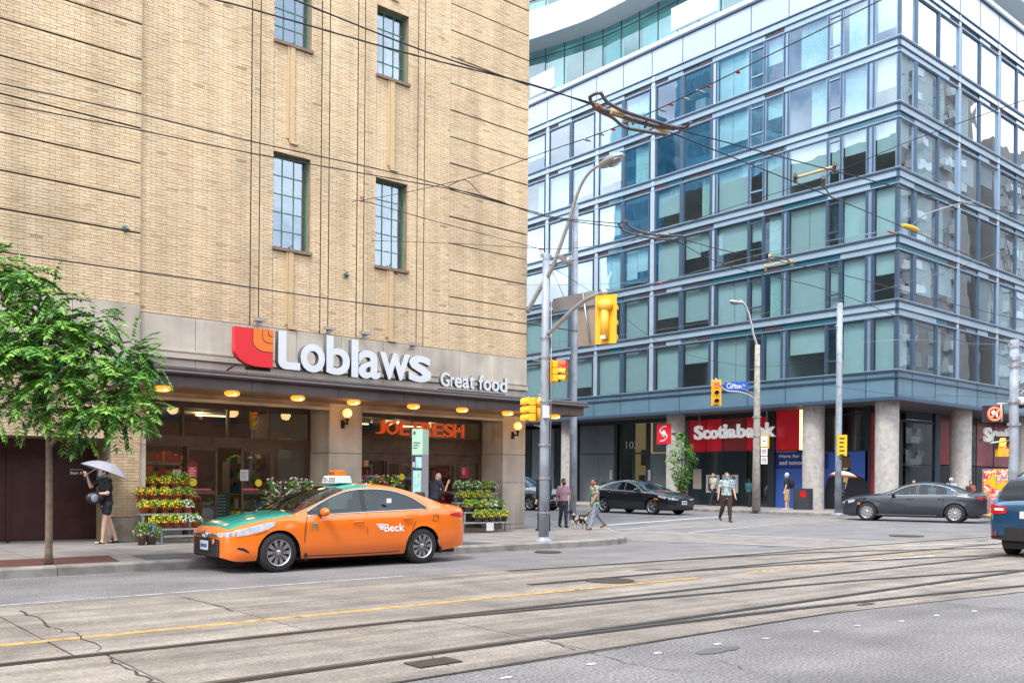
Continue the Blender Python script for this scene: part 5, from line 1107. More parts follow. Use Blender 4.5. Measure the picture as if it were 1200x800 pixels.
def car(name, label, cat, loc, rz, P, paint, hood=None, roof=None, scale=1, group=None, sides=(-1, 1)):
    root = thing(name, label, cat, loc, rz, group); root.scale = (scale,)*3
    L_, hw, zs_, wf, wr, rt, rw_ = P['L'], P['hw'], P['sill'], P['wf'], P['wr'], P['rt'], P.get('tw', .2)
    belt, crown, roofc, dlo, plan = curve(P['belt']), curve(P['crown']), curve(P['roof']), curve(P['dlo']), curve(P['plan'])
    xc0, xr0, xr1, xc1, xg0, xg1 = P['cowl'], P['rf0'], P['rf1'], P['deck'], P['g0'], P['g1']; wg = P['wg']; ra = rt+.045; bulge = P.get('bulge', .06)
    xs = set([0, .015, .05, .1, .17, .26, .38, L_, L_-.015, L_-.05, L_-.1, L_-.17, L_-.26, L_-.38, xc0, xr0, xr1, xc1, xg0, xg1]+P.get('seams', []))
    x = .3
    while x < L_-.2: xs.add(round(x, 3)); x += .11
    for w_ in (wf, wr):
        for k in range(-12, 13): xs.add(round(w_+ra*math.sin(k/12*PI/2), 4))
    xs = sorted(xs); xs = [a for i, a in enumerate(xs) if i == 0 or a-xs[i-1] > .004]
    low = curve(P['low'])
    def zb(x):
        z = low(x)
        for w_ in (wf, wr):
            if abs(x-w_) < ra: z = max(z, rt+math.sqrt(max(0, ra*ra-(x-w_)**2)))
        return z
    def ys(x, z):
        b = belt(x); zm = b*.62; t = (z-zm)/(.45); y = plan(x)*(1-bulge*t*t-(.0 if z > .28 else .05*(.28-z)/.1))
        for w_ in (wf, wr):          # slight flare round the arches
            d = math.hypot(x-w_, z-rt)
            if d < ra+.14: y += .012*(1-(d-ra)/.14) if d > ra else .012
        cl = P.get('crease')
        if cl:
            zc = interp(cl, x); dz_ = z-zc
            if x > cl[0][0]: y += .012*math.exp(-(dz_/.05)**2)-(.008*math.exp(-((dz_+.14)/.09)**2))
        return y
    def zedge(x):
        if xc0 <= x <= xc1:
            d = roofc(x)-P['drop']*min(1, max(0, (roofc(x)-belt(x))/.3)); return max(d, belt(x)+.004)
        return belt(x)+.004
    def ygl(x, z):   # greenhouse side plane between belt and roof edge
        t = min(1, max(0, (z-belt(x))/max(.001, P['rh']-belt(x)))); return (plan(x)*.925)*(1-t)+wg*t
    NS = 13; rowsv = []; T_ = [0, .14, .30, .48, .66, .82, .94, 1.0]
    for x in xs:
        z0, z1 = zb(x), belt(x); sec = []
        for t in T_:
            z = z0+(z1-z0)*t; sec.append((ys(x, z)-(.022 if t == 1 else 0), z))
        if xc0 < x < xc1:
            ze = zedge(x); zd = min(max(dlo(x), z1+.003), ze-.004 if ze-.004 > z1+.003 else z1+.003); rc = roofc(x)
            hh = min(1, (ze-z1)/.15)
            sec += [(ygl(x, z1), z1+.002), (ygl(x, zd), zd), (ygl(x, ze), ze), (ygl(x, ze)*.93, ze+(rc-ze)*.42*1.0), (ygl(x, ze)*.5, ze+(rc-ze)*.88), (0, rc)]
        else:
            c = crown(x); y0 = plan(x)*.925; d = c-z1
            sec += [(y0, z1+.002), (y0*.93, z1+d*.28), (y0*.84, z1+d*.52), (y0*.72, z1+d*.72), (y0*.4, z1+d*.95), (0, c)]
        rowsv.append(sec)
    ns = len(rowsv[0]); groups = {}
    def put(g, quad): groups.setdefault(g, []).append(quad)
    seams = P.get('seams', []); dx = P.get('doors', [])
    for i in range(len(xs)-1):
        xm = (xs[i]+xs[i+1])/2
        for j in range(ns-1):
            g = 'body'
            if j < 7:
                for k, (a, b) in enumerate(dx):
                    if a < xm < b and zb(xm) < zs_+.12: g = 'door%d' % k
                if j == 0: g = 'body' if g == 'body' else g
            elif j == 8-0 and xc0 < xm < xc1: g = 'side_window' if xg0 < xm < xg1 else 'body'
            elif j >= 10 and xc0 < xm < xr0: g = 'windscreen'
            elif j >= 11 and xr1 < xm < xc1: g = 'rear_window' if P.get('rearglass', True) else 'body'
            elif j >= 10 and xr0 <= xm <= xr1: g = 'roof_front' if roof and xm < xr0+.5 else 'roof'
            elif j >= 9 and xm <= xc0 and xm > .12: g = 'bonnet'
            elif j >= 9 and xm >= xc1 and xm < L_-.1: g = 'boot_lid'
            put(g, (i, j))
    gm = {'body': paint, 'side_window': M_cg, 'windscreen': M_cg, 'rear_window': mat('rear_window_glass', (.015, .02, .025), .22, spec=.25), 'roof': paint, 'roof_front': roof or paint, 'bonnet': hood or paint, 'boot_lid': P.get('boot', paint)}
    first = None; parts = {}
    for g, cells in groups.items():
        for sd_ in (-1, 1):
            if g in ('body', 'windscreen', 'rear_window', 'roof', 'roof_front', 'bonnet', 'boot_lid') and sd_ == 1: continue
            idx = {}; vs = []; fs = []
            def V(i, j, s_):
                k = (i, j, s_)
                if rowsv[i][j][0] == 0: k = (i, j, 0)
                if k not in idx: idx[k] = len(vs); vs.append((xs[i], s_*rowsv[i][j][0], rowsv[i][j][1]))
                return idx[k]
            for (i, j) in cells:
                for s_ in ((-1, 1) if g in ('body', 'windscreen', 'rear_window', 'roof', 'roof_front', 'bonnet', 'boot_lid') else (sd_,)):
                    q = (V(i, j, s_), V(i+1, j, s_), V(i+1, j+1, s_), V(i, j+1, s_))
                    fs.append(q if s_ == -1 else q[::-1])
            if g == 'body':   # close the two ends
                for i_, rev in ((0, False), (len(xs)-1, True)):
                    l = [V(i_, j, -1) for j in range(ns)]+[V(i_, j, 1) for j in range(ns-2, -1, -1)]; fs.append(l if not rev else l[::-1])
            me = bpy.data.meshes.new(g); me.from_pydata(vs, [], fs); nm = 'door' if g.startswith('door') else g
            me.materials.append(paint if nm == 'door' else gm[g]); me.polygons.foreach_set('use_smooth', [True]*len(fs)); me.update()
            bm = bmesh.new(); bm.from_mesh(me); bmesh.ops.remove_doubles(bm, verts=bm.verts, dist=.0005)
            for e in bm.edges:
                if len(e.link_faces) == 2 and e.calc_face_angle(0) > R(62): e.smooth = False
            bm.to_mesh(me); bm.free()
            o = link(nm, me, root)
            parts[(g, sd_)] = o
    def side_pt(x, z, s_, off=.004):
        y = ys(x, z) if z < belt(x) else ygl(x, z); return (x, s_*(y+off), z)
    def seam(pts, s_, r=.0065, m=M_blk, off=-.001, name='door_seam', par=None):
        MB().tube([side_pt(a, b, s_, off) for a, b in pts], r, 5, cap=False).build(name, m, par or root)
    def patch(poly, s_, m, name, off=.006, par=None, n=5):
        """panel that follows the curved side; poly is a quad strip [(x,zlow,zhigh),...]"""
        vs = []
        for x, a, b in poly:
            for k in range(n): z = a+(b-a)*k/(n-1); vs.append(side_pt(x, z, s_, off))
        fs = [(i*n+k, i*n+k+1, (i+1)*n+k+1, (i+1)*n+k) for i in range(len(poly)-1) for k in range(n-1)]
        return MB().add(vs, fs, 0, True).build(name, m, par or root)
    xsP = [i*.005 for i in range(200)]
    def xf(y, end=0):
        y = abs(y)
        for q in xsP:
            if plan(q if end == 0 else L_-q)*.985 >= y: return q if end == 0 else L_-q
        return 1.0 if end == 0 else L_-1.0
    def fpatch(poly, m, name, off=.008, end=0, n=6, par=None):
        """panel on the nose or tail; poly list of (y, zlow, zhigh)"""
        vs = []
        for y, a, b in poly:
            for k in range(n): z = a+(b-a)*k/(n-1); vs.append((xf(y, end)+(-off if end == 0 else off), y, z))
        fs = [(i*n+k, i*n+k+1, (i+1)*n+k+1, (i+1)*n+k) for i in range(len(poly)-1) for k in range(n-1)]
        return MB().add(vs, fs, 0, True).build(name, m, par or root)
    # wheels and wells
    for w_ in (wf, wr):
        for s_ in (-1, 1): wheel(root, w_, s_*(hw-rw_/2-.015), rt, rw_, s_, P.get('rim', 0))
        for s_ in (-1, 1):
            v = []; n = 16
            for k in range(n+1):
                a = PI*k/n; v += [(w_+(ra-.002)*math.cos(a), s_*(hw-.03), rt+(ra-.002)*math.sin(a)), (w_+(ra-.002)*math.cos(a), s_*(hw-.42), rt+(ra-.002)*math.sin(a))]
            MB().add(v, [(2*k, 2*k+1, 2*k+3, 2*k+2) for k in range(n)]+[tuple(range(1, 2*n+2, 2))]).build('wheel_well', M_blk, root)
    MB().box(.25, -hw*.72, .17, L_-.25, hw*.72, .30).build('underbody', M_blk, root)
    MB().box(wf+rt+.1, -hw*.86, .22, wr-rt-.1, hw*.86, .36).build('floor_pan', M_blk, root)
    # interior
    b = belt((xr0+xr1)/2); it = MB(); it.box(xc0+.25, -hw*.8, .34, xc0+.75, hw*.8, b-.04); it.box(xc0+.76, -hw*.82, .34, xc1-.2, hw*.82, .45)
    it.build('dashboard', M_blk, root)
    for s_ in (-1, 1):
        for xx in (xr0+.55, xr0+1.45):
            if xx > xc1-.3: continue
            st_ = MB(); st_.cbox((xx, s_*hw*.42, .55), (.5, .5, .2)); st_.cbox((xx+.28, s_*hw*.42, .85), (.14, .48, .62), M=Matrix.Rotation(R(12), 3, 'Y')); st_.cbox((xx+.35, s_*hw*.42, min(1.22, P['rh']-.12)), (.10, .26, .18)); st_.build('seat', M_seat, root, bevel=.03)
    MB().lathe([(.16, -.01), (.18, 0), (.16, .01)], 20, axis='X').build('steering_wheel', M_blk, root, loc=(xc0+.78, -hw*.42 if P.get('lhd', 1) > 0 else hw*.42, b-.02))
    # side details
    for s_ in (-1, 1):
        for pts in P.get('seamlines', []): seam(pts, s_)
        for (xh, zh_) in P.get('handles', []):
            h_ = MB(); h_.tube([side_pt(xh-.09, zh_, s_, .012), side_pt(xh-.05, zh_+.004, s_, .030), side_pt(xh+.05, zh_+.004, s_, .030), side_pt(xh+.09, zh_, s_, .012)], .014, 8); dr = [parts.get(('door%d' % k, s_)) for k, (a, b2) in enumerate(dx) if a-.05 < xh < b2+.05]
            h_.build('handle', P.get('handlemat', paint), (dr[0] if dr and dr[0] else root))
        # window surround and pillars
        top = [(x, dlo(x)) for x in [xg0+(xg1-xg0)*k/24 for k in range(25)]]
        if P.get('chrome', 1):
            MB().tube([side_pt(x, max(z, belt(x)+.008), s_, .004) for x, z in top], .009, 5).build('window_trim', P.get('trimmat', M_chr), root); MB().tube([side_pt(x, belt(x)+.006, s_, .006) for x, _ in top], .009, 5).build('window_trim', P.get('trimmat', M_chr), root)
        for (x0_, x1_) in P['pillars']:
            vs = []
            for x in (x0_, x1_):
                for k in range(5): z = belt(x+.0)+.004+(dlo(x)-belt(x)-.0)*k/4; vs.append((x+P.get('lean', 0)*(k/4), s_*(ygl(x, z)+.005), z))
            MB().add(vs, [(k, k+1, 6+k, 5+k) for k in range(4)]).build('door_pillar', M_blk, root)
        # mirror
        mx_, mz = P['mirror']; ym = plan(mx_)*.93; q = MB(); q.ell((mx_+.02, s_*(ym+.14), mz+.05), (.07, .12, .075), 14, 8); mo = q.build('wing_mirror', P.get('mirrormat', paint), root)
        MB().box(mx_-.03, min(s_*(ym-.02), s_*(ym+.08)), mz-.02, mx_+.03, max(s_*(ym-.02), s_*(ym+.08)), mz+.02).build('mirror_arm', M_blk, mo)
    return root, dict(side=side_pt, seam=seam, patch=patch, fpatch=fpatch, belt=belt, xf=xf, plan=plan, crown=crown, roof=roofc, hw=hw, L=L_, parts=parts, ys=ys)
def common_front(root, K, hl, grille, plate_z, lower, side_hl=None, badge=None, hlm=None, gm=M_blk):
    for s_ in (-1, 1):
        K['fpatch']([(s_*y, a, b) for y, a, b in hl], M_hli, 'headlight', .004); K['fpatch']([(s_*y, a, b) for y, a, b in hl], M_hl, 'headlight', .012)
        if side_hl: K['patch'](side_hl, s_, M_hli, 'headlight', .003); K['patch'](side_hl, s_, M_hl, 'headlight', .010)
    K['fpatch'](grille, gm, 'grille', .006)
    if lower: K['fpatch'](lower, gm, 'lower_grille', .006)
    x = -.02; pb = MB().box(x-.014, -.155, plate_z, x, .155, plate_z+.15).build('number_plate', M_plate, root); lines_x = MB()
    for k in range(6): lines_x.box(x-.016, -.12+k*.042, plate_z+.04, x-.0141, -.09+k*.042, plate_z+.11)
    lines_x.build('plate_print', mat('plate_blue', (.03, .06, .25), .5), pb)
# ------------------------------------------------ the taxi
M_or = mat('taxi_orange', (.84, .175, .012), .25, coat=.8, var=.015, vscale=2); M_te = mat('taxi_teal', (.0, .27, .21), .25, coat=.8, var=.03, vscale=3)
SED = dict(L=4.85, hw=.905, sill=.20, wf=.86, wr=3.71, rt=.325, tw=.215, rh=1.40, wg=.60, drop=.075, bulge=.075,
    belt=[(0, .60), (.12, .69), (.35, .765), (.75, .845), (1.3, .905), (2.2, .945), (3.2, .975), (4.0, 1.0), (4.5, 1.0), (4.76, .985), (4.85, .93)],
    crown=[(0, .62), (.1, .74), (.3, .84), (.7, .93), (1.15, .985), (1.5, 1.01), (3.9, 1.06), (4.3, 1.09), (4.65, 1.085), (4.80, 1.06), (4.85, .99)],
    roof=[(1.18, .985), (1.35, 1.06), (1.65, 1.21), (1.95, 1.335), (2.2, 1.415), (2.55, 1.46), (2.95, 1.465), (3.3, 1.43), (3.65, 1.345), (4.0, 1.215), (4.25, 1.105), (4.4, 1.088)],
    dlo=[(1.32, .945), (1.6, 1.09), (1.95, 1.24), (2.3, 1.335), (2.7, 1.365), (3.1, 1.345), (3.40, 1.275), (3.62, 1.18), (3.80, 1.05), (3.88, 1.0)],
    plan=[(0, .56), (.03, .64), (.1, .74), (.22, .81), (.45, .865), (.8, .895), (1.2, .905), (3.6, .905), (4.1, .895), (4.45, .865), (4.68, .80), (4.80, .70), (4.85, .60)],
    low=[(0, .26), (.2, .20), (.6, .21), (1.5, .20), (3.2, .20), (4.2, .23), (4.6, .28), (4.85, .34)],
    cowl=1.18, rf0=2.18, rf1=3.35, deck=4.3, g0=1.40, g1=3.83, doors=[(1.33, 2.52), (2.52, 3.50)],
    crease=[(1.0, .70), (1.6, .78), (3.0, .82), (4.4, .90)], pillars=[(2.47, 2.56)], lean=.03, mirror=(1.62, .93), handles=[(2.34, .80), (3.36, .84)],
    seamlines=[[(1.33, .25), (1.31, .5), (1.33, .75), (1.37, .90)], [(2.52, .24), (2.53, .6), (2.53, .94)], [(3.38, .42), (3.46, .62), (3.55, .78), (3.60, .96)], [(1.33, .25), (1.9, .24), (2.52, .24), (3.2, .25), (3.38, .42)], [(.46, .62), (.60, .66), (.66, .69)], [(3.95, .88), (4.06, .88), (4.06, .78), (3.95, .78), (3.95, .88)]])
sc_ = .93
wx = AY(327, 668.9, 12.98)[0]
taxi, K = car('taxi', 'orange taxi sedan with teal bonnet and roof lamp parked at the kerb', 'taxi', (wx-.86*sc_, 12.98-.015+.905*sc_, 0), 0, SED, M_or, hood=M_te, roof=M_te, scale=sc_)
for s_ in (-1, 1):
    K['patch']([(x, a, b) for x, a, b in ((.10, .60, .655), (.2, .605, .70), (.35, .625, .745), (.5, .66, .78), (.66, .71, .815), (.80, .775, .825))], s_, M_hli, 'headlight', .004); K['patch']([(x, a, b) for x, a, b in ((.08, .60, .655), (.2, .60, .70), (.35, .62, .75), (.5, .655, .785), (.66, .705, .82), (.82, .775, .83))], s_, M_hl, 'headlight', .013)
    K['fpatch']([(s_*.42, .60, .64), (s_*.55, .585, .655), (s_*.68, .59, .67), (s_*.75, .60, .68)], M_hli, 'headlight', .004); K['fpatch']([(s_*.42, .60, .64), (s_*.55, .585, .655), (s_*.68, .59, .67), (s_*.75, .60, .68)], M_hl, 'headlight', .013)
    K['patch']([(.18, .40, .43), (.28, .37, .42), (.36, .33, .36)], s_, M_blk, 'fog_recess', .004)
    K['patch']([(4.50, .86, .925), (4.60, .84, .935), (4.70, .83, .935), (4.78, .83, .93)], s_, M_tl, 'tail_light', .008); K['fpatch']([(s_*.45, .85, .92), (s_*.6, .84, .93), (s_*.72, .83, .935)], M_tl, 'tail_light', .006, end=1)
    K['patch']([(4.34, .885, .905), (4.50, .86, .93)], s_, M_tl, 'tail_light', .008)
    MB().box(1.33, s_*.885-.01, .17, 1.36, s_*.885+.01 if s_ > 0 else s_*.885+.01, .30).build('mud_flap', M_blk, taxi)
    MB().box(4.12, s_*.80-.09, .18, 4.14, s_*.80+.09, .30).build('mud_flap', M_blk, taxi)
K['fpatch']([(-.60, .28, .52), (-.50, .26, .545), (-.25, .25, .555), (0, .25, .56), (.25, .25, .555), (.50, .26, .545), (.60, .28, .52)], M_blk, 'grille', .006)
gr = MB()
for k in range(7):
    z = .29+k*.036
    gr.tube([(K['xf'](y)-.016, y, z) for y in (-.52, -.35, 0, .35, .52)], .006, 5)
gr.build('grille_bars', mat('grille_grey', (.12, .12, .125), .4, .5), taxi)
K['fpatch']([(-.45, .575, .61), (-.2, .575, .635), (0, .575, .645), (.2, .575, .635), (.45, .575, .61)], M_chr, 'grille_bar', .010)
MB().tube([(-.03, .11*math.cos(a), .61+.055*math.sin(a)) for a in [2*PI*k/20 for k in range(21)]], .009, 6).build('badge', M_chr, taxi)
MB().tube([(-.03, .045*math.cos(a), .61+.05*math.sin(a)) for a in [2*PI*k/16 for k in range(17)]], .007, 6).build('badge', M_chr, taxi)
MB().box(-.05, -.16, .36, -.035, .15, .51).build('number_plate', M_plate, taxi); pp = MB()
for k in range(7): pp.box(-.053, -.13+k*.038, .40, -.0502, -.105+k*.038, .46)
pp.build('plate_print', mat('plate_blue', (.03, .06, .25), .5), taxi)
MB().lathe([(.001, -.012), (.045, -.01), (.045, 0)], 16, axis='X').build('round_sticker', M_or, taxi, loc=(-.03, -.35, .50))
# door lettering: wing and name
def side_text(s, x0, x1, z0, z1, m, K, root, off=.03):
    me = text_mesh(s, 1, 1, off); n = len(me.vertices); v = np.zeros(n*3); me.vertices.foreach_get('co', v); v = v.reshape(-1, 3)
    v[:, 0] = (v[:, 0]-v[:, 0].min())/np.ptp(v[:, 0])*(x1-x0)+x0; v[:, 1] = (v[:, 1]-v[:, 1].min())/np.ptp(v[:, 1])*(z1-z0)+z0; e = np.sign(v[:, 2])*.001
    for q in range(n): v[q] = (v[q, 0], -(K['ys'](v[q, 0], v[q, 1])+.006-e[q]), v[q, 1])
    me.vertices.foreach_set('co', v.ravel()); me.materials.clear(); me.materials.append(m); me.update(); return link('lettering', me, root)
M_pw = mat('vinyl_white', (.85, .85, .85), .4)
side_text('Beck', 2.87, 3.30, .61, .75, M_pw, K, taxi, .018)
for k in range(4): K['patch']([(2.70+.028*k, .735-.028*k, .755-.028*k), (2.86, .735-.028*k-.004, .755-.028*k)], -1, M_pw, 'wing_mark', .006)
K['patch']([(1.44, .66, .80), (1.455, .66, .80)], -1, M_te, 'number_mark', .006); K['patch']([(1.50, .70, .80), (1.515, .70, .80)], -1, M_te, 'number_mark', .006); K['patch']([(1.54, .66, .78), (1.555, .66, .78)], -1, M_te, 'number_mark', .006); K['patch']([(1.46, .78, .80), (1.54, .78, .80)], -1, M_te, 'number_mark', .006)
# roof lamp
rl = MB(); rl.prism([(-.17, 0), (.17, 0), (.13, .13), (-.13, .13)], -.26, .26, T=lambda a, b, h: (a, h, b)); o = rl.build('roof_sign', M_pw, taxi, loc=(2.42, 0, 1.462), bevel=.012)
MB().prism([(-.10, .131), (.10, .131), (.075, .235), (-.075, .235)], -.15, .15, T=lambda a, b, h: (a, h, b)).build('roof_sign_top', M_or, o, bevel=.01)
put_text('lettering', 'BECK', Matrix.Translation((-.108, .10, .155)) @ Matrix.Rotation(R(-90), 4, 'Z') @ Matrix.Rotation(R(77), 4, 'X'), .20, .055, M_sk, o, .002)
put_text('lettering', '751-5555', Matrix.Translation((-.175, .22, .025)) @ Matrix.Rotation(R(-90), 4, 'Z') @ Matrix.Rotation(R(73), 4, 'X'), .44, .085, M_sk, o, .002)
MB().tube([(1.20, -.55, 1.03), (1.38, -.2, 1.075), (1.45, .1, 1.10)], .009, 5).build('wiper', M_blk, taxi); MB().tube([(1.20, 0, 1.03), (1.38, .3, 1.07), (1.42, .55, 1.08)], .009, 5).build('wiper', M_blk, taxi)
MB().box(1.62, -.30, 1.12, 1.78, -.12, 1.13).build('dash_paper', mat('dash_yellow', (.7, .42, .05), .7), taxi)
MB().box(2.95, -.845, 1.12, 3.05, -.843, 1.2).build('window_sticker', M_pw, taxi)
# ------------------------------------------------ grey sedan
M_gry = mat('paint_graphite', (.030, .038, .054), .3, .2, coat=.45); M_ink = mat('paint_black', (.012, .014, .020), .2, .2, coat=1.0); M_silv = mat('paint_silver', (.42, .45, .49), .3, .5, coat=.7); M_navyp = mat('paint_navy', (.013, .075, .16), .22, .3, coat=.9)
B5 = dict(SED); B5.update(L=4.90, hw=.93, wf=.96, wr=3.90, rt=.335, rh=1.40,
    belt=[(0, .62), (.1, .70), (.35, .79), (.75, .865), (1.4, .925), (2.2, .95), (3.2, .975), (4.0, .985), (4.5, .97), (4.8, .95), (4.9, .90)],
    crown=[(0, .66), (.1, .78), (.3, .86), (.7, .95), (1.2, 1.0), (1.5, 1.03), (3.9, 1.05), (4.3, 1.085), (4.7, 1.09), (4.86, 1.07), (4.9, .98)],
    roof=[(1.4, 1.01), (1.6, 1.08), (1.9, 1.215), (2.2, 1.345), (2.5, 1.43), (2.8, 1.462), (3.1, 1.455), (3.5, 1.40), (3.85, 1.30), (4.15, 1.17), (4.35, 1.095), (4.5, 1.088)],
    dlo=[(1.6, .95), (1.85, 1.08), (2.15, 1.22), (2.45, 1.325), (2.8, 1.365), (3.15, 1.355), (3.5, 1.29), (3.8, 1.19), (3.93, 1.08), (3.96, 1.0)],
    cowl=1.4, rf0=2.45, rf1=3.5, deck=4.38, g0=1.68, g1=3.96, doors=[(1.45, 2.66), (2.66, 3.6)], pillars=[(2.60, 2.70)], mirror=(1.85, .95), handles=[(2.46, .83), (3.45, .85)], crease=[(.9, .80), (2, .83), (4.6, .88)],
    seamlines=[[(1.45, .25), (1.42, .55), (1.48, .9)], [(2.66, .24), (2.67, .94)], [(3.42, .42), (3.5, .62), (3.62, .95)], [(1.45, .25), (2.66, .24), (3.3, .25), (3.42, .42)]], rim=1)
# position: front wheel and rear wheel contact read on the road
fw_, rw2 = GP(1015.6, 609.8), GP(1116.9, 613.5); fw_ = (fw_[0]+.0, fw_[1]-.0); dxy = Vector((rw2[0]-fw_[0], rw2[1]-fw_[1])); sb = dxy.length/(3.81-.84); ang = R(-72); sb = 1.06; dn = Vector((math.cos(ang), math.sin(ang))); nl = Vector((-dn.y, dn.x))   # local +y
pos = Vector(fw_[:2])+nl*(.93-.015)*sb-dn*.96*sb
bmw, K = car('grey_sedan', 'dark grey sedan side on in front of the corner columns', 'car', (pos.x, pos.y, 0), ang, B5, M_gry, scale=sb)
common_front(bmw, K, [(.50, .60, .66), (.62, .60, .68), (.74, .61, .70)], [(-.28, .55, .68), (-.05, .55, .70), (.05, .55, .70), (.28, .55, .68)], .42, [(-.6, .26, .36), (0, .25, .38), (.6, .26, .36)], [(.12, .62, .70), (.3, .64, .745), (.45, .68, .77), (.52, .72, .775)])
for s_ in (-1, 1):
    K['patch']([(4.62, .84, .92), (4.75, .83, .94), (4.85, .84, .94)], s_, M_tl, 'tail_light', .008); K['patch']([(.62, .60, .66), (.72, .61, .67)], s_, M_amb, 'side_marker', .006); K['patch']([(1.28, .78, .795), (1.42, .78, .80)], s_, M_chr, 'side_vent', .006)
    K['patch']([(1.3, .24, .262), (3.3, .24, .262)], s_, M_chr, 'sill_trim', .006) if s_ < 0 else None
# ------------------------------------------------ black sedan
CV = dict(SED); CV.update(L=4.65, hw=.90, wf=.92, wr=3.62, rt=.32, rh=1.36,
    belt=[(0, .60), (.12, .68), (.35, .76), (.8, .84), (1.4, .90), (2.2, .935), (3.2, .97), (3.9, 1.0), (4.35, .995), (4.55, .97), (4.65, .91)],
    crown=[(0, .63), (.1, .74), (.35, .84), (.75, .92), (1.2, .985), (1.5, 1.01), (3.8, 1.05), (4.2, 1.06), (4.5, 1.055), (4.6, 1.03), (4.65, .95)],
    roof=[(1.25, .98), (1.45, 1.06), (1.75, 1.195), (2.05, 1.315), (2.35, 1.39), (2.65, 1.415), (3.0, 1.395), (3.4, 1.32), (3.8, 1.205), (4.1, 1.11), (4.3, 1.062)],
    dlo=[(1.4, .93), (1.7, 1.06), (2.0, 1.19), (2.3, 1.28), (2.6, 1.32), (2.95, 1.30), (3.3, 1.23), (3.6, 1.13), (3.78, 1.03), (3.85, .985)],
    plan=[(0, .58), (.03, .66), (.1, .75), (.22, .81), (.45, .86), (.8, .89), (1.2, .90), (3.5, .90), (3.95, .89), (4.25, .86), (4.48, .80), (4.60, .70), (4.65, .60)],
    low=[(0, .24), (.2, .19), (.6, .20), (1.5, .19), (3.2, .19), (4.0, .22), (4.4, .28), (4.65, .34)],
    cowl=1.25, rf0=2.28, rf1=3.15, deck=4.1, g0=1.48, g1=3.78, doors=[(1.36, 2.46), (2.46, 3.36)], pillars=[(2.42, 2.50)], mirror=(1.66, .93), handles=[(2.28, .82), (3.22, .86)],
    seamlines=[[(1.36, .24), (1.33, .55), (1.4, .88)], [(2.46, .23), (2.47, .93)], [(3.24, .42), (3.32, .62), (3.45, .95)], [(1.36, .24), (2.46, .23), (3.1, .24), (3.24, .42)]], rim=2)
a = GP(763.4, 602.8); angc = R(90); scv = 1.1
nl = Vector((-math.sin(angc), math.cos(angc))); dn = Vector((math.cos(angc), math.sin(angc))); pos = Vector(a[:2])-nl*(.90-.015)*scv-dn*.92*scv
civ, K = car('black_sedan', 'glossy black sedan waiting on the side street seen from its front corner', 'car', (pos.x, pos.y, 0), angc, CV, M_ink, scale=scv)
common_front(civ, K, [(.34, .60, .635), (.5, .595, .65), (.65, .60, .665), (.76, .61, .68)], [(-.33, .56, .64), (0, .55, .65), (.33, .56, .64)], .42, [(-.55, .24, .36), (0, .23, .37), (.55, .24, .36)], [(.12, .62, .69), (.3, .64, .73), (.5, .69, .76), (.62, .74, .775)])
K['fpatch']([(-.34, .645, .66), (0, .655, .67), (.34, .645, .66)], M_chr, 'grille_bar', .010)
for s_ in (-1, 1): K['patch']([(.60, .60, .65), (.78, .62, .67)], s_, M_amb, 'side_marker', .006); K['fpatch']([(s_*.58, .30, .38), (s_*.70, .30, .40)], M_blk, 'fog_recess', .006)
# ------------------------------------------------ silver suv behind the corner pole
SUV = dict(SED); SUV.update(L=4.60, hw=.93, sill=.30, wf=.90, wr=3.59, rt=.36, rh=1.60, wg=.66, drop=.09,
    belt=[(0, .80), (.12, .88), (.35, .96), (.8, 1.02), (1.4, 1.06), (2.2, 1.09), (3.2, 1.12), (4.0, 1.16), (4.4, 1.16), (4.6, 1.08)],
    crown=[(0, .84), (.1, .96), (.3, 1.04), (.7, 1.10), (1.1, 1.14), (1.4, 1.16), (4.2, 1.2), (4.5, 1.2), (4.6, 1.1)],
    roof=[(1.15, 1.13), (1.3, 1.21), (1.6, 1.38), (1.9, 1.54), (2.15, 1.635), (2.5, 1.68), (3.2, 1.68), (3.9, 1.64), (4.2, 1.58), (4.35, 1.40), (4.5, 1.2)],
    dlo=[(1.3, 1.08), (1.6, 1.25), (1.9, 1.40), (2.2, 1.51), (2.6, 1.56), (3.3, 1.555), (3.8, 1.50), (4.1, 1.36), (4.2, 1.2)],
    plan=[(0, .64), (.03, .72), (.1, .80), (.22, .85), (.45, .89), (.8, .92), (1.2, .93), (3.9, .93), (4.3, .90), (4.5, .84), (4.6, .76)],
    low=[(0, .36), (.2, .28), (.6, .28), (1.5, .28), (3.2, .28), (4.2, .30), (4.6, .42)],
    cowl=1.15, rf0=2.1, rf1=4.15, deck=4.45, g0=1.36, g1=4.15, doors=[(1.4, 2.5), (2.5, 3.35)], pillars=[(2.44, 2.54), (3.42, 3.5)], mirror=(1.6, 1.1), handles=[(2.32, .98), (3.28, 1.0)], crease=[(1, .9), (4.3, 1.0)],
    seamlines=[[(1.4, .34), (1.37, .6), (1.42, 1.03)], [(2.5, .34), (2.51, 1.08)], [(3.2, .55), (3.3, .8), (3.38, 1.1)], [(1.4, .34), (2.5, .34), (3.1, .35), (3.2, .55)]], rim=2)
a = GP(646, 598); angs = R(96)
suv, K = car('silver_suv', 'silver sport utility car waiting behind the steel corner pole', 'car', (a[0]+.1, a[1]-.2, 0), angs, SUV, M_silv)
common_front(suv, K, [(.45, .78, .84), (.6, .78, .86), (.74, .79, .87)], [(-.42, .56, .76), (0, .55, .80), (.42, .56, .76)], .50, [(-.6, .36, .48), (0, .35, .5), (.6, .36, .48)], [(.1, .80, .87), (.3, .82, .91), (.42, .86, .93)])
for s_ in (-1, 1): K['patch']([(.3, .30, .42), (.6, .74, .80), (.9, .78, .84), (1.2, .74, .80), (1.35, .33, .45)], s_, M_blk, 'arch_cladding', .006)
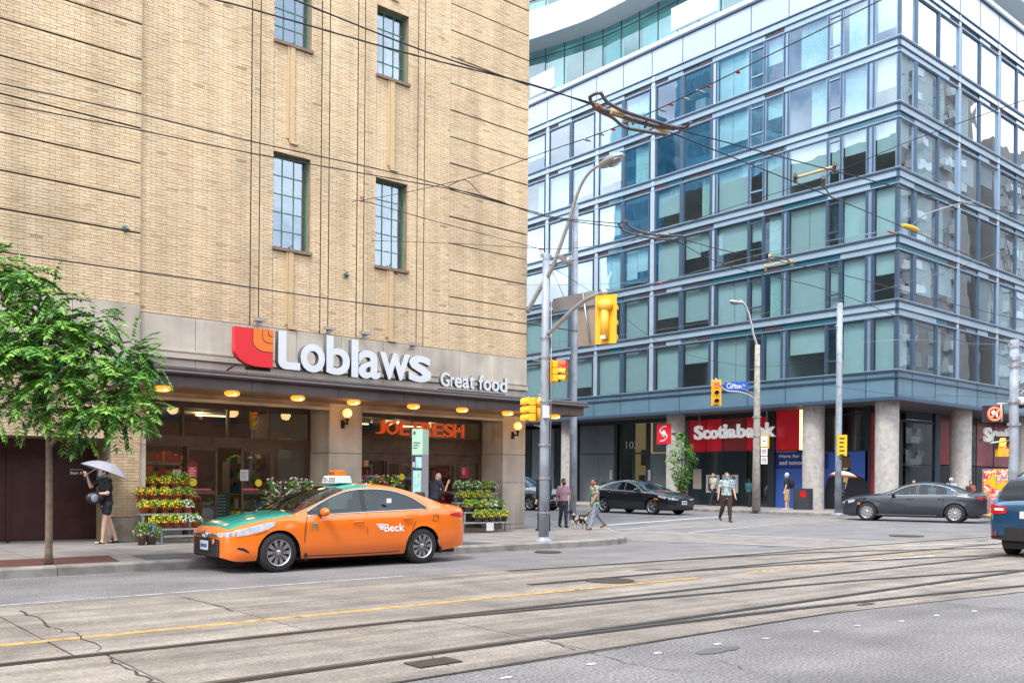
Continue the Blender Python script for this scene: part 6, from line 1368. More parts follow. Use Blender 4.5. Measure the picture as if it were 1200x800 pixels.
# ------------------------------------------------ blue estate at the right edge, rear towards us
OB = dict(SUV); OB.update(L=4.80, hw=.92, wf=.95, wr=3.70, rt=.34, rh=1.58,
    roof=[(1.25, 1.10), (1.4, 1.18), (1.7, 1.35), (2.0, 1.50), (2.3, 1.60), (2.7, 1.65), (3.5, 1.65), (4.1, 1.61), (4.3, 1.54), (4.5, 1.30), (4.66, 1.12)], deck=4.62, rf1=4.28, g1=4.2,
    belt=[(0, .76), (.12, .85), (.35, .93), (.8, .99), (1.4, 1.03), (2.2, 1.06), (3.2, 1.09), (4.2, 1.11), (4.6, 1.08), (4.8, 1.0)], crown=[(0, .80), (.1, .9), (.3, .98), (.7, 1.05), (1.1, 1.10), (1.4, 1.13), (4.4, 1.13), (4.7, 1.12), (4.8, 1.04)],
    plan=[(0, .64), (.03, .72), (.1, .80), (.22, .85), (.45, .89), (.8, .91), (1.2, .92), (3.9, .92), (4.35, .91), (4.6, .88), (4.74, .82), (4.8, .76)], low=[(0, .36), (.2, .28), (.6, .28), (1.5, .28), (3.2, .28), (4.2, .32), (4.8, .44)],
    dlo=[(1.4, 1.06), (1.7, 1.2), (2.0, 1.35), (2.3, 1.46), (2.7, 1.52), (3.4, 1.52), (3.9, 1.47), (4.15, 1.35), (4.25, 1.18)], rim=3)
OBP = (19.2, 7.95-.92)
ob, K = car('blue_estate', 'dark blue estate car at the right edge with its red tail lamp towards us', 'car', (OBP[0]+4.8, OBP[1], 0), PI, OB, M_navyp, scale=1.0)
for s_ in (-1, 1):
    K['fpatch']([(s_*.50, .88, .99), (s_*.62, .86, 1.02), (s_*.74, .86, 1.04), (s_*.84, .88, 1.06)], M_tl, 'tail_light', .012, end=1); K['patch']([(4.5, .90, 1.04), (4.6, .88, 1.05), (4.72, .88, 1.04)], s_, M_tl, 'tail_light', .010)
    K['fpatch']([(s_*.55, .93, .975), (s_*.72, .93, .98)], M_hli, 'reversing_light', .016, end=1)
    K['fpatch']([(s_*.68, .42, .52), (s_*.80, .42, .54)], M_tl, 'reflector', .012, end=1)
K['fpatch']([(-.80, .36, .58), (-.5, .34, .60), (0, .33, .60), (.5, .34, .60), (.80, .36, .58)], M_blk, 'bumper_cladding', .006, end=1)
K['fpatch']([(-.80, .60, .625), (0, .61, .635), (.80, .60, .625)], mat('bumper_silver', (.35, .37, .4), .4, .5), 'bumper_trim', .010, end=1)
K['fpatch']([(-.25, .78, .92), (.25, .78, .92)], M_plate, 'number_plate', .016, end=1)
for s_ in (-1, 1): MB().tube([(1.9, s_*.60, 1.60), (2.1, s_*.62, 1.70), (3.6, s_*.62, 1.71), (3.95, s_*.60, 1.62)], .018, 6).build('roof_rail', M_blk, ob)
# ================================================================ STREET FURNITURE, TREES, FLOWERS, WIRES
def ZH(X, Y, px, py):
    d = X*FW[0]+Y*FW[1]; return H+(CY+ROLL*(px-CX)-py)/FPX*d
M_pole = mat('pole_blue_grey', (.36, .41, .48), .5, .1, var=.10, vscale=4, grime=.3, gscale=3); M_polec = mat('pole_concrete', (.40, .37, .335), .85, var=.15, vscale=5, bump=.4, grime=.3, gscale=4)
M_arm = mat('arm_aluminium', (.46, .46, .47), .4, .6, var=.08, vscale=5); M_sigy = mat('signal_yellow', (.92, .47, .012), .42, var=.05, vscale=6); M_sigo = mat('signal_housing', (.95, .50, .06), .4, var=.05, vscale=6)
M_redl = mat('signal_red_lit', (1, .1, .05), .3, emit=(1, .035, .03), es=2.4); M_offl = mat('signal_lens_off', (.03, .03, .03), .3); M_tanb = mat('sign_back_tan', (.36, .30, .24), .7, var=.1, vscale=3, grime=.2); M_greyb = mat('sign_back_grey', (.27, .25, .25), .6, var=.1, vscale=3)
M_steel2 = mat('galvanised', (.42, .44, .46), .4, .6, var=.1, vscale=6)
def pole(name, label, x, y, r0, r1, ztop, m, cat='pole', base=True, zb=SZ, seg=14):
    t = thing(name, label, cat, (x, y, zb)); h = ztop-zb
    MB().tube([(0, 0, 0), (0, 0, h*.33), (0, 0, h*.66), (0, 0, h)], [r0, r0+(r1-r0)*.33, r0+(r1-r0)*.66, r1], seg).build('pole', m, t)
    if base: MB().lathe([(r0*1.7, 0), (r0*1.7, .03), (r0*1.05, .05), (r0*1.02, .10)], 20).build('base_plate', m, t)
    return t
def rel(t, p): return (p[0]-t.location.x, p[1]-t.location.y, p[2]-t.location.z)
def lamp_head(t, p, d, m=M_arm, s=1, nm='lamp_head'):
    """cobra head at p pointing along unit d"""
    a = math.atan2(d[1], d[0]); M_ = Matrix.Rotation(a, 3, 'Z') @ Matrix.Rotation(R(-8), 3, 'Y'); q = MB(); q.ell(p, (.36*s, .15*s, .09*s), 18, 8, 0, M_); o = q.build(nm, m, t)
    g = MB(); g.ell(Vector(p)+M_@Vector((.08*s, 0, -.05*s)), (.20*s, .12*s, .10*s), 14, 8, 0, M_); g.build('lamp_lens', glass('lamp_bowl', (.8, .8, .78), .2, .8) if True else m, o); return o
# --- corner pole with lamp arm and traffic signals
PX_, PY_ = GP(637, 634, SZ)[:2]
pA = pole('steel_pole', 'tall blue grey steel corner pole carrying a curved lamp and three yellow signals', PX_, PY_, .112, .075, ZH(PX_, PY_, 644, 297), M_pole)
arm = [rel(pA, AX(*p, PX_)) for p in ((618, 366), (630, 343), (645, 318), (658, 284), (668, 255), (675, 232), (683, 213), (692, 201), (702, 193.5))]
MB().tube(smooth_path(arm, 5), [.05-.022*k/40 for k in range(41)], 8).build('lamp_arm', M_arm, pA)
lamp_head(pA, rel(pA, AX(716, 188.5, PX_)), (0, -1, 0), s=.95)
MB().tube([rel(pA, AX(653, 300, PX_)), rel(pA, AX(667, 306, PX_)), rel(pA, AX(668, 302, PX_))], [.03, .09, .10], 10).build('horn', M_arm, pA)
mast = [rel(pA, AX(*p, PX_)) for p in ((642, 392), (656, 378), (670, 364), (684, 353), (696, 347), (707, 343))]
MB().tube(smooth_path(mast, 5), .045, 8).build('signal_arm', M_arm, pA); MB().ell(mast[-1], (.07, .11, .07), 10, 6).build('arm_cap', M_arm, pA)
for zz in (300, 395, 418, 470, 521, 560, 600): MB().lathe([(.13, -.02), (.13, .02)], 14, 0, (0, 0, ZH(PX_, PY_, 640, zz)-SZ)).build('band', M_steel2, pA)
MB().tube([(.10, -.06, .9), (.12, -.07, 3.2), (.11, -.05, 5.2)], .012, 5).build('conduit', M_steel2, pA)
def signal(label, cx_, cy_, cz_, az, lit=0, back=True, h=1.0, name='traffic_signal', red_top=True, board=True):
    """three-lens head; az is the direction it faces (degrees from +X)"""
    t = thing(name, label, 'traffic light', (cx_, cy_, cz_), R(az)); w_ = .30
    if board: MB().box(-.045, -.23, -h*.54, -.03, .23, h*.54).build('backboard', M_sigy, t, bevel=.004)
    for k in range(3):
        z = h*.33*(1-k); MB().box(-.028, -w_*.45, z-h*.155, .13, w_*.45, z+h*.155).build('lens_housing', M_sigy, t, bevel=.015)
        m = M_redl if k == 0 and lit else M_offl; MB().lathe([(.001, 0), (.10, 0), (.105, -.01)], 18, axis='X').build('lens', m, t, loc=(.142, 0, z))
        v = []; n = 12
        for q in range(n+1):
            a = R(-20)+R(220)*q/n; v += [(.13, .115*math.cos(a), z+.115*math.sin(a)), (.33, .115*math.cos(a), z+.115*math.sin(a)-.03)]
        MB().add(v, [(2*q, 2*q+2, 2*q+3, 2*q+1) for q in range(n)], 0, True).build('visor', M_sigy if k else mat('visor_red_glow', (.75, .1, .03), .5) if lit else M_sigy, t, fix=False)  # red light of the lit lens is painted onto the top visor
    if back:
        b = MB(); b.tube([(-.10, 0, -h*.44), (-.10, 0, h*.26)], .085, 12); b.ell((-.11, 0, h*.30), (.11, .17, .13), 12, 8); b.build('rear_cover', M_sigo, t)
        MB().box(-.14, -.05, -h*.45, -.19, .05, -h*.38).build('service_tag', M_pw, t)
    return t
p = AX(711, 374.5, PX_); signal('large yellow traffic signal seen from behind hanging from the mast arm', p[0], p[1], p[2], 20, 0, True, .90)
q_ = AX(652, 435, PX_); sB = signal('yellow traffic signal on the corner pole with its top red light showing', q_[0], q_[1]+.05, q_[2], -62, 1, False, .56, board=True); sB.scale = (.8,)*3
q_ = AX(628.5, 480, PX_-.05); sC = signal('yellow traffic signal on the left of the corner pole seen from behind', q_[0], q_[1], q_[2], 120, 0, True, .52, board=False)
MB().box(-.14, -.17, ZH(PX_, PY_, 636, 490)-SZ, -.02, -.09, ZH(PX_, PY_, 636, 476)-SZ).build('control_box', M_pw, pA)
for a, b in (((643, 424), (625, 422)), ((636, 463), (627, 462)), ((636, 500), (626, 498))): MB().tube([rel(pA, AX(*a, PX_)), rel(pA, AX(*b, PX_))], .018, 6).build('bracket', M_arm, pA)
# --- second pole with the backs of two sign boards
X2, Y2 = GP(671, 612, SZ)[:2]
pB = pole('steel_pole', 'plain blue grey steel pole just right of the corner pole', X2, Y2, .115, .095, ZH(X2, Y2, 672, 240), M_pole)
Xs = PX_+.5
sb1 = thing('sign_board', 'grey back of a long sign board fixed behind the corner pole', 'sign'); c = [AX(*p, Xs) for p in ((647.8, 350.3), (696.6, 340), (696.6, 357), (647.8, 366))]
MB().prism([(p[1], p[2]) for p in c], Xs, Xs+.03, T=lambda a, b, h: (h, a, b)).build('board', M_greyb, sb1); MB().tube([(Xs+.0, c[0][1]+.05, (c[0][2]+c[3][2])/2), (PX_+.1, PY_, (c[0][2]+c[3][2])/2)], .02, 6).build('bracket', M_arm, sb1)
sb2 = thing('sign_board', 'tan back of a tall sign board beside the big yellow signal', 'sign'); c = [AX(*p, Xs+.05) for p in ((677, 362), (697, 357.5), (697, 405), (677, 405.5))]
MB().prism([(p[1], p[2]) for p in c], Xs+.05, Xs+.08, T=lambda a, b, h: (h, a, b)).build('board', M_tanb, sb2); MB().tube([AX(683, 342, Xs-.02), AX(691, 401, Xs-.02)], .022, 6).build('strut', M_steel2, sb2)
# --- concrete street lamp on the far corner
xc_, yc_2 = GP(886, 598, SZ)[:2]; pC = pole('street_lamp', 'concrete street lamp on the far corner with a curved arm and a signal', xc_, yc_2, .20, .12, ZH(xc_, yc_2, 889, 404), M_polec, 'street lamp', base=False)
vv = Vector((-.35, .94, 0)).normalized()   # arm leans towards the upper left of the picture
def on(t, px, py, k=1.0):   # point of a vertical plane through the pole that faces the street
    d = ray(px, py); n_ = Vector((FW[0], FW[1], 0)); q = Vector((t.location.x, t.location.y, 0)).dot(n_)/Vector(d).dot(n_); return Vector(d)*q+Vector((0, 0, H))
arm = [rel(pC, on(pC, *p)) for p in ((888.5, 418), (887, 405), (883, 392), (879.5, 375), (876, 363), (872, 356), (867, 352))]
MB().tube(smooth_path(arm, 4), .055, 8).build('lamp_arm', M_arm, pC); lamp_head(pC, rel(pC, on(pC, 862.5, 354)), (-.76, .65, 0), s=1.0)
arm = [rel(pC, on(pC, *p)) for p in ((886, 469), (878, 463), (866, 459), (850, 457), (838, 443))]
MB().tube(smooth_path(arm, 4), .04, 8).build('signal_arm', M_arm, pC)
p = on(pC, 839.5, 460); signal('yellow traffic signal with red light beside the blue street name sign', p.x, p.y, p.z, 222, 1, False, 1.15)
sn = thing('street_name_sign', 'blue street name sign hanging on the far corner lamp arm', 'street sign'); a = on(pC, 849.5, 447); b = on(pC, 877, 457.5)
def facing(p0, wdt, hgt, name, m, par, th=.02, ang=None):
    """thin board whose left edge is p0, running to the right of the view"""
    d = Vector((RT[0], RT[1], 0)) if ang is None else Vector((math.cos(ang), math.sin(ang), 0)); n_ = Vector((-d.y, d.x, 0)); c = [p0, p0+d*wdt, p0+d*wdt+n_*th, p0+n_*th]
    return MB().prism([(q.x, q.y) for q in c], p0.z-hgt, p0.z).build(name, m, par), Matrix.Translation(p0) @ Matrix.Rotation(math.atan2(d.y, d.x), 4, 'Z') @ Matrix.Rotation(R(90), 4, 'X')
wS_ = (b-a).dot(Vector((RT[0], RT[1], 0))); _, Mx = facing(a, wS_, a.z-b.z, 'plate', mat('sign_blue', (.012, .10, .50), .4), sn)
put_text('lettering', 'Carlton', Mx @ Matrix.Translation((wS_*.08, -(a.z-b.z)*.78, 0)), wS_*.62, (a.z-b.z)*.58, M_pw, sn, .012); put_text('lettering', 'St', Mx @ Matrix.Translation((wS_*.76, -(a.z-b.z)*.5, 0)), wS_*.1, (a.z-b.z)*.25, M_pw, sn, .004)
MB().tube([a+Vector((0, 0, .02)), on(pC, 886, 462)], .02, 6).build('bracket', M_arm, sn)
# pedestrian signal and small notices on that pole
p = on(pC, 897, 519); t = thing('pedestrian_signal', 'small yellow pedestrian signal on the far corner concrete lamp', 'pedestrian signal'); b0 = on(pC, 891, 511); facing(b0+Vector((0, 0, .05)), .42, .62, 'housing', M_sigy, t, .25); q = on(pC, 897, 516); MB().box(q.x-.10, q.y-.08, q.z-.16, q.x+.08, q.y-.04, q.z+.12).build('lens', M_redl if False else mat('dim_red', (.4, .02, .02), .4, emit=(1, .1, .05), es=.4), t)
t = thing('notice_signs', 'three small white parking notices stacked on the far corner concrete lamp', 'sign')
for k, (ya_, yb2, c) in enumerate(((511.5, 523, 'a'), (524.5, 534, 'b'), (535, 543.5, 'c'))):
    o0 = on(pC, 890, ya_); h_ = o0.z-on(pC, 890, yb2).z; _, Mx = facing(o0-Vector((FW[0], FW[1], 0))*.28, .30, h_, 'plate', M_pw, t)
    if k: MB().tube([Mx @ Vector((.15+.09*math.cos(a2), -h_*.45+.09*math.sin(a2), .005)) for a2 in [2*PI*q/16 for q in range(17)]], .014, 5).build('ring', mat('sign_ring_red', (.65, .05, .04), .5), t)
    MB().add([Mx @ Vector(v_) for v_ in ((.08, -h_*.4, .006), (.22, -h_*.4, .006), (.22, -h_*.48, .006), (.08, -h_*.48, .006))], [(0, 1, 2, 3)]).build('print', M_sk, t, fix=False)
for zz in (3.5, 4.4): MB().lathe([(.2, -.03), (.2, .03)], 14, 0, (0, 0, zz)).build('band', M_steel2, pC)
# --- tall steel pole with the yellow notice, and the pole at the right edge
X3, Y3 = GP(982, 603, SZ)[:2]; pD = pole('steel_pole', 'plain blue steel pole carrying a yellow notice in front of the bank poster', X3, Y3, .135, .115, ZH(X3, Y3, 984, 355), M_pole)
yn = thing('notice_sign', 'yellow notice with dark print fixed to the steel pole', 'sign'); a = on(pD, 979.5, 509.5); b = on(pD, 990.5, 534); d3_ = Vector((RT[0], RT[1], 0)); wN = (b-a).dot(d3_); a2 = a-Vector((FW[0], FW[1], 0))*.2; _, Mx = facing(a2, wN, a.z-b.z, 'plate', mat('notice_yellow', (.88, .52, .015), .5), yn)
for k in range(6): MB().add([Mx @ Vector(v_) for v_ in ((wN*.2, -.12-k*.17, .005), (wN*(.75-.06*(k % 3)), -.12-k*.17, .005), (wN*(.75-.06*(k % 3)), -.18-k*.17, .005), (wN*.2, -.18-k*.17, .005))], [(0, 1, 2, 3)]).build('print', M_sk, yn, fix=False)
X4, Y4 = GP(1187, 612, SZ)[:2]; pE = pole('steel_pole', 'thick steel pole at the right edge carrying small arms and a round camera', X4, Y4, .17, .14, ZH(X4, Y4, 1189, 398), M_pole)
for zz in (404, 420, 428, 470, 497): MB().lathe([(.22, -.05), (.22, .05)], 14, 0, (0, 0, ZH(X4, Y4, 1188, zz)-SZ)).build('band', M_steel2, pE)
for a, b in (((1194, 425), (1215, 420)), ((1194, 450), (1215, 440)), ((1195, 461), (1213, 452)), ((1186, 473), (1168, 473)), ((1183, 516), (1160, 519))): MB().tube([rel(pE, on(pE, *a)), rel(pE, on(pE, *b))], .035, 6).build('bracket', M_arm, pE)
cm_ = thing('dome_camera', 'small white dome camera on the right edge pole', 'camera'); q = on(pE, 1197, 470); MB().ell(q, (.20, .20, .16), 12, 8).build('housing', M_pw, cm_); MB().ell(q-Vector((0, 0, .14)), (.13, .13, .11), 12, 8).build('dome', M_blk, cm_); MB().tube([q+Vector((-.1, 0, .12)), on(pE, 1190, 466)], .03, 6).build('bracket', M_pw, cm_)
nt_ = thing('lit_turn_sign', 'black box sign with a red lit no turn ring on the right edge pole', 'sign'); a = on(pE, 1153.5, 475); b = on(pE, 1176, 494.5); wN = (b-a).dot(d3_); hN = a.z-b.z; _, Mx = facing(a, wN, hN, 'box', M_blk, nt_, .15)
M_led = mat('led_red', (1, .1, .05), .4, emit=(1, .06, .035), es=2.6); M_ledw = mat('led_white', (.8, .8, .8), .4, emit=(.8, .85, .9), es=.5)
cxn, cyn, rn = wN*.53, -hN*.5, hN*.38
MB().tube([Mx @ Vector((cxn+rn*math.cos(a2), cyn+rn*math.sin(a2), .02)) for a2 in [2*PI*k/28 for k in range(29)]], .035, 6).build('ring', M_led, nt_); MB().tube([Mx @ Vector((cxn-rn*.7, cyn-rn*.7, .03)), Mx @ Vector((cxn+rn*.7, cyn+rn*.7, .03))], .035, 6).build('slash', M_led, nt_)
MB().tube([Mx @ Vector(v_) for v_ in ((cxn+rn*.35, cyn-rn*.5, .015), (cxn+rn*.35, cyn+rn*.15, .015), (cxn-rn*.3, cyn+rn*.2, .015))], .03, 6).build('arrow', M_ledw, nt_); MB().tube([Mx @ Vector(v_) for v_ in ((cxn-rn*.1, cyn+rn*.5, .015), (cxn-rn*.45, cyn+rn*.2, .015), (cxn-rn*.1, cyn-rn*.1, .015))], .03, 6).build('arrow', M_ledw, nt_)
MB().tube([on(pE, 1173, 474), on(pE, 1174, 494)], .04, 6).build('bracket', mat('bracket_tan', (.5, .42, .3), .6), nt_)
t = thing('pedestrian_signal', 'orange hand signal stacked on the right edge pole', 'pedestrian signal'); a = on(pE, 1168, 511); _, Mx = facing(a, on(pE, 1177.5, 511).x*0+.42, .42, 'housing', M_blk, t, .2)
MB().add([Mx @ Vector(v_) for v_ in ((.10, -.34, .012), (.30, -.34, .012), (.33, -.2, .012), (.30, -.06, .012), (.12, -.06, .012), (.08, -.2, .012))], [(0, 1, 2, 3, 4, 5)]).build('hand', mat('led_orange', (1, .3, .03), .4, emit=(1, .22, .02), es=1.8), t, fix=False)
a = on(pE, 1170, 521); _, Mx = facing(a, .36, .40, 'housing', M_sigy, t, .2); MB().add([Mx @ Vector(v_) for v_ in ((.16, -.34, .012), (.27, -.34, .012), (.27, -.05, .012), (.16, -.05, .012))], [(0, 1, 2, 3)]).build('digits', M_led, t, fix=False)
# signal on the near side of the street, mirrored in the shop window
d_ = ray(297, 489); k_ = (19.87*2+5)/d_[1]; sM = signal('yellow traffic signal with red light behind the viewer, mirrored in the shop window', d_[0]*k_, -5, H+d_[2]*k_, 90, 1, True, 1.0); MB().tube([(-.2, 0, -sM.location.z+SZ), (-.2, 0, .8)], .07, 8).build('post', M_pole, sM)
# --- painted utility cabinet
a = on(pE, 1152.5, 551); bt = GP(1152.5, 607, SZ); cb = thing('utility_cabinet', 'tall utility cabinet covered with bright splashes of pink and yellow paint', 'cabinet', (0, 0, 0))
M_splash = bpy.data.materials.new('splash_paint'); M_splash.use_nodes = True; nt3 = M_splash.node_tree; ns = nt3.nodes; b3 = ns['Principled BSDF']; g3 = ns.new('ShaderNodeNewGeometry'); n3 = ns.new('ShaderNodeTexNoise'); n3.inputs['Scale'].default_value = 1.7; n3.inputs['Detail'].default_value = 3; n3.inputs['Distortion'].default_value = 1.6; c3 = ns.new('ShaderNodeValToRGB'); c3.color_ramp.interpolation = 'CONSTANT'
el = c3.color_ramp.elements; el[0].position = 0; el[0].color = (.9, .5, .0, 1); el[1].position = .36; el[1].color = (.75, .02, .22, 1)
for pos_, c_ in ((.43, (.95, .70, .02, 1)), (.49, (.70, .78, .70, 1)), (.53, (.85, .05, .35, 1)), (.59, (.05, .45, .35, 1)), (.63, (.9, .75, .03, 1)), (.70, (.5, .02, .3, 1))): e = el.new(pos_); e.color = c_
nt3.links.new(g3.outputs['Position'], n3.inputs['Vector']); nt3.links.new(n3.outputs[0], c3.inputs[0]); nt3.links.new(c3.outputs[0], b3.inputs['Base Color']); b3.inputs['Roughness'].default_value = .5
p0 = Vector((bt[0], bt[1], 0)); dd_ = Vector((math.cos(R(-62)), math.sin(R(-62)), 0)); n2_ = Vector((-dd_.y, dd_.x, 0)); wc = .85; zt3 = ZH(bt[0], bt[1], 1155, 551)
c = [p0, p0+dd_*wc, p0+dd_*wc+n2_*.6, p0+n2_*.6]; MB().prism([(q.x, q.y) for q in c], SZ+.08, zt3).build('cabinet_body', M_splash, cb, bevel=.02); MB().prism([(q.x+(.02 if k in (1, 2) else -.02), q.y) for k, q in enumerate(c)], zt3, zt3+.05).build('cabinet_top', M_splash, cb, bevel=.01); MB().prism([(q.x, q.y) for q in c], SZ, SZ+.08).build('plinth', M_kerb, cb)
MB().prism([(p0+dd_*(wc/2)-n2_*.004)[:2], (p0+dd_*(wc/2+.012)-n2_*.004)[:2], (p0+dd_*(wc/2+.012))[:2], (p0+dd_*(wc/2))[:2]], SZ+.15, zt3-.1).build('door_gap', M_blk, cb)
# --- wayfinding pillar on the near pavement
wp = thing('information_pillar', 'slim street information pillar with pale green top behind the taxi', 'sign'); YW = 16.6
L_ = Vector((AY(483, 505, YW+.10)[0], YW+.10, 0)); Mc = Vector((AY(495.5, 505, YW-.1)[0], YW-.1, 0)); Rc = Vector((AY(502.5, 505, YW+.10)[0], YW+.10, 0)); Bc = L_+(Rc-Mc)
zt4 = AY(490, 502.5, YW)[2]; zg = AY(488, 532, YW)[2]; pri = [(q.x, q.y) for q in (L_, Mc, Rc, Bc)]; M_pg = mat('pillar_green', (.42, .66, .50), .5); M_pn = mat('pillar_navy', (.018, .045, .055), .4); M_pm = mat('pillar_map', (.36, .62, .62), .5, var=.15, vscale=12); M_pp = mat('pillar_print', (.04, .12, .10), .6)
MB().prism(pri, SZ, zg).build('shaft', mat('pillar_grey', (.36, .35, .38), .5), wp); MB().prism(pri, zg+.001, zt4).build('top', M_pg, wp)
ww = (Mc-L_).length; ang_ = math.atan2((Mc-L_).y, (Mc-L_).x); nf_ = Vector(((Mc-L_).y, -(Mc-L_).x, 0)).normalized(); z_ = lambda py: AY(488, py, YW)[2]
def pbox(u0, u1, pa, pb, m, name, o): facing(L_+(Mc-L_)*u0+nf_*o+Vector((0, 0, z_(pa))), ww*(u1-u0), z_(pa)-z_(pb), name, m, wp, .004, ang_)
pbox(.03, .97, 533, 590, M_pn, 'panel', .006); pbox(.12, .92, 551, 578, M_pm, 'map', .010); pbox(.36, .94, 535, 548, M_pm, 'map', .010); pbox(.08, .30, 541, 547, mat('pillar_mauve', (.5, .42, .55), .5), 'badge', .010)
for k in range(3): pbox(.12, .75-.12*k, 518+3*k, 519+3*k, M_pp, 'print', .006)
pbox(.12, .32, 505, 509, M_pp, 'logo', .006); pbox(.6, .75, 554, 559, mat('mark_green', (.3, .6, .05), .5), 'map_mark', .014); pbox(.35, .42, 568, 570, mat('mark_red', (.7, .2, .1), .5), 'map_mark', .014)
# ------------------------------------------------ plants
M_leaf = [mat('leaf_%d' % k, c, .55, rndv=0, var=.2, vscale=9) for k, c in enumerate(((.08, .25, .035), (.16, .37, .05), (.04, .15, .035), (.24, .46, .07)))]
M_bark = mat('bark', (.185, .135, .10), .9, var=.3, vscale=12, bump=1, bscale=40)
def leafmesh(mb, p, d, up, s, w=.38, mi=0):
    """one leaflet: folded diamond"""
    d = d.normalized(); side = d.cross(up).normalized() if d.cross(up).length > 1e-3 else Vector((1, 0, 0)); n_ = side.cross(d)
    mb.add([p, p+d*s*.45+side*s*w*.5-n_*s*.04, p+d*s, p+d*s*.45-side*s*w*.5-n_*s*.04, p+d*s*.45+n_*s*.03], [(0, 1, 4), (1, 2, 4), (2, 3, 4), (3, 0, 4)], mi)
def compound(mb, p, d, L_, rg_, s=.085):
    """arched stalk with paired leaflets"""
    d = d.normalized(); q = p; n = 7; mi = rg_.choice((0, 0, 1, 1, 2, 3)); dr = d.copy()
    for k in range(n):
        dr = (dr+Vector((0, 0, -.13))).normalized(); q2 = q+dr*L_/n; sd = dr.cross(Vector((0, 0, 1))); sd = sd.normalized() if sd.length > .01 else Vector((1, 0, 0))
        for sg2 in (-1, 1): leafmesh(mb, q2, (dr*.55+sd*sg2+Vector((0, 0, -.25+rg_.uniform(-.15, .1)))), Vector((rg_.uniform(-.3, .3), rg_.uniform(-.3, .3), 1)), s*rg_.uniform(.8, 1.2), .46, mi)
        q = q2
    leafmesh(mb, q, dr, Vector((0, 0, 1)), s*1.1, .4, mi)
# street tree at the left
TX, TY = GP(57, 661, SZ)[:2]; rt_ = random.Random(9)
tr = thing('street_tree', 'young street tree with feathery drooping leaves in a red mulch pit', 'tree', (TX, TY, SZ))
zof = lambda py: ZH(TX, TY, 57, py)-SZ; upx = lambda px: (px-57)/FPX*(TX*FW[0]+TY*FW[1])   # metres to the right in view
rv = Vector((RT[0], RT[1], 0)); fv = Vector((FW[0], FW[1], 0))
def tp(px, py, dep=0): return rv*upx(px)+fv*dep+Vector((0, 0, zof(py)))
tk = MB(); tk.tube(smooth_path([tp(57, 661), tp(57, 600), tp(56.5, 540), tp(55, 500), tp(52, 470), tp(50, 440), tp(46, 405), tp(42, 370)], 4), [.066]+[.052-.0010*k for k in range(28)], 10); tk.build('trunk', M_bark, tr)
limbs = [[(57, 523, 0), (75, 505, -.1), (98, 482, -.25), (118, 462, -.4)], [(53, 480, 0), (30, 455, .2), (8, 430, .3), (-20, 405, .3)], [(50, 440, 0), (80, 415, .2), (115, 400, .3), (140, 395, .35)], [(46, 400, 0), (66, 375, -.2), (82, 358, -.3)], [(46, 405, 0), (20, 370, -.1), (-5, 340, 0), (-30, 310, .1)], [(52, 475, 0), (80, 450, -.5), (110, 435, -.8)], [(50, 445, 0), (25, 420, -.6), (0, 405, -.9)], [(50, 450, 0), (75, 430, .6), (100, 420, 1.0)], [(42, 372, 0), (10, 350, .5), (-15, 330, .8)], [(110, 470, -.3), (135, 460, -.35), (155, 452, -.4)]]
for l in limbs:
    P = smooth_path([tp(*q) for q in l], 4); MB().tube(P, [.035-.022*k/(len(P)-1) for k in range(len(P))], 6).build('limb', M_bark, tr)
cl_ = [(20, 325, 0, 26), (4, 320, .3, 18), (-20, 305, .2, 26), (35, 395, 0, 34), (75, 385, -.2, 26), (100, 395, .1, 24), (60, 415, -.5, 30), (110, 425, -.3, 28), (85, 450, -.4, 28), (120, 455, .2, 24), (140, 420, .1, 20), (150, 450, -.2, 20), (160, 470, -.2, 17), (135, 480, -.3, 20), (105, 480, -.2, 18), (30, 430, .5, 30), (5, 420, -.5, 30), (-25, 400, .3, 36), (60, 370, .3, 20), (20, 380, -.6, 26), (75, 475, -.2, 16), (30, 465, -.2, 18), (92, 503, -.15, 14), (48, 480, .1, 16), (20, 395, .8, 28), (-20, 350, .2, 30), (70, 350, -.2, 12), (115, 372, 0, 16), (155, 408, 0, 14), (165, 430, -.1, 12), (170, 485, -.2, 10), (5, 450, 0, 18), (150, 495, -.2, 8), (62, 440, .4, 26), (45, 355, .1, 18)]
lf = MB()
pm_ = (TX*FW[0]+TY*FW[1])/FPX
for (px, py, dp, r) in cl_:
    c_ = tp(px, py, dp); n = int(1.3*r)
    for k in range(n):
        v_ = Vector((rt_.gauss(0, 1), rt_.gauss(0, 1), rt_.gauss(0, .8))); v_ = v_.normalized()*(r*pm_)*rt_.uniform(.25, 1.0)*.9; v_.z *= .8; d_ = Vector((v_.x, v_.y, v_.z*.3+rt_.uniform(-.12, .12)))
        compound(lf, c_+v_*.8, d_+Vector((rt_.uniform(-.05, .05),)*3), rt_.uniform(.28, .42), rt_, .112)
for r_2 in range(26):   # drooping tails at the lower edge
    px = rt_.uniform(-20, 182); py = 475+18*math.sin(px*.09)+(-28 if px > 165 else 0)+rt_.uniform(-20, 8); compound(lf, tp(px, py, rt_.uniform(-.6, .3)), Vector((rt_.uniform(-.6, .6), rt_.uniform(-.5, .5), -.6)), rt_.uniform(.24, .34), rt_, .098)
stuff(lf.build('crown', M_leaf, tr, fix=False))
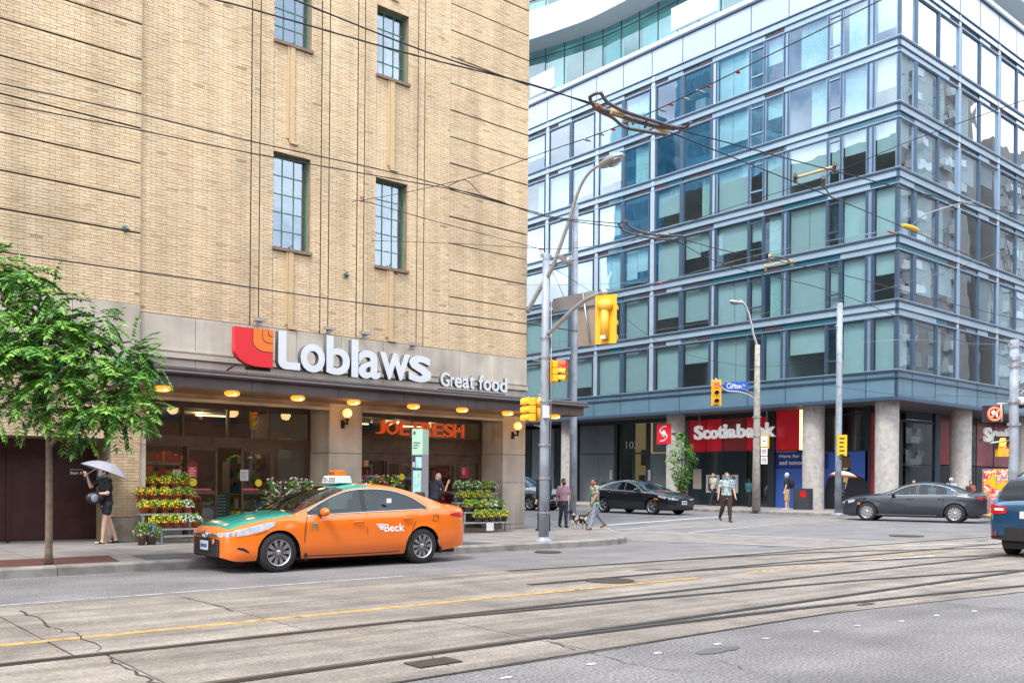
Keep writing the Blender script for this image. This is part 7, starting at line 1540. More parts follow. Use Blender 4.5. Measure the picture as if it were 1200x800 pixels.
# small tree beside the projecting sign
T2 = GP(792, 588, SZ); rt_ = random.Random(4); t2 = thing('young_tree', 'small bushy young tree by the square red bank sign', 'tree', (38.2, 31.2, SZ)); d2 = 38.2*FW[0]+31.2*FW[1]; k2_ = d2/FPX
MB().tube([(0, 0, 0), (0, .02, 1.2), (.03, 0, 2.4), (0, 0, 3.2)], [.06, .05, .035, .015], 8).build('trunk', M_bark, t2)
lf = MB(); zc2 = ZH(38.2, 31.2, 792, 540)-SZ
for k in range(1500):
    u = rt_.gauss(0, .33); z = rt_.uniform(-1, 1); wd = (1-abs(z)**1.6)*.75+.08; a = rt_.uniform(0, 2*PI); rr_ = rt_.uniform(.3, 1)*wd; p_ = Vector((rr_*math.cos(a)*.95, rr_*math.sin(a)*.95, zc2+z*1.45+.05*math.sin(a*5)))
    if mnoise.noise(p_*1.9) < -.22: continue
    leafmesh(lf, p_, Vector((math.cos(a), math.sin(a), rt_.uniform(-.9, .3))), Vector((rt_.uniform(-.5, .5), rt_.uniform(-.5, .5), 1)), rt_.uniform(.13, .24), .6, rt_.choice((0, 1, 2, 3)))
stuff(lf.build('crown', M_leaf, t2, fix=False))
# potted flowers
M_potO = mat('pot_terracotta', (.55, .105, .035), .6, var=.1, vscale=20); M_potG = mat('pot_brown', (.115, .085, .08), .6, var=.1, vscale=20); M_potB = mat('tray_blue', (.05, .10, .35), .5)
def fl(n, c): return mat('petal_'+n, c, .6, var=.08, vscale=40)
PET = {'yellow': fl('yellow', (.85, .60, .02)), 'white': fl('white', (.80, .80, .78)), 'purple': fl('purple', (.20, .08, .55)), 'pink': fl('pink', (.72, .25, .38)), 'gold': fl('gold', (.90, .45, .02)), 'magenta': fl('magenta', (.6, .03, .25))}
def plant_mesh(kind, r, h, seed, nl=150, nf=60):
    r_ = random.Random(seed); f = MB(); b = MB()
    for k in range(nl):
        a = r_.uniform(0, 2*PI); e = r_.uniform(.0, 1.35); v = Vector((math.cos(a)*math.cos(e)*r, math.sin(a)*math.cos(e)*r, math.sin(e)*h))*r_.uniform(.45, .95); leafmesh(f, v, v+Vector((0, 0, r_.uniform(-.05, .1))), Vector((r_.uniform(-.5, .5), r_.uniform(-.5, .5), 1)), r_.uniform(.04, .075), .5, r_.choice((0, 1, 3)))
    for k in range(nf):
        a = r_.uniform(0, 2*PI); e = math.asin(r_.uniform(.12, 1)); v = Vector((math.cos(a)*math.cos(e)*r, math.sin(a)*math.cos(e)*r, math.sin(e)*h))*r_.uniform(.92, 1.08); s = r_.uniform(.010, .019); n_ = v.normalized(); t1 = n_.cross(Vector((0, 0, 1))); t1 = t1.normalized() if t1.length > .01 else Vector((1, 0, 0)); t2_ = n_.cross(t1)
        ring = [v+(t1*math.cos(q)+t2_*math.sin(q))*s for q in [2*PI*i/6 for i in range(6)]]; b.add(ring+[v+n_*s*.7], [(i, (i+1) % 6, 6) for i in range(6)])
    return f.mesh('foliage', M_leaf), b.mesh('blossoms', PET[kind])
POTM = {k: MB().lathe([(.001, 0), (.055, 0), (.078, .105), (.084, .105), (.084, .13), (.076, .13), (.07, .11), (.001, .108)], 14).mesh('pot', m) for k, m in (('O', M_potO), ('G', M_potG))}
PM = {}
def potted(x, y, z, kind, pot, r, h, label, group, nf=60, seed=None, name='potted_flowers'):
    key = (kind, r, h, nf, seed or rnd.randint(0, 2)); 
    if key not in PM: PM[key] = plant_mesh(kind, r, h, key[4]*7+3, nf=nf)
    t = thing(name, label, 'potted plant', (x, y, z), rnd.uniform(0, 6), group); link('pot', POTM[pot], t); a, b = PM[key]; link('foliage', a, t, (0, 0, .10)); link('blossoms', b, t, (0, 0, .10)); return t
M_bench = mat('bench_grey', (.33, .36, .39), .5, .3, var=.1, vscale=6)
# stand on the left: four steps
SL = thing('flower_stand', 'tiered grey metal stand of mums left of the sliding shop doors', 'plant stand')
gl_ = 'mums on the left flower stand'; steps = [(18.25, AY(205, 618.5, 18.25)[2], 163, 236), (18.55, AY(195, 601, 18.55)[2], 163, 222), (18.85, AY(195, 586, 18.85)[2], 163, 222), (19.15, AY(195, 573, 19.15)[2], 163, 222)]
for k, (yy, zz, pa, pb) in enumerate(steps):
    x0, x1 = AY(pa+(22 if k == 0 else 0), 600, yy)[0], AY(pb, 600, yy)[0]
    MB().box(x0, yy-.14, zz-.03, x1, yy+.13, zz).build('shelf_board', M_bench, SL)
    for xx in (x0+.02, x1-.05): MB().box(xx, yy-.13, SZ, xx+.03, yy-.10, zz-.031).build('leg', M_bench, SL)
x0, x1 = AY(186, 620, 18.25)[0], AY(236, 620, 18.25)[0]; MB().box(x0+.05, 18.11, SZ+.12, x1-.05, 18.14, SZ+.16).build('rail', M_bench, SL)
rowspec = [(0, [(183, 'yellow'), (195, 'yellow'), (205.5, 'yellow'), (217, 'white'), (229, 'white')], 'lowest'), (1, [(169, 'yellow'), (180, 'yellow'), (193, 'yellow'), (207, 'yellow'), (219, 'white')], 'second'), (2, [(166, 'gold'), (178, 'gold'), (193, 'yellow'), (208, 'green'), (221, 'green')], 'third'), (3, [(167, 'yellow'), (179, 'gold'), (192, 'yellow'), (204, 'tall'), (216, 'tall')], 'top')]
ordn = ['first', 'second', 'third', 'fourth', 'fifth']
for k, items, rn_ in rowspec:
    yy, zz, _, _ = steps[k]
    for j, (px, kd) in enumerate(items):
        x = AY(px, 600, yy)[0]; lab = '%s mum in terracotta pot, %s from left on the %s shelf, left stand'
        kk = {'green': 'yellow', 'tall': 'yellow'}.get(kd, kd); nf = {'green': 14, 'tall': 34}.get(kd, 75); dn_ = {'yellow': 'yellow', 'gold': 'golden', 'white': 'white', 'green': 'green leafed', 'tall': 'tall yellow spiked'}[kd]
        o = potted(x, yy, zz, kk, 'O', .145, .16 if kd != 'tall' else .24, lab % (dn_, ordn[j], rn_), gl_, nf); o.scale = (1, 1, 1)
for px, kd, lab in ((166, 'pink', 'pink flowers in a brown pot at the left foot of the flower stand'), (177.5, 'purple', 'purple flowers in a wider brown pot beside the flower stand')):
    a = (AY(px, 628, 17.95)[0], 17.95, SZ); o = potted(a[0], a[1], SZ, kd, 'G', .15, .16, lab, None, 26); o.scale = (1.35, 1.35, 1.5) if px > 170 else (1.1, 1.1, 1.5)
# stand on the right
SR = thing('flower_stand', 'tiered grey metal stand of yellow flowers in front of the corner pier', 'plant stand'); gr_ = 'yellow flowers on the right flower stand'
steps = [(17.9, AY(575, 611, 17.9)[2], 541, 597), (18.15, AY(575, 599, 18.15)[2], 540, 590), (18.4, AY(575, 588, 18.4)[2], 532, 580), (18.65, AY(560, 577, 18.65)[2], 530, 580)]
for k, (yy, zz, pa, pb) in enumerate(steps):
    x0, x1 = AY(pa+(19 if k == 0 else 0), 600, yy)[0]-(.9 if k == 0 else 0), AY(pb, 600, yy)[0]; MB().box(x0, yy-.14, zz-.03, x1, yy+.11, zz).build('shelf_board', M_bench, SR)
    for xx in (x0+.02, x1-.05): MB().box(xx, yy-.13, SZ, xx+.03, yy-.10, zz-.031).build('leg', M_bench, SR)
x0 = AY(562, 622, 17.9)[0]; MB().box(x0+.1, 17.74, SZ+.05, x0+.32, 17.755, SZ+.24).build('price_card', M_paper, SR)
rowspec = [(0, [(560, 'yellow'), (567.5, 'gold'), (575, 'yellow'), (583, 'yellow'), (591, 'gold')], 'lowest'), (1, [(548, 'yellow'), (557, 'green'), (567, 'yellow'), (577, 'white'), (586, 'green')], 'second'), (2, [(540, 'gold'), (550, 'yellow'), (560, 'gold'), (571, 'yellow')], 'third'), (3, [(537, 'white'), (547, 'white'), (558, 'white'), (569, 'green'), (577, 'white')], 'top')]
for k, items, rn_ in rowspec:
    yy, zz, _, _ = steps[k]
    for j, (px, kd) in enumerate(items):
        x = AY(px, 600, yy)[0]; kk = {'green': 'yellow'}.get(kd, kd); nf = {'green': 10}.get(kd, 40); dn_ = {'yellow': 'yellow', 'gold': 'golden', 'white': 'white', 'green': 'green leafed'}[kd]
        potted(x, yy, zz, kk, 'G', .15, .20, '%s flowers in brown pot, %s from left on the %s shelf, right stand' % (dn_, ordn[j], rn_), gr_, nf)
# two big pink planters
def bush(x, y, lab, w_, h_, seed, cols=('pink', 'white')):
    t = thing('flower_planter', lab, 'planter', (x, y, SZ)); MB().lathe([(.001, 0), (.16, 0), (.24, .38), (.26, .38), (.26, .42), (.22, .42), (.2, .38), (.001, .37)], 18).build('pot', M_potG, t); r_ = random.Random(seed); f = MB(); b = [MB() for _ in cols]
    for k in range(520):
        a = r_.uniform(0, 2*PI); z = r_.uniform(0, 1); rr_ = w_*(.35+.75*math.sin(z*PI*.8))*r_.uniform(.4, 1); v = Vector((rr_*math.cos(a), rr_*math.sin(a), .40+z*h_)); leafmesh(f, v, Vector((math.cos(a), math.sin(a), r_.uniform(-.4, .6))), Vector((r_.uniform(-.5, .5), r_.uniform(-.5, .5), 1)), r_.uniform(.07, .14), .42, r_.choice((0, 1, 2)))
        if k % 6 == 0:
            q = r_.randrange(len(cols)); v = v*1.04+Vector((0, 0, .02)); b[q].ell(v, (.028, .028, .02), 6, 4)
    for k in range(9):
        a = r_.uniform(0, 2*PI); f.tube([(0, 0, .4), (w_*.4*math.cos(a), w_*.4*math.sin(a), .4+h_*.6), (w_*.8*math.cos(a), w_*.8*math.sin(a), .4+h_*1.05)], .006, 4, 2)
    stuff(f.build('foliage', M_leaf, t, fix=False))
    for k, q in enumerate(b): q.build('blossoms', PET[cols[k]], t, fix=False)
a = AY(331, 600, 18.3); bush(a[0], 18.3, 'tall pink flowering shrub in a pot behind the taxi windscreen', .36, .85, 3); a = AY(352, 600, 18.5); bush(a[0], 18.5, 'smaller pink flowering shrub in a pot against the stone pier', .28, .85, 5)
a = AY(452, 600, 18.4); bush(a[0], 18.4, 'magenta flowering shrub in a pot behind the taxi roof', .34, .95, 8, ('magenta', 'gold'))
a = AY(430, 600, 18.5); bush(a[0], 18.5, 'green shrub with gold flowers in a pot left of the magenta shrub', .25, .8, 9, ('gold',))
# fallen leaves and litter in the tree pit
gm = MB(); r_ = random.Random(8)
for k in range(260):
    x, y = r_.uniform(-1, 4.6), r_.uniform(14.7, 15.7); s = r_.uniform(.01, .03); gm.add([(x, y, SZ+.006), (x+s, y+s*.4, SZ+.006+s*.4), (x+s*.3, y+s, SZ+.007)], [(0, 1, 2)])
stuff(tag(gm.build('mulch_chips', [M_mulch], fix=False), 'loose red mulch chips round the foot of the street tree', 'mulch'))
# ------------------------------------------------ overhead wires
M_wire = mat('wire_black', (.025, .025, .03), .5, .3); M_wirel = mat('wire_steel', (.30, .33, .36), .4, .6); M_ins = mat('insulator_red', (.5, .03, .03), .5); M_insy = mat('insulator_tan', (.58, .44, .25), .6); M_bry = mat('breaker_yellow', (.85, .50, .02), .5); M_brz = mat('frog_bronze', (.13, .115, .12), .5, .6, var=.3, vscale=12)
def Wp(p):
    x, y = p[0], p[1]; return GP(x, y, p[2]) if len(p) == 3 and not isinstance(p[2], str) else AY(x, y, YF-.05)
def wire(label, pts, r=.009, m=M_wire, z=5.8, extra=None, cat='cable', name='overhead_wire', group=None):
    P = [Wp((a[0], a[1], z) if len(a) == 2 else a) for a in pts]; t = thing(name, label, cat, (0, 0, 0), 0, group)
    MB().tube(smooth_path(P, 4), r*.8, 6).build('cable', m, t)
    for (x, y, mm, ln) in (extra or []):
        p = Vector(GP(x, y, z)); q = Vector(GP(x+ln, y+ln*.3, z)); MB().tube([p, p*.5+q*.5, q], [.012, .021, .012], 8).build('insulator', mm, t)
    return t
wire('upper trolley wire crossing the top left windows down to the twin frog', [(330, -6), (345, 0), (500, 61), (638, 104.5), (697, 122)], .010)
wire('long trolley wire from the top left over the brick wall to the twin frog', [(228, -6), (252, 0), (300, 12.4), (480, 63.4), (619, 98), (697, 124)], .010)
wire('wire from the left edge crossing the brick wall to the lower frog, the higher one', [(-30, 92), (0, 98), (165, 134), (300, 167), (480, 207), (617.7, 246), (660, 256), (727, 262)], .010)
wire('wire from the left edge crossing the brick wall, just below its twin', [(-30, 115), (0, 121), (165, 153), (300, 180.7), (480, 213), (564, 229), (640, 254), (730, 267)], .010)
wire('thick twisted cable low across the brick wall just above the stone band', [(-30, 291), (0, 295), (240, 329), (400, 352), (520, 367), (616, 379), (700, 392)], .016, z=5.0)
wire('span wire rising from the wall bracket past the frog to the top right', [(147, 268, 'w'), (300, 249.5, 8.6), (422, 235, 7.9), (545, 210, 7.2), (640, 178, 6.7), (693, 160, 6.5), (745, 140, 6.4), (810, 110, 6.4), (863, 84, 6.5), (1033, 0, 6.8), (1060, -14, 6.8)], .009, z=6.5, extra=[(684, 163, M_wirel, 8), (700, 156, M_wirel, 8), (716, 151, M_ins, 5), (728, 147, M_wirel, 8), (772, 128, M_wirel, 8), (784, 122, M_ins, 5), (800, 115, M_wirel, 8), (816, 106, M_wirel, 10), (828, 101, M_ins, 5), (862, 84, M_ins, 5)])
wire('lower span wire running level from the wall bracket to the corner pole', [(147, 268, 'w'), (240, 273, 8.4), (360, 279, 7.6), (545, 286, 6.6), (638, 291.5, 6.3), (690, 289, 6.3), (800, 272, 6.3)], .008, z=6.4, extra=[(632, 291, M_ins, 5)])
wire('short wire dropping from the knot across the second window to the corner', [(425, 235), (520, 262), (619, 288), (632, 292)], .009, z=6.6, extra=[(421, 235, M_ins, 5), (428, 236, M_wirel, 6)])
wire('wire from the second wall bracket level to the steel pole', [(406, 322, 'w'), (470, 330, 7.4), (620, 334, 6.3), (755, 331, 6), (776, 330, 5.9), (800, 323, 5.9), (900, 296, 6), (1040, 270, 6)], .007, M_wirel, z=6, extra=[(770, 331, M_ins, 8), (1040, 271, M_ins, 8)])
wire('upper wire leaving the twin frog towards the right edge', [(795, 152), (980, 201), (1115, 235), (1200, 252.5), (1240, 260)], .010)
wire('lower wire leaving the twin frog across the corner of the glass block', [(785, 155), (977, 232), (1097, 282.5), (1143, 303), (1200, 330), (1240, 348)], .010)
wire('upper wire leaving the lower frog to the right edge', [(795, 279), (860, 296), (980, 320), (1100, 352), (1240, 385)], .010)
wire('lower wire leaving the lower frog to the right edge', [(790, 281), (855, 312), (980, 343), (1100, 390), (1240, 440)], .010)
wire('slanting span wire over the middle of the glass block to the right edge', [(636, 318), (700, 296), (785, 268), (836, 250), (964, 208), (1060, 168), (1200, 117.5), (1240, 103)], .007, z=6.6)
wire('pale wire across the lower glass storeys', [(640, 402), (760, 388), (900, 366), (984, 352), (1100, 320), (1200, 286), (1240, 275)], .006, M_wirel, z=5.9)
wire('pale slack wire between the steel pole and the right edge pole', [(984, 403), (1060, 398), (1130, 402), (1188, 404)], .007, M_wirel, z=6)
wire('dark slack cable hanging below the glass storeys towards the right edge pole', [(960, 450), (1040, 461), (1090, 466), (1105, 463), (1180, 467)], .010, z=5)
wire('wire between the far corner lamp and the corner pole', [(645, 312, 6), (700, 347, 6), (786, 408, 5.4), (888, 430, 5.2), (984, 415, 5.4)], .007, z=6)
wire('feed cable looping from the pole to the yellow breaker', [(1144, 236, 6.4), (1120, 240, 6.4), (1088, 250, 6.3), (1074, 259, 6.2), (1067, 267, 6.1)], .013, M_wirel, z=6.2)
wire('thin guy wire from the corner pole down across the glass', [(632, 292, 6.3), (648, 320, 6), (661, 348, 5.6)], .008)
br = thing('wire_breaker', 'yellow section breaker on the wire in front of the glass corner', 'wire fitting'); a = Vector(GP(1058, 264, 6)); b = Vector(GP(1076, 270, 6)); MB().tube([a, a*.67+b*.33, a*.33+b*.67, b], [.03, .05, .05, .03], 8).build('body', M_bry, br)
for lab, pts in (('small triangular wire hanger in front of the second brick window column', [(526, 218), (545, 211), (563, 227)]),): wire(lab, pts, .008, z=6.2, cat='wire fitting', name='wire_hanger')
for lab, (px, py) in (('dark round eye bolt holding two span wires on the left brick block', (147, 268)), ('small round eye bolt on the brick above the stone band', (406, 322))):
    a = AY(px, py, YF-.06); t = thing('wall_bracket', lab, 'wall bracket', a); MB().ell((0, 0, 0), (.07, .05, .07), 10, 6).build('plate', mat('bracket_green', (.06, .11, .09), .6), t); MB().tube([(0, 0, 0), (.04, -.1, .01)], .018, 6).build('eye', M_steel2, t)
# frogs: curved runners where wires meet
def frog(label, paths, z, extra):
    t = thing('wire_frog', label, 'wire fitting')
    for k, (pts, r, m) in enumerate(paths): MB().tube(smooth_path([GP(x, y, z) for x, y in pts], 4), r, 6).build('runner', m, t)
    for (x, y, x2, y2, r, m) in extra: MB().tube([GP(x, y, z), GP(x2, y2, z)], r, 8).build('clamp', m, t)
frog('large bronze twin wire frog hanging in front of the upper glass storeys', [([(691, 114), (694, 122), (702, 130), (718, 138), (732, 149), (756, 154), (780, 158)], .022, M_brz), ([(704, 109), (712, 120), (732, 131), (760, 140), (786, 148), (802, 150), (809, 143)], .022, M_brz), ([(691, 114), (698, 110), (706, 109)], .018, M_brz), ([(700, 127), (735, 138), (770, 148), (800, 150)], .030, M_brz), ([(730, 140), (760, 146), (790, 152)], .022, M_insy)], 5.9, [(716, 130, 730, 134, .036, M_insy), (770, 149, 782, 155, .036, M_insy), (742, 138, 742, 145, .02, M_brz), (758, 141, 756, 149, .02, M_brz), (775, 145, 772, 152, .02, M_brz), (699, 123, 703, 127, .03, mat('frog_rust', (.30, .10, .05), .7))])
frog('smaller bronze wire frog hanging below the twin frog', [([(725, 263), (730, 270), (745, 275), (770, 280), (790, 281)], .018, M_brz), ([(733, 259), (740, 267), (760, 274), (785, 276), (800, 277)], .022, M_brz), ([(725, 263), (729, 260), (734, 259)], .015, M_brz)], 5.9, [(770, 274, 771, 281, .016, M_wirel), (785, 272, 786, 280, .016, M_wirel)])
frog('short strut clamp between two wires before the glass corner', [([(931, 209), (955, 202), (980, 195)], .022, M_insy)], 5.9, [(932, 205, 932, 213, .03, M_brz), (978, 192, 978, 200, .03, M_brz), (965, 208, 965, 218, .03, M_brz), (965, 218, 975, 232, .010, M_brz)])
frog('pair of short strut clamps on the wires left of the glass corner', [([(897, 313), (915, 308), (930, 306)], .018, M_insy), ([(903, 301), (917, 302), (928, 308)], .016, M_brz)], 5.9, [(902, 299, 902, 305, .03, M_insy), (927, 305, 928, 311, .03, M_insy), (897, 311, 897, 317, .026, M_insy)])
# ================================================================ PEOPLE AND A DOG
def skin(n, c): return mat('skin_'+n, c, .55, var=.04, vscale=20)
SK = {'light': skin('light', (.60, .36, .26)), 'tan': skin('tan', (.36, .19, .12)), 'dark': skin('dark', (.16, .08, .05)), 'fair': skin('fair', (.66, .42, .32))}
def cloth(n, c, v=.12): return mat('cloth_'+n, c, .85, var=v, vscale=18, bump=.3, bscale=40)
def floral(name, base, cols, sc):
    m = bpy.data.materials.new(name); m.use_nodes = True; t = m.node_tree; n = t.nodes; b = n['Principled BSDF']; tc_ = n.new('ShaderNodeTexCoord'); v = n.new('ShaderNodeTexVoronoi'); v.inputs['Scale'].default_value = sc; r = n.new('ShaderNodeValToRGB'); r.color_ramp.interpolation = 'CONSTANT'; e = r.color_ramp.elements; e[0].color = (*base, 1); e[1].position = .999; e[1].color = (*base, 1)
    for k, c in enumerate(cols): q = e.new(.3+k*.7/len(cols)); q.color = (*c, 1)
    s = n.new('ShaderNodeSeparateColor'); t.links.new(tc_.outputs['Object'], v.inputs['Vector']); t.links.new(v.outputs['Color'], s.inputs[0]); t.links.new(s.outputs[0], r.inputs[0]); t.links.new(r.outputs[0], b.inputs['Base Color']); b.inputs['Roughness'].default_value = .85; return m
def capsule(mb, p, q, r0, r1, n=10):
    p, q = Vector(p), Vector(q); d = (q-p); L_ = max(d.length, 1e-4); d = d/L_; pts = []; rs = []
    for k in range(5): a = PI/2*(1-k/4); pts.append(p-d*r0*math.sin(a)); rs.append(max(r0*math.cos(a), .0015))
    for k in range(1, 6): a = PI/2*k/5; pts.append(q+d*r1*math.sin(a)); rs.append(max(r1*math.cos(a), .0015))
    mb.tube(pts, rs, n)
def rm(mb, name, m, par, vox):
    o = mb.build(name, m, par); md = o.modifiers.new('r', 'REMESH'); md.mode = 'VOXEL'; md.voxel_size = vox; md.use_smooth_shade = True
    sm = o.modifiers.new('s', 'SMOOTH'); sm.iterations = 2; sm.factor = .5
    realize(o); me = o.data; me.polygons.foreach_set('use_smooth', [True]*len(me.polygons))
    me.materials.clear(); me.materials.append(m)
    if name in ('top', 'trousers', 'shorts'):     # soft folds in the cloth
        n = len(me.vertices); c = np.zeros(n*3, np.float32); me.vertices.foreach_get('co', c); c = c.reshape(-1, 3); nn = np.zeros(n*3, np.float32); me.vertex_normals.foreach_get('vector', nn); nn = nn.reshape(-1, 3); x, y, z = c.T
        f = np.sin(x*23+z*31+2*np.sin(y*19+z*9))*.5+np.sin(y*27-z*41+1.7*np.sin(x*21))*.35+np.sin(z*63+x*37)*.2; c += nn*(f*.0065)[:, None]; me.vertices.foreach_set('co', c.ravel()); me.update()
    return o
def rotx(v, a): return Vector((v[0], v[1]*math.cos(a)-v[2]*math.sin(a), v[1]*math.sin(a)+v[2]*math.cos(a)))
def person(label, loc, face, h=1.72, sk='light', top=None, bottom=None, shoes=None, hair=None, hairlen=0, thigh=(0, 0), knee=(0, 0), arm=((0, .1, .2), (0, .1, .2)), lean=0, shorts=False, sleeve='short', mask=None, build=1.0, hat=None, glasses=False, bald=False, cross=0, group=None, head_tilt=0, vox=.013, tails=0, noneck=0, skirt=0):
    """local frame: the person faces +y, x is to their right; angles in degrees, forward positive. arm = (forward, outward, elbow bend)"""
    t = thing('person', label, 'person', loc, R(face-90)); k = h/1.75; s = k; skm = SK[sk]; B = build
    J = {}; hipz = .92*s; up = rotx((0, 0, 1), R(-lean)); pel = Vector((0, 0, hipz))
    ch = pel+rotx((0, 0, .34*s), R(-lean)); shc = pel+rotx((0, 0, .50*s), R(-lean)); nk = pel+rotx((0, 0, .575*s), R(-lean*1.15)); hd = nk+rotx((0, .02*s, .125*s), R(-lean*1.1-head_tilt))
    body = MB(); legs = []; 
    for i, sg in enumerate((-1, 1)):
        hp = Vector((sg*.09*s*B, 0, hipz-.02*s)); th = R(thigh[i]); kn = hp+Vector((-sg*cross*.06*s, math.sin(th)*.43*s, -math.cos(th)*.43*s)); a2 = th-R(knee[i]); an = kn+Vector((-sg*cross*.05*s, math.sin(a2)*.40*s, -math.cos(a2)*.40*s)); legs.append((hp, kn, an, a2))
    lowest = min(l[2].z for l in legs)-.075*s
    sh = Vector((0, 0, -lowest)); pel = pel+sh; ch += sh; shc += sh; nk += sh; hd += sh; legs = [(a+sh, b+sh, c+sh, d) for a, b, c, d in legs]
    for i, (hp, kn, an, a2) in enumerate(legs):
        capsule(body, hp, kn, .088*s*B, .056*s*B); capsule(body, kn, an, .056*s*B, .036*s); capsule(body, kn+(an-kn)*.2+Vector((0, -.012*s, 0)), kn+(an-kn)*.5, .05*s*B, .042*s)
        fd = Vector((0, math.cos(a2*.5), math.sin(a2*.5)*.8)); capsule(body, an+Vector((0, -.02*s, -.035*s)), an+fd*.15*s+Vector((0, 0, -.055*s)), .036*s, .028*s)
    def ellp(mb, c, r): mb.ell(c, r, 16, 12, 0, Matrix.Rotation(R(-lean), 3, 'X'))
    ellp(body, pel+Vector((0, 0, .0)), (.165*s*B, .115*s*B, .13*s)); ellp(body, pel+(ch-pel)*.45, (.135*s*B, .10*s*B, .19*s)); ellp(body, ch, (.165*s*B, .115*s*B, .19*s)); ellp(body, shc-up*.03*s, (.17*s*B, .085*s, .075*s)); capsule(body, shc, nk, .062*s, .052*s); capsule(body, nk, hd-Vector((0, 0, .04*s)), .05*s, .05*s)
    body.ell(hd, (.076*s, .095*s, .112*s), 18, 14, 0, Matrix.Rotation(R(-lean-head_tilt), 3, 'X')); RH = Matrix.Rotation(R(-lean-head_tilt), 3, 'X')
    capsule(body, hd+RH@Vector((0, .05*s, -.07*s)), hd+RH@Vector((0, .065*s, -.082*s)), .038*s, .03*s); capsule(body, hd+RH@Vector((0, .088*s, .01*s)), hd+RH@Vector((0, .108*s, -.022*s)), .012*s, .016*s)
    for sg in (-1, 1): body.ell(hd+RH@Vector((sg*.078*s, -.005*s, -.01*s)), (.012*s, .022*s, .033*s), 8, 6, 0, RH)
    arms = []
    for i, sg in enumerate((-1, 1)):
        fw, ou, el = arm[i][:3]; inw = arm[i][3] if len(arm[i]) > 3 else 0
        S_ = shc+Vector((sg*.175*s*B, 0, 0)); d1_ = Vector((sg*math.sin(R(ou)), math.sin(R(fw))*math.cos(R(ou)), -math.cos(R(fw))*math.cos(R(ou)))); E_ = S_+d1_*.285*s; f2 = fw+el; d2_ = Vector((sg*math.sin(R(ou*.5-inw)), math.sin(R(f2))*math.cos(R(inw)), -math.cos(R(f2))*math.cos(R(inw)))).normalized(); W_ = E_+d2_*.245*s; arms.append((S_, E_, W_, d2_))
        capsule(body, S_, E_, .052*s*B, .038*s); capsule(body, E_, W_, .040*s, .026*s)
        # hand: palm, four unequal curled fingers and a thumb
        side = d2_.cross(Vector((1, 0, 0))); side = side.normalized() if side.length > .1 else Vector((0, 1, 0)); nrm = d2_.cross(side).normalized()*sg
        pc = W_+d2_*.045*s; capsule(body, W_+d2_*.01*s+side*.012*s, W_+d2_*.075*s+side*.016*s, .022*s, .024*s); capsule(body, W_+d2_*.01*s-side*.012*s, W_+d2_*.072*s-side*.018*s, .022*s, .022*s)
        for q, (o_, l_) in enumerate(((.030, .060), (.011, .070), (-.009, .066), (-.028, .050))):
            b0 = W_+d2_*.085*s+side*o_*s; b1 = b0+d2_*l_*.5*s-nrm*.006*s; b2_ = b1+(d2_*.75-nrm*.6)*l_*.5*s; capsule(body, b0, b1, .0105*s, .0095*s, 7); capsule(body, b1, b2_, .0095*s, .0085*s, 7)
        capsule(body, W_+d2_*.03*s+side*.028*s, W_+d2_*.065*s+side*.058*s-nrm*.01*s, .0125*s, .0105*s, 7)
    o = rm(body, 'body', skm, t, vox*s)
    # clothes
    if bottom:
        g = MB()
        for i, (hp, kn, an, a2) in enumerate(legs):
            if shorts:
                e = hp+(kn-hp)*(.55 if shorts is True else shorts); capsule(g, hp, e, .105*s*B, .098*s*B)
            else: capsule(g, hp, kn, .102*s*B, .074*s*B); capsule(g, kn, an-(an-kn)*.06, .074*s*B, .056*s)
        ellp(g, pel+Vector((0, 0, .02*s)), (.180*s*B, .132*s*B, .13*s)); rm(g, 'shorts' if shorts else 'trousers', bottom, t, vox*s)
    if top:
        g = MB(); ellp(g, pel+up*.05*s, (.178*s*B, .135*s*B, .13*s)); ellp(g, pel+(ch-pel)*.45, (.16*s*B, .125*s*B, .20*s)); ellp(g, ch, (.185*s*B, .135*s*B, .20*s)); ellp(g, shc-up*.03*s, (.19*s*B, .10*s, .08*s)); capsule(g, shc+up*.01*s, shc+up*.045*s, .075*s, .068*s)
        if skirt: capsule(g, pel, pel-Vector((0, 0, .2*s)), .17*s, .2*s)
        for i, (S_, E_, W_, d2_) in enumerate(arms):
            if sleeve == 'short': capsule(g, S_, S_+(E_-S_)*.68, .068*s*B, .062*s)
            else: capsule(g, S_, E_, .066*s*B, .054*s); capsule(g, E_, W_-d2_*.01*s, .054*s, .042*s)
        rm(g, 'top', top, t, vox*s)
    if shoes:
        for (hp, kn, an, a2) in legs:
            g = MB(); fd = Vector((0, math.cos(a2*.5), math.sin(a2*.5)*.8)); capsule(g, an+Vector((0, -.03*s, -.04*s)), an+fd*.16*s+Vector((0, 0, -.058*s)), .044*s, .034*s); capsule(g, an+Vector((0, -.01*s, .0)), an+Vector((0, -.02*s, -.04*s)), .040*s, .044*s); rm(g, 'shoe', shoes, t, vox*s*.9)
    if hair and not bald:
        g = MB(); g.ell(hd+RH@Vector((0, -.014*s, .022*s)), (.086*s, .100*s, .108*s), 16, 12, 0, RH)
        if hairlen: capsule(g, hd+RH@Vector((0, -.05*s, .0)), hd+RH@Vector((0, -.075*s, -hairlen*s)), .075*s, .05*s)
        if tails: capsule(g, hd+RH@Vector((0, -.10*s, .06*s)), hd+RH@Vector((0, -.14*s, .05*s)), .04*s, .035*s)
        ho = rm(g, 'hair', hair, t, vox*s)
        bm = bmesh.new(); bm.from_mesh(ho.data); inv = RH.inverted(); kill = []
        for v in bm.verts:
            q = inv@(v.co-hd)
            if q.y > .045*s and q.z < .062*s: kill.append(v)
        bmesh.ops.delete(bm, geom=kill, context='VERTS'); bm.to_mesh(ho.data); bm.free()
    for sg in (-1, 1): MB().ell(hd+RH@Vector((sg*.029*s, .088*s, .014*s)), (.012*s, .008*s, .007*s), 8, 6).build('eye', M_sk, t)
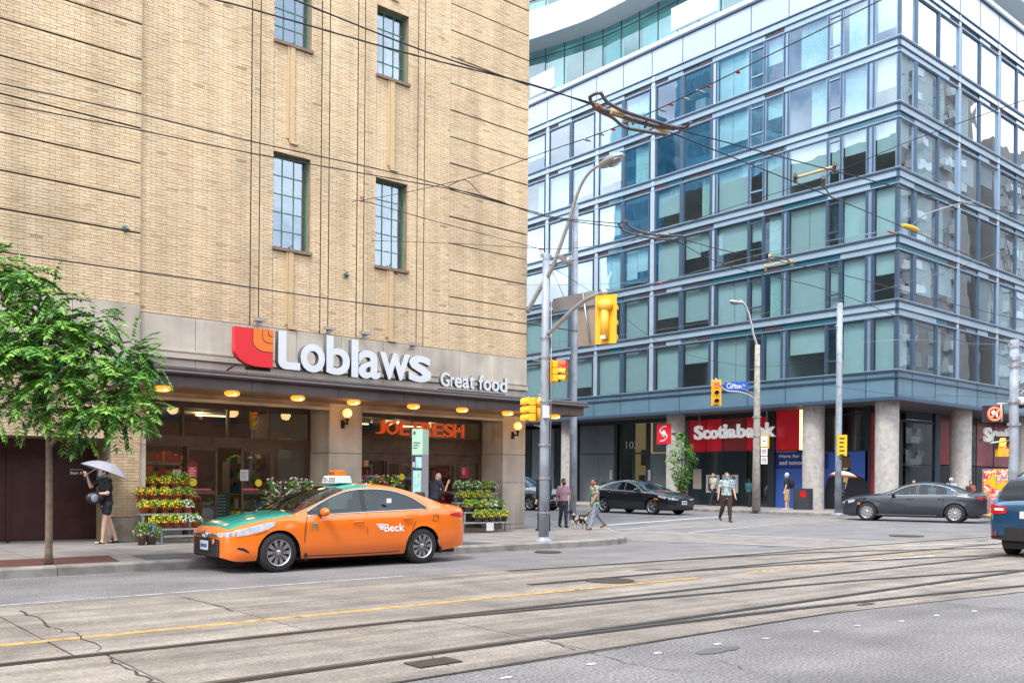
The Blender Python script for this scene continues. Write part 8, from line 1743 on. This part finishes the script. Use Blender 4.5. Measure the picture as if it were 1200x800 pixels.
    MB().ell(hd+RH@Vector((0, .094*s, -.052*s)), (.022*s, .008*s, .006*s), 8, 6).build('mouth', mat('lip', (.35, .12, .10), .5), t)
    if glasses: MB().tube([hd+RH@Vector((a, b, .016*s)) for a, b in ((-.08*s, .01*s), (-.062*s, .082*s), (-.02*s, .104*s), (.02*s, .104*s), (.062*s, .082*s), (.08*s, .01*s))], .012*s, 6).build('glasses', mat('glasses_frame', (.25, .12, .14), .3), t)
    if mask: MB().ell(hd+RH@Vector((0, .045*s, -.055*s)), (.066*s, .072*s, .052*s), 14, 10, 0, RH).build('face_mask', mask, t)
    if hat: MB().ell(hd+RH@Vector((0, 0, .035*s)), (.092*s, .108*s, .09*s), 14, 10, 0, RH).build('cap', hat, t); MB().ell(hd+RH@Vector((0, .12*s, .035*s)), (.07*s, .07*s, .012*s), 12, 6, 0, RH).build('cap_peak', hat, t)
    return t, dict(pel=pel, ch=ch, shc=shc, hd=hd, arms=arms, legs=legs, s=s)
def worldof(t, v): return Matrix.Translation(t.location) @ Matrix.Rotation(t.rotation_euler.z, 4, 'Z') @ Vector(v)
K_bl, K_nv, K_gr = cloth('black', (.012, .012, .014)), cloth('navy', (.015, .025, .055)), cloth('grey', (.25, .26, .31)); H_br, H_bk, H_gy = mat('hair_brown', (.10, .05, .025), .7, var=.3, vscale=40), mat('hair_black', (.012, .010, .010), .6), mat('hair_grey', (.45, .42, .40), .7)
MK_b, MK_r, MK_k = mat('mask_blue', (.12, .42, .60), .7), mat('mask_red', (.65, .03, .06), .7), mat('mask_black', (.02, .02, .02), .7)
def hgt(p, top_px, px): return ZH(p[0], p[1], px, top_px)-p[2]
# 1 woman with the umbrella by the brown doors (faces left)
p = GP(124, 636.5, SZ)
w1, K1 = person('woman in black t-shirt and shorts under a pale umbrella by the maroon doors', p, 188, 1.50, 'fair', K_bl, cloth('denim_black', (.022, .024, .038)), None, H_br, .03, (8, -14), (4, 6), ((10, 10, 75, 35), (62, -4, 92, 10)), lean=3, shorts=.40, mask=MK_b, head_tilt=8, build=1.06, vox=.010, cross=.6)
hw_ = worldof(w1, K1['arms'][0][2]+K1['arms'][0][3]*.06)
for i in (0, 1):
    hp, kn, an, a2 = K1['legs'][i]; MB().ell(an+Vector((0, .05, -.068)), (.048, .125, .018), 12, 6).build('sandal', K_bl, w1); MB().tube([an+Vector((-.045, .06, -.06)), an+Vector((0, .07, -.01)), an+Vector((.045, .06, -.06))], .018, 6).build('sandal_strap', K_bl, w1)
bg_ = thing('handbag', 'black and grey handbag hanging in front of the woman under the umbrella', 'bag'); b0 = worldof(w1, K1['pel']+Vector((-.10, .27, .10))); q = MB(); q.ell(b0, (.17, .09, .115), 14, 10); q.build('bag_body', mat('bag_black', (.02, .022, .028), .4, var=.2, vscale=20), bg_); MB().tube([b0+Vector((-.12, 0, .08)), worldof(w1, K1['shc']+Vector((.0, .10, -.2))), worldof(w1, K1['shc']+Vector((.14, .02, .05)))], .010, 6).build('strap', K_bl, bg_); MB().ell(b0+Vector((-.02, -.07, 0)), (.07, .03, .08), 12, 8).build('bag_pocket', cloth('grey', (.25, .26, .31)), bg_)
def umbrella(label, apex, axis, r, depth, m, mrim, grip, n=8, ribs=True):
    t = thing('umbrella', label, 'umbrella', apex); ax = Vector(axis).normalized(); M_ = ax.to_track_quat('Z', 'Y').to_matrix(); vs = [M_@Vector((0, 0, 0))]; fs = []; nr = 5; na = n*4
    for j in range(1, nr+1):
        u = j/nr
        for k in range(na):
            a = 2*PI*k/na; sc = 1-.045*(1-abs(math.cos(a*n/2)))*u*1.6; vs.append(M_@Vector((r*u*sc*math.cos(a), r*u*sc*math.sin(a), -depth*(u**2.1)-.0)))
    for k in range(na): fs.append((0, 1+k, 1+(k+1) % na))
    for j in range(nr-1):
        for k in range(na): fs.append((1+j*na+k, 1+(j+1)*na+k, 1+(j+1)*na+(k+1) % na, 1+j*na+(k+1) % na))
    mb = MB().add(vs, fs, 0, True); mb.build('canopy', m, t, fix=False)
    if mrim: MB().tube([vs[1+(nr-1)*na+k] for k in range(na)]+[vs[1+(nr-1)*na]], .018, 5).build('canopy_edge', mrim, t)
    g = Vector(grip)-Vector(apex); MB().tube([M_@Vector((0, 0, .05)), g], .008, 6).build('shaft', M_steel2, t); MB().tube([g, g-ax*.12], .014, 6).build('handle', M_blk, t)
    for k in range(n): a = 2*PI*k/n; MB().tube([M_@Vector((0, 0, -.02)), M_@Vector((r*.5*math.cos(a), r*.5*math.sin(a), -depth*.28)), M_@Vector((r*.97*math.cos(a), r*.97*math.sin(a), -depth*.97))], .0045, 4).build('rib', M_steel2, t)
    return t
M_umb = bpy.data.materials.new('umbrella_film'); M_umb.use_nodes = True; q = M_umb.node_tree; b = q.nodes['Principled BSDF']; b.inputs['Base Color'].default_value = (.55, .58, .68, 1); b.inputs['Roughness'].default_value = .4; tr_ = q.nodes.new('ShaderNodeBsdfTransparent'); tr_.inputs[0].default_value = (.8, .82, .9, 1); ms_ = q.nodes.new('ShaderNodeMixShader'); ms_.inputs[0].default_value = .62; q.links.new(tr_.outputs[0], ms_.inputs[1]); q.links.new(b.outputs[0], ms_.inputs[2]); q.links.new(ms_.outputs[0], q.nodes['Material Output'].inputs[0])
Yu = p[1]-.05; ap = Vector(AY(127.5, 541.5, Yu)); umbrella('pale lilac see-through umbrella held over the woman in black', ap, (.36, -.05, 1), .46, .20, M_umb, None, worldof(w1, K1['arms'][1][2]+K1['arms'][1][3]*.05))
# 2 bald man by the right shop doors
p = AY(507, 600, 18.7); p = (p[0], 18.7, SZ)
person('bald man in dark t-shirt holding a hand to his blue mask by the doors', p, 8, hgt(p, 553, 507)*1.02, 'fair', cloth('slate', (.045, .05, .07)), K_bl, K_bl, H_bk, 0, (6, -6), (4, 4), ((10, 8, 100, 20), (40, 5, 105, 10)), lean=12, mask=MK_b, bald=True, head_tilt=10)
# 3 woman in pink tee
p = GP(660, 617.5, SZ)
person('woman in dusty pink t-shirt and dark leggings wearing a black mask', p, 250, hgt(p, 559.5, 660), 'tan', cloth('dusty_pink', (.42, .25, .31)), cloth('leggings', (.03, .032, .05)), K_bl, H_bk, .02, (14, -10), (4, 18), ((16, 8, 45, 20), (-12, 10, 15)), mask=MK_k, tails=1, cross=.5, build=.96)
# 4 man with the dog
p = GP(697, 620.5, SZ)
m4, K4 = person('man in green tropical shirt and grey trousers walking a small dog', p, 172, hgt(p, 558, 696), 'tan', floral('tropical_shirt', (.05, .22, .08), [(.02, .03, .05), (.08, .38, .13), (.03, .14, .22), (.75, .20, .38), (.04, .10, .05), (.6, .55, .5), (.10, .45, .16)], 22), cloth('grey_blue', (.27, .28, .36)), mat('shoe_brown', (.25, .085, .03), .5), H_bk, 0, (20, -26), (4, 18), ((26, 14, 16), (-24, 14, 12)), mask=MK_r, lean=2)
# dog
def dog(label, loc, face, s=1.0):
    t = thing('dog', label, 'dog', loc, R(face-90)); b = MB(); P = lambda x, y, z: Vector((x*s, y*s, z*s))
    b.ell(P(0, .10, .27), (.075*s, .11*s, .095*s), 14, 10); b.ell(P(0, -.02, .275), (.065*s, .15*s, .075*s), 14, 10); b.ell(P(0, -.13, .275), (.065*s, .085*s, .08*s), 12, 8); capsule(b, P(0, .16, .31), P(0, .235, .40), .05*s, .042*s)
    b.ell(P(0, .265, .43), (.05*s, .065*s, .05*s), 12, 8); capsule(b, P(0, .30, .42), P(0, .37, .405), .030*s, .018*s)
    for sx, y0, y1, yf in ((-1, .12, .15, .17), (1, .12, .07, .08)): capsule(b, P(sx*.045, y0, .24), P(sx*.045, y1, .12), .034*s, .020*s); capsule(b, P(sx*.045, y1, .12), P(sx*.045, yf, .025), .020*s, .015*s); capsule(b, P(sx*.045, yf, .02), P(sx*.045, yf+.035, .018), .018*s, .014*s)
    for sx, y1, y2 in ((-1, -.10, -.20), (1, -.06, -.15)): capsule(b, P(sx*.045, -.15, .25), P(sx*.048, y1, .17), .045*s, .026*s); capsule(b, P(sx*.048, y1, .17), P(sx*.048, y2, .10), .024*s, .016*s); capsule(b, P(sx*.048, y2, .10), P(sx*.048, y2+.02, .02), .016*s, .014*s); capsule(b, P(sx*.048, y2+.02, .018), P(sx*.048, y2+.055, .017), .017*s, .013*s)
    tl = [P(0, -.21, .30), P(0, -.27, .36), P(0, -.29, .43)]; capsule(b, tl[0], tl[1], .018*s, .014*s); capsule(b, tl[1], tl[2], .014*s, .008*s)
    m = bpy.data.materials.new('dog_coat'); m.use_nodes = True; q = m.node_tree; n = q.nodes; bb2 = n['Principled BSDF']; bb2.inputs['Roughness'].default_value = .9; tc_ = n.new('ShaderNodeTexCoord'); nz_ = n.new('ShaderNodeTexNoise'); nz_.inputs['Scale'].default_value = 7; cr_2 = n.new('ShaderNodeValToRGB'); cr_2.color_ramp.interpolation = 'CONSTANT'; e = cr_2.color_ramp.elements; e[0].color = (.02, .018, .016, 1); e[1].position = .56; e[1].color = (.55, .50, .44, 1); k_ = e.new(.52); k_.color = (.22, .10, .04, 1); q.links.new(tc_.outputs['Object'], nz_.inputs['Vector']); q.links.new(nz_.outputs[0], cr_2.inputs[0]); q.links.new(cr_2.outputs[0], bb2.inputs['Base Color'])
    rm(b, 'body', m, t, .010*s)
    for sx in (-1, 1): MB().ell(P(sx*.045, .25, .425), (.012*s, .026*s, .042*s), 10, 8).build('ear', M_sk, t); MB().ell(P(sx*.024, .312, .445), (.007*s,)*3, 8, 6).build('eye', M_sk, t)
    MB().ell(P(0, .388, .408), (.012*s, .010*s, .010*s), 8, 6).build('nose', M_sk, t); MB().tube([P(.06*math.cos(a), .14, .29+.075*math.sin(a)) for a in [2*PI*k/14 for k in range(15)]], .010*s, 5).build('harness', mat('harness_blue', (.04, .20, .42), .6), t)
    return t
pd = GP(679, 619.5, SZ); dg2 = dog('small black tan and white dog in a blue harness on a lead', pd, 172, 1.12)
le = thing('dog_lead', 'dark lead hanging from the walking man to the small dog', 'lead'); a = worldof(m4, K4['arms'][0][2]+K4['arms'][0][3]*.07); b = worldof(dg2, (0, .10, .36)); hpx = worldof(m4, K4['pel']+Vector((-.17, .05, -.02))); MB().tube(smooth_path([hpx, hpx*.5+b*.5-Vector((0, 0, .12)), b], 5), .008, 5).build('lead', M_sk, le); MB().ell(hpx, (.03, .03, .04), 8, 6).build('bag_holder', mat('lime_green', (.10, .65, .05), .5), le)
# 5 person behind the corner pole
p = GP(640, 622, SZ); person('person in black mostly hidden behind the steel corner pole', (p[0]+.05, p[1]+.15, SZ), 80, 1.62, 'light', K_bl, K_bl, K_bl, H_bk, .12, (8, -6), (4, 4), ((0, 6, 10), (0, 6, 10)), sleeve='long')
# 7 crossing person in the foreground of the junction
p = GP(851, 611.5, 0)
m7, K7 = person('person with sunglasses in blue floral shirt and brown leggings crossing the road', (p[0], p[1], 0), 238, hgt(p, 553, 850), 'fair', floral('floral_shirt', (.30, .50, .58), [(.10, .25, .40), (.65, .62, .55), (.55, .20, .08), (.15, .40, .50), (.04, .10, .18), (.6, .4, .2), (.3, .5, .55)], 26), cloth('brown_legging', (.055, .032, .022)), mat('shoe_dark', (.02, .02, .03), .5), mat('hair_sandy', (.20, .13, .08), .7), 0, (10, -14), (4, 26), ((6, 14, 10), (-2, 16, 8)), glasses=True, mask=MK_b, build=1.08, shorts=False, skirt=0)
# 8, 9 walkers on the far pavement
p = (*AX(836, 575, 42.0)[:2], SZ); person('man in pale shirt and navy trousers striding along the far pavement', p, 172, hgt(p, 552.5, 836), 'light', cloth('cream', (.55, .47, .40)), K_nv, mat('shoe_brown', (.25, .085, .03), .5), H_bk, 0, (24, -24), (4, 16), ((22, 8, 20), (-22, 8, 15)), bald=True)
p = GP(857, 593, SZ); person('woman in light blue top behind the crossing person on the far pavement', p, 200, hgt(p, 556, 857), 'tan', cloth('light_blue', (.28, .42, .60)), K_bl, K_bl, H_br, .08, (10, -10), (4, 8), ((6, 8, 15), (-6, 8, 10)))
# 10 person half hidden by the concrete lamp
p = (*AX(877.5, 575, 41.8)[:2], SZ); m10, K10 = person('person in black and turquoise half hidden by the concrete lamp', p, 20, hgt(p, 560, 877), 'tan', cloth('turquoise_black', (.02, .12, .14)), K_bl, K_bl, H_bk, .05, (16, -16), (4, 12), ((20, 8, 40), (-10, 8, 20)), sleeve='short')
# 11 man with the backpack
p = GP(922, 597, SZ); m11, K11 = person('man in navy polo and tan shorts with a black backpack facing the bank', p, 120, hgt(p, 553.5, 920), 'fair', K_nv, cloth('khaki', (.50, .34, .16)), mat('shoe_pale', (.55, .5, .45), .6), mat('hair_white', (.72, .66, .60), .7), 0, (3, -3), (2, 2), ((4, 8, 12), (4, 8, 12)), shorts=.95, build=1.1)
bp = thing('backpack', 'black backpack worn by the man in tan shorts', 'backpack'); c = worldof(m11, K11['ch']+Vector((0, -.22, -.02))); q = MB(); q.ell(c, (.18, .14, .26), 14, 10, 0, Matrix.Rotation(m11.rotation_euler.z, 3, 'Z')); q.build('bag_body', K_bl, bp)
for sg in (-1, 1): MB().tube([worldof(m11, K11['ch']+Vector((sg*.12, -.12, .20))), worldof(m11, K11['shc']+Vector((sg*.13, .02, .06))), worldof(m11, K11['ch']+Vector((sg*.14, .15, 0))), worldof(m11, K11['ch']+Vector((sg*.13, -.1, -.2)))], .014, 5).build('strap', K_bl, bp)
t = thing('bank_display_box', 'grey display box with a red badge beside the man in tan shorts', 'display'); a = GP(929, 596.5, SZ); MB().box(a[0]-.05, a[1]-.9, SZ, a[0]+.35, a[1]-.05, SZ+1.05).build('box', mat('display_grey', (.05, .055, .065), .4), t); MB().box(a[0]-.06, a[1]-.75, SZ+.62, a[0]-.0505, a[1]-.45, SZ+.92).build('badge', M_rg, t)
# 12 person under the orange umbrella
p = GP(1004, 600, SZ); p = (p[0]-.3, p[1]+.6, SZ); m12, K12 = person('person in dark and white top under the orange umbrella behind the grey sedan', p, 60, 1.62, 'tan', cloth('white_navy', (.05, .06, .11)), K_bl, K_bl, H_bk, .05, (4, -4), (2, 2), ((10, 8, 20), (48, 4, 85, 8)))
hd_ = worldof(m12, K12['hd']); umbrella('tan umbrella with a bright orange rim above the grey sedan', hd_+Vector((.10, -.05, .38)), (.1, -.05, 1), .62, .22, mat('umbrella_tan', (.78, .60, .42), .7), mat('umbrella_orange', (.85, .10, .03), .6), worldof(m12, K12['arms'][1][2]+K12['arms'][1][3]*.05))
# 13 heads behind the grey sedan
for px, tp_, dx_, lab, kw in ((1071, 561.5, 0, 'dark haired person half hidden behind the roof of the grey sedan', dict(sk='light', top=K_bl, hair=H_bk, hairlen=.04)), (1092.5, 566, 0, 'pale haired person showing only above the grey sedan roof', dict(sk='fair', top=K_gr, hair=mat('hair_pale', (.62, .55, .48), .7))), (1115, 559.5, 0, 'person in white cap and pale blue shirt behind the grey sedan boot', dict(sk='light', top=cloth('pale_blue', (.38, .48, .66)), hair=H_bk, hairlen=.05, hat=mat('cap_white', (.72, .72, .72), .7)))):
    p = GP(px, 602.5, SZ); p = (p[0]+.4, p[1]+.2, SZ); person(lab, p, 190, hgt(p, tp_, px), bottom=K_bl, shoes=K_bl, thigh=(4, -4), knee=(2, 2), **kw)
p = GP(1137, 600, SZ); p = (p[0], p[1], SZ); m13, K13 = person('long haired woman in brown top looking at her phone by the round column', p, 215, hgt(p, 562.5, 1137), 'light', cloth('brown_top', (.22, .11, .06)), cloth('beige_skirt', (.50, .44, .38)), K_bl, H_bk, .2, (3, -3), (2, 2), ((20, 4, 80, 15), (20, 4, 80, 15)), sleeve='long')
ph = thing('phone', 'small red phone held by the long haired woman in brown', 'phone'); c = worldof(m13, (K13['arms'][0][2]+K13['arms'][1][2])*.5+Vector((0, .10, .03))); MB().cbox(c, (.08, .012, .15), rz=m13.rotation_euler.z).build('phone_body', M_rg, ph)
p = GP(1177, 606, SZ); person('person in dark clothes between the painted cabinet and the blue car', (p[0]+1.2, p[1]+.9, SZ), 200, 1.66, 'tan', K_bl, K_bl, K_bl, H_bk, .1, (4, -4), (2, 2), ((5, 6, 10), (5, 6, 10)), sleeve='long')
# person seen beyond the small tree
p = (*AX(800, 575, 40.3)[:2], SZ); person('person in black standing just behind the small young tree', p, 215, 1.66, 'light', K_bl, K_bl, K_bl, H_bk, .1, (4, -4), (2, 2), ((5, 6, 10), (5, 6, 10)), sleeve='long')
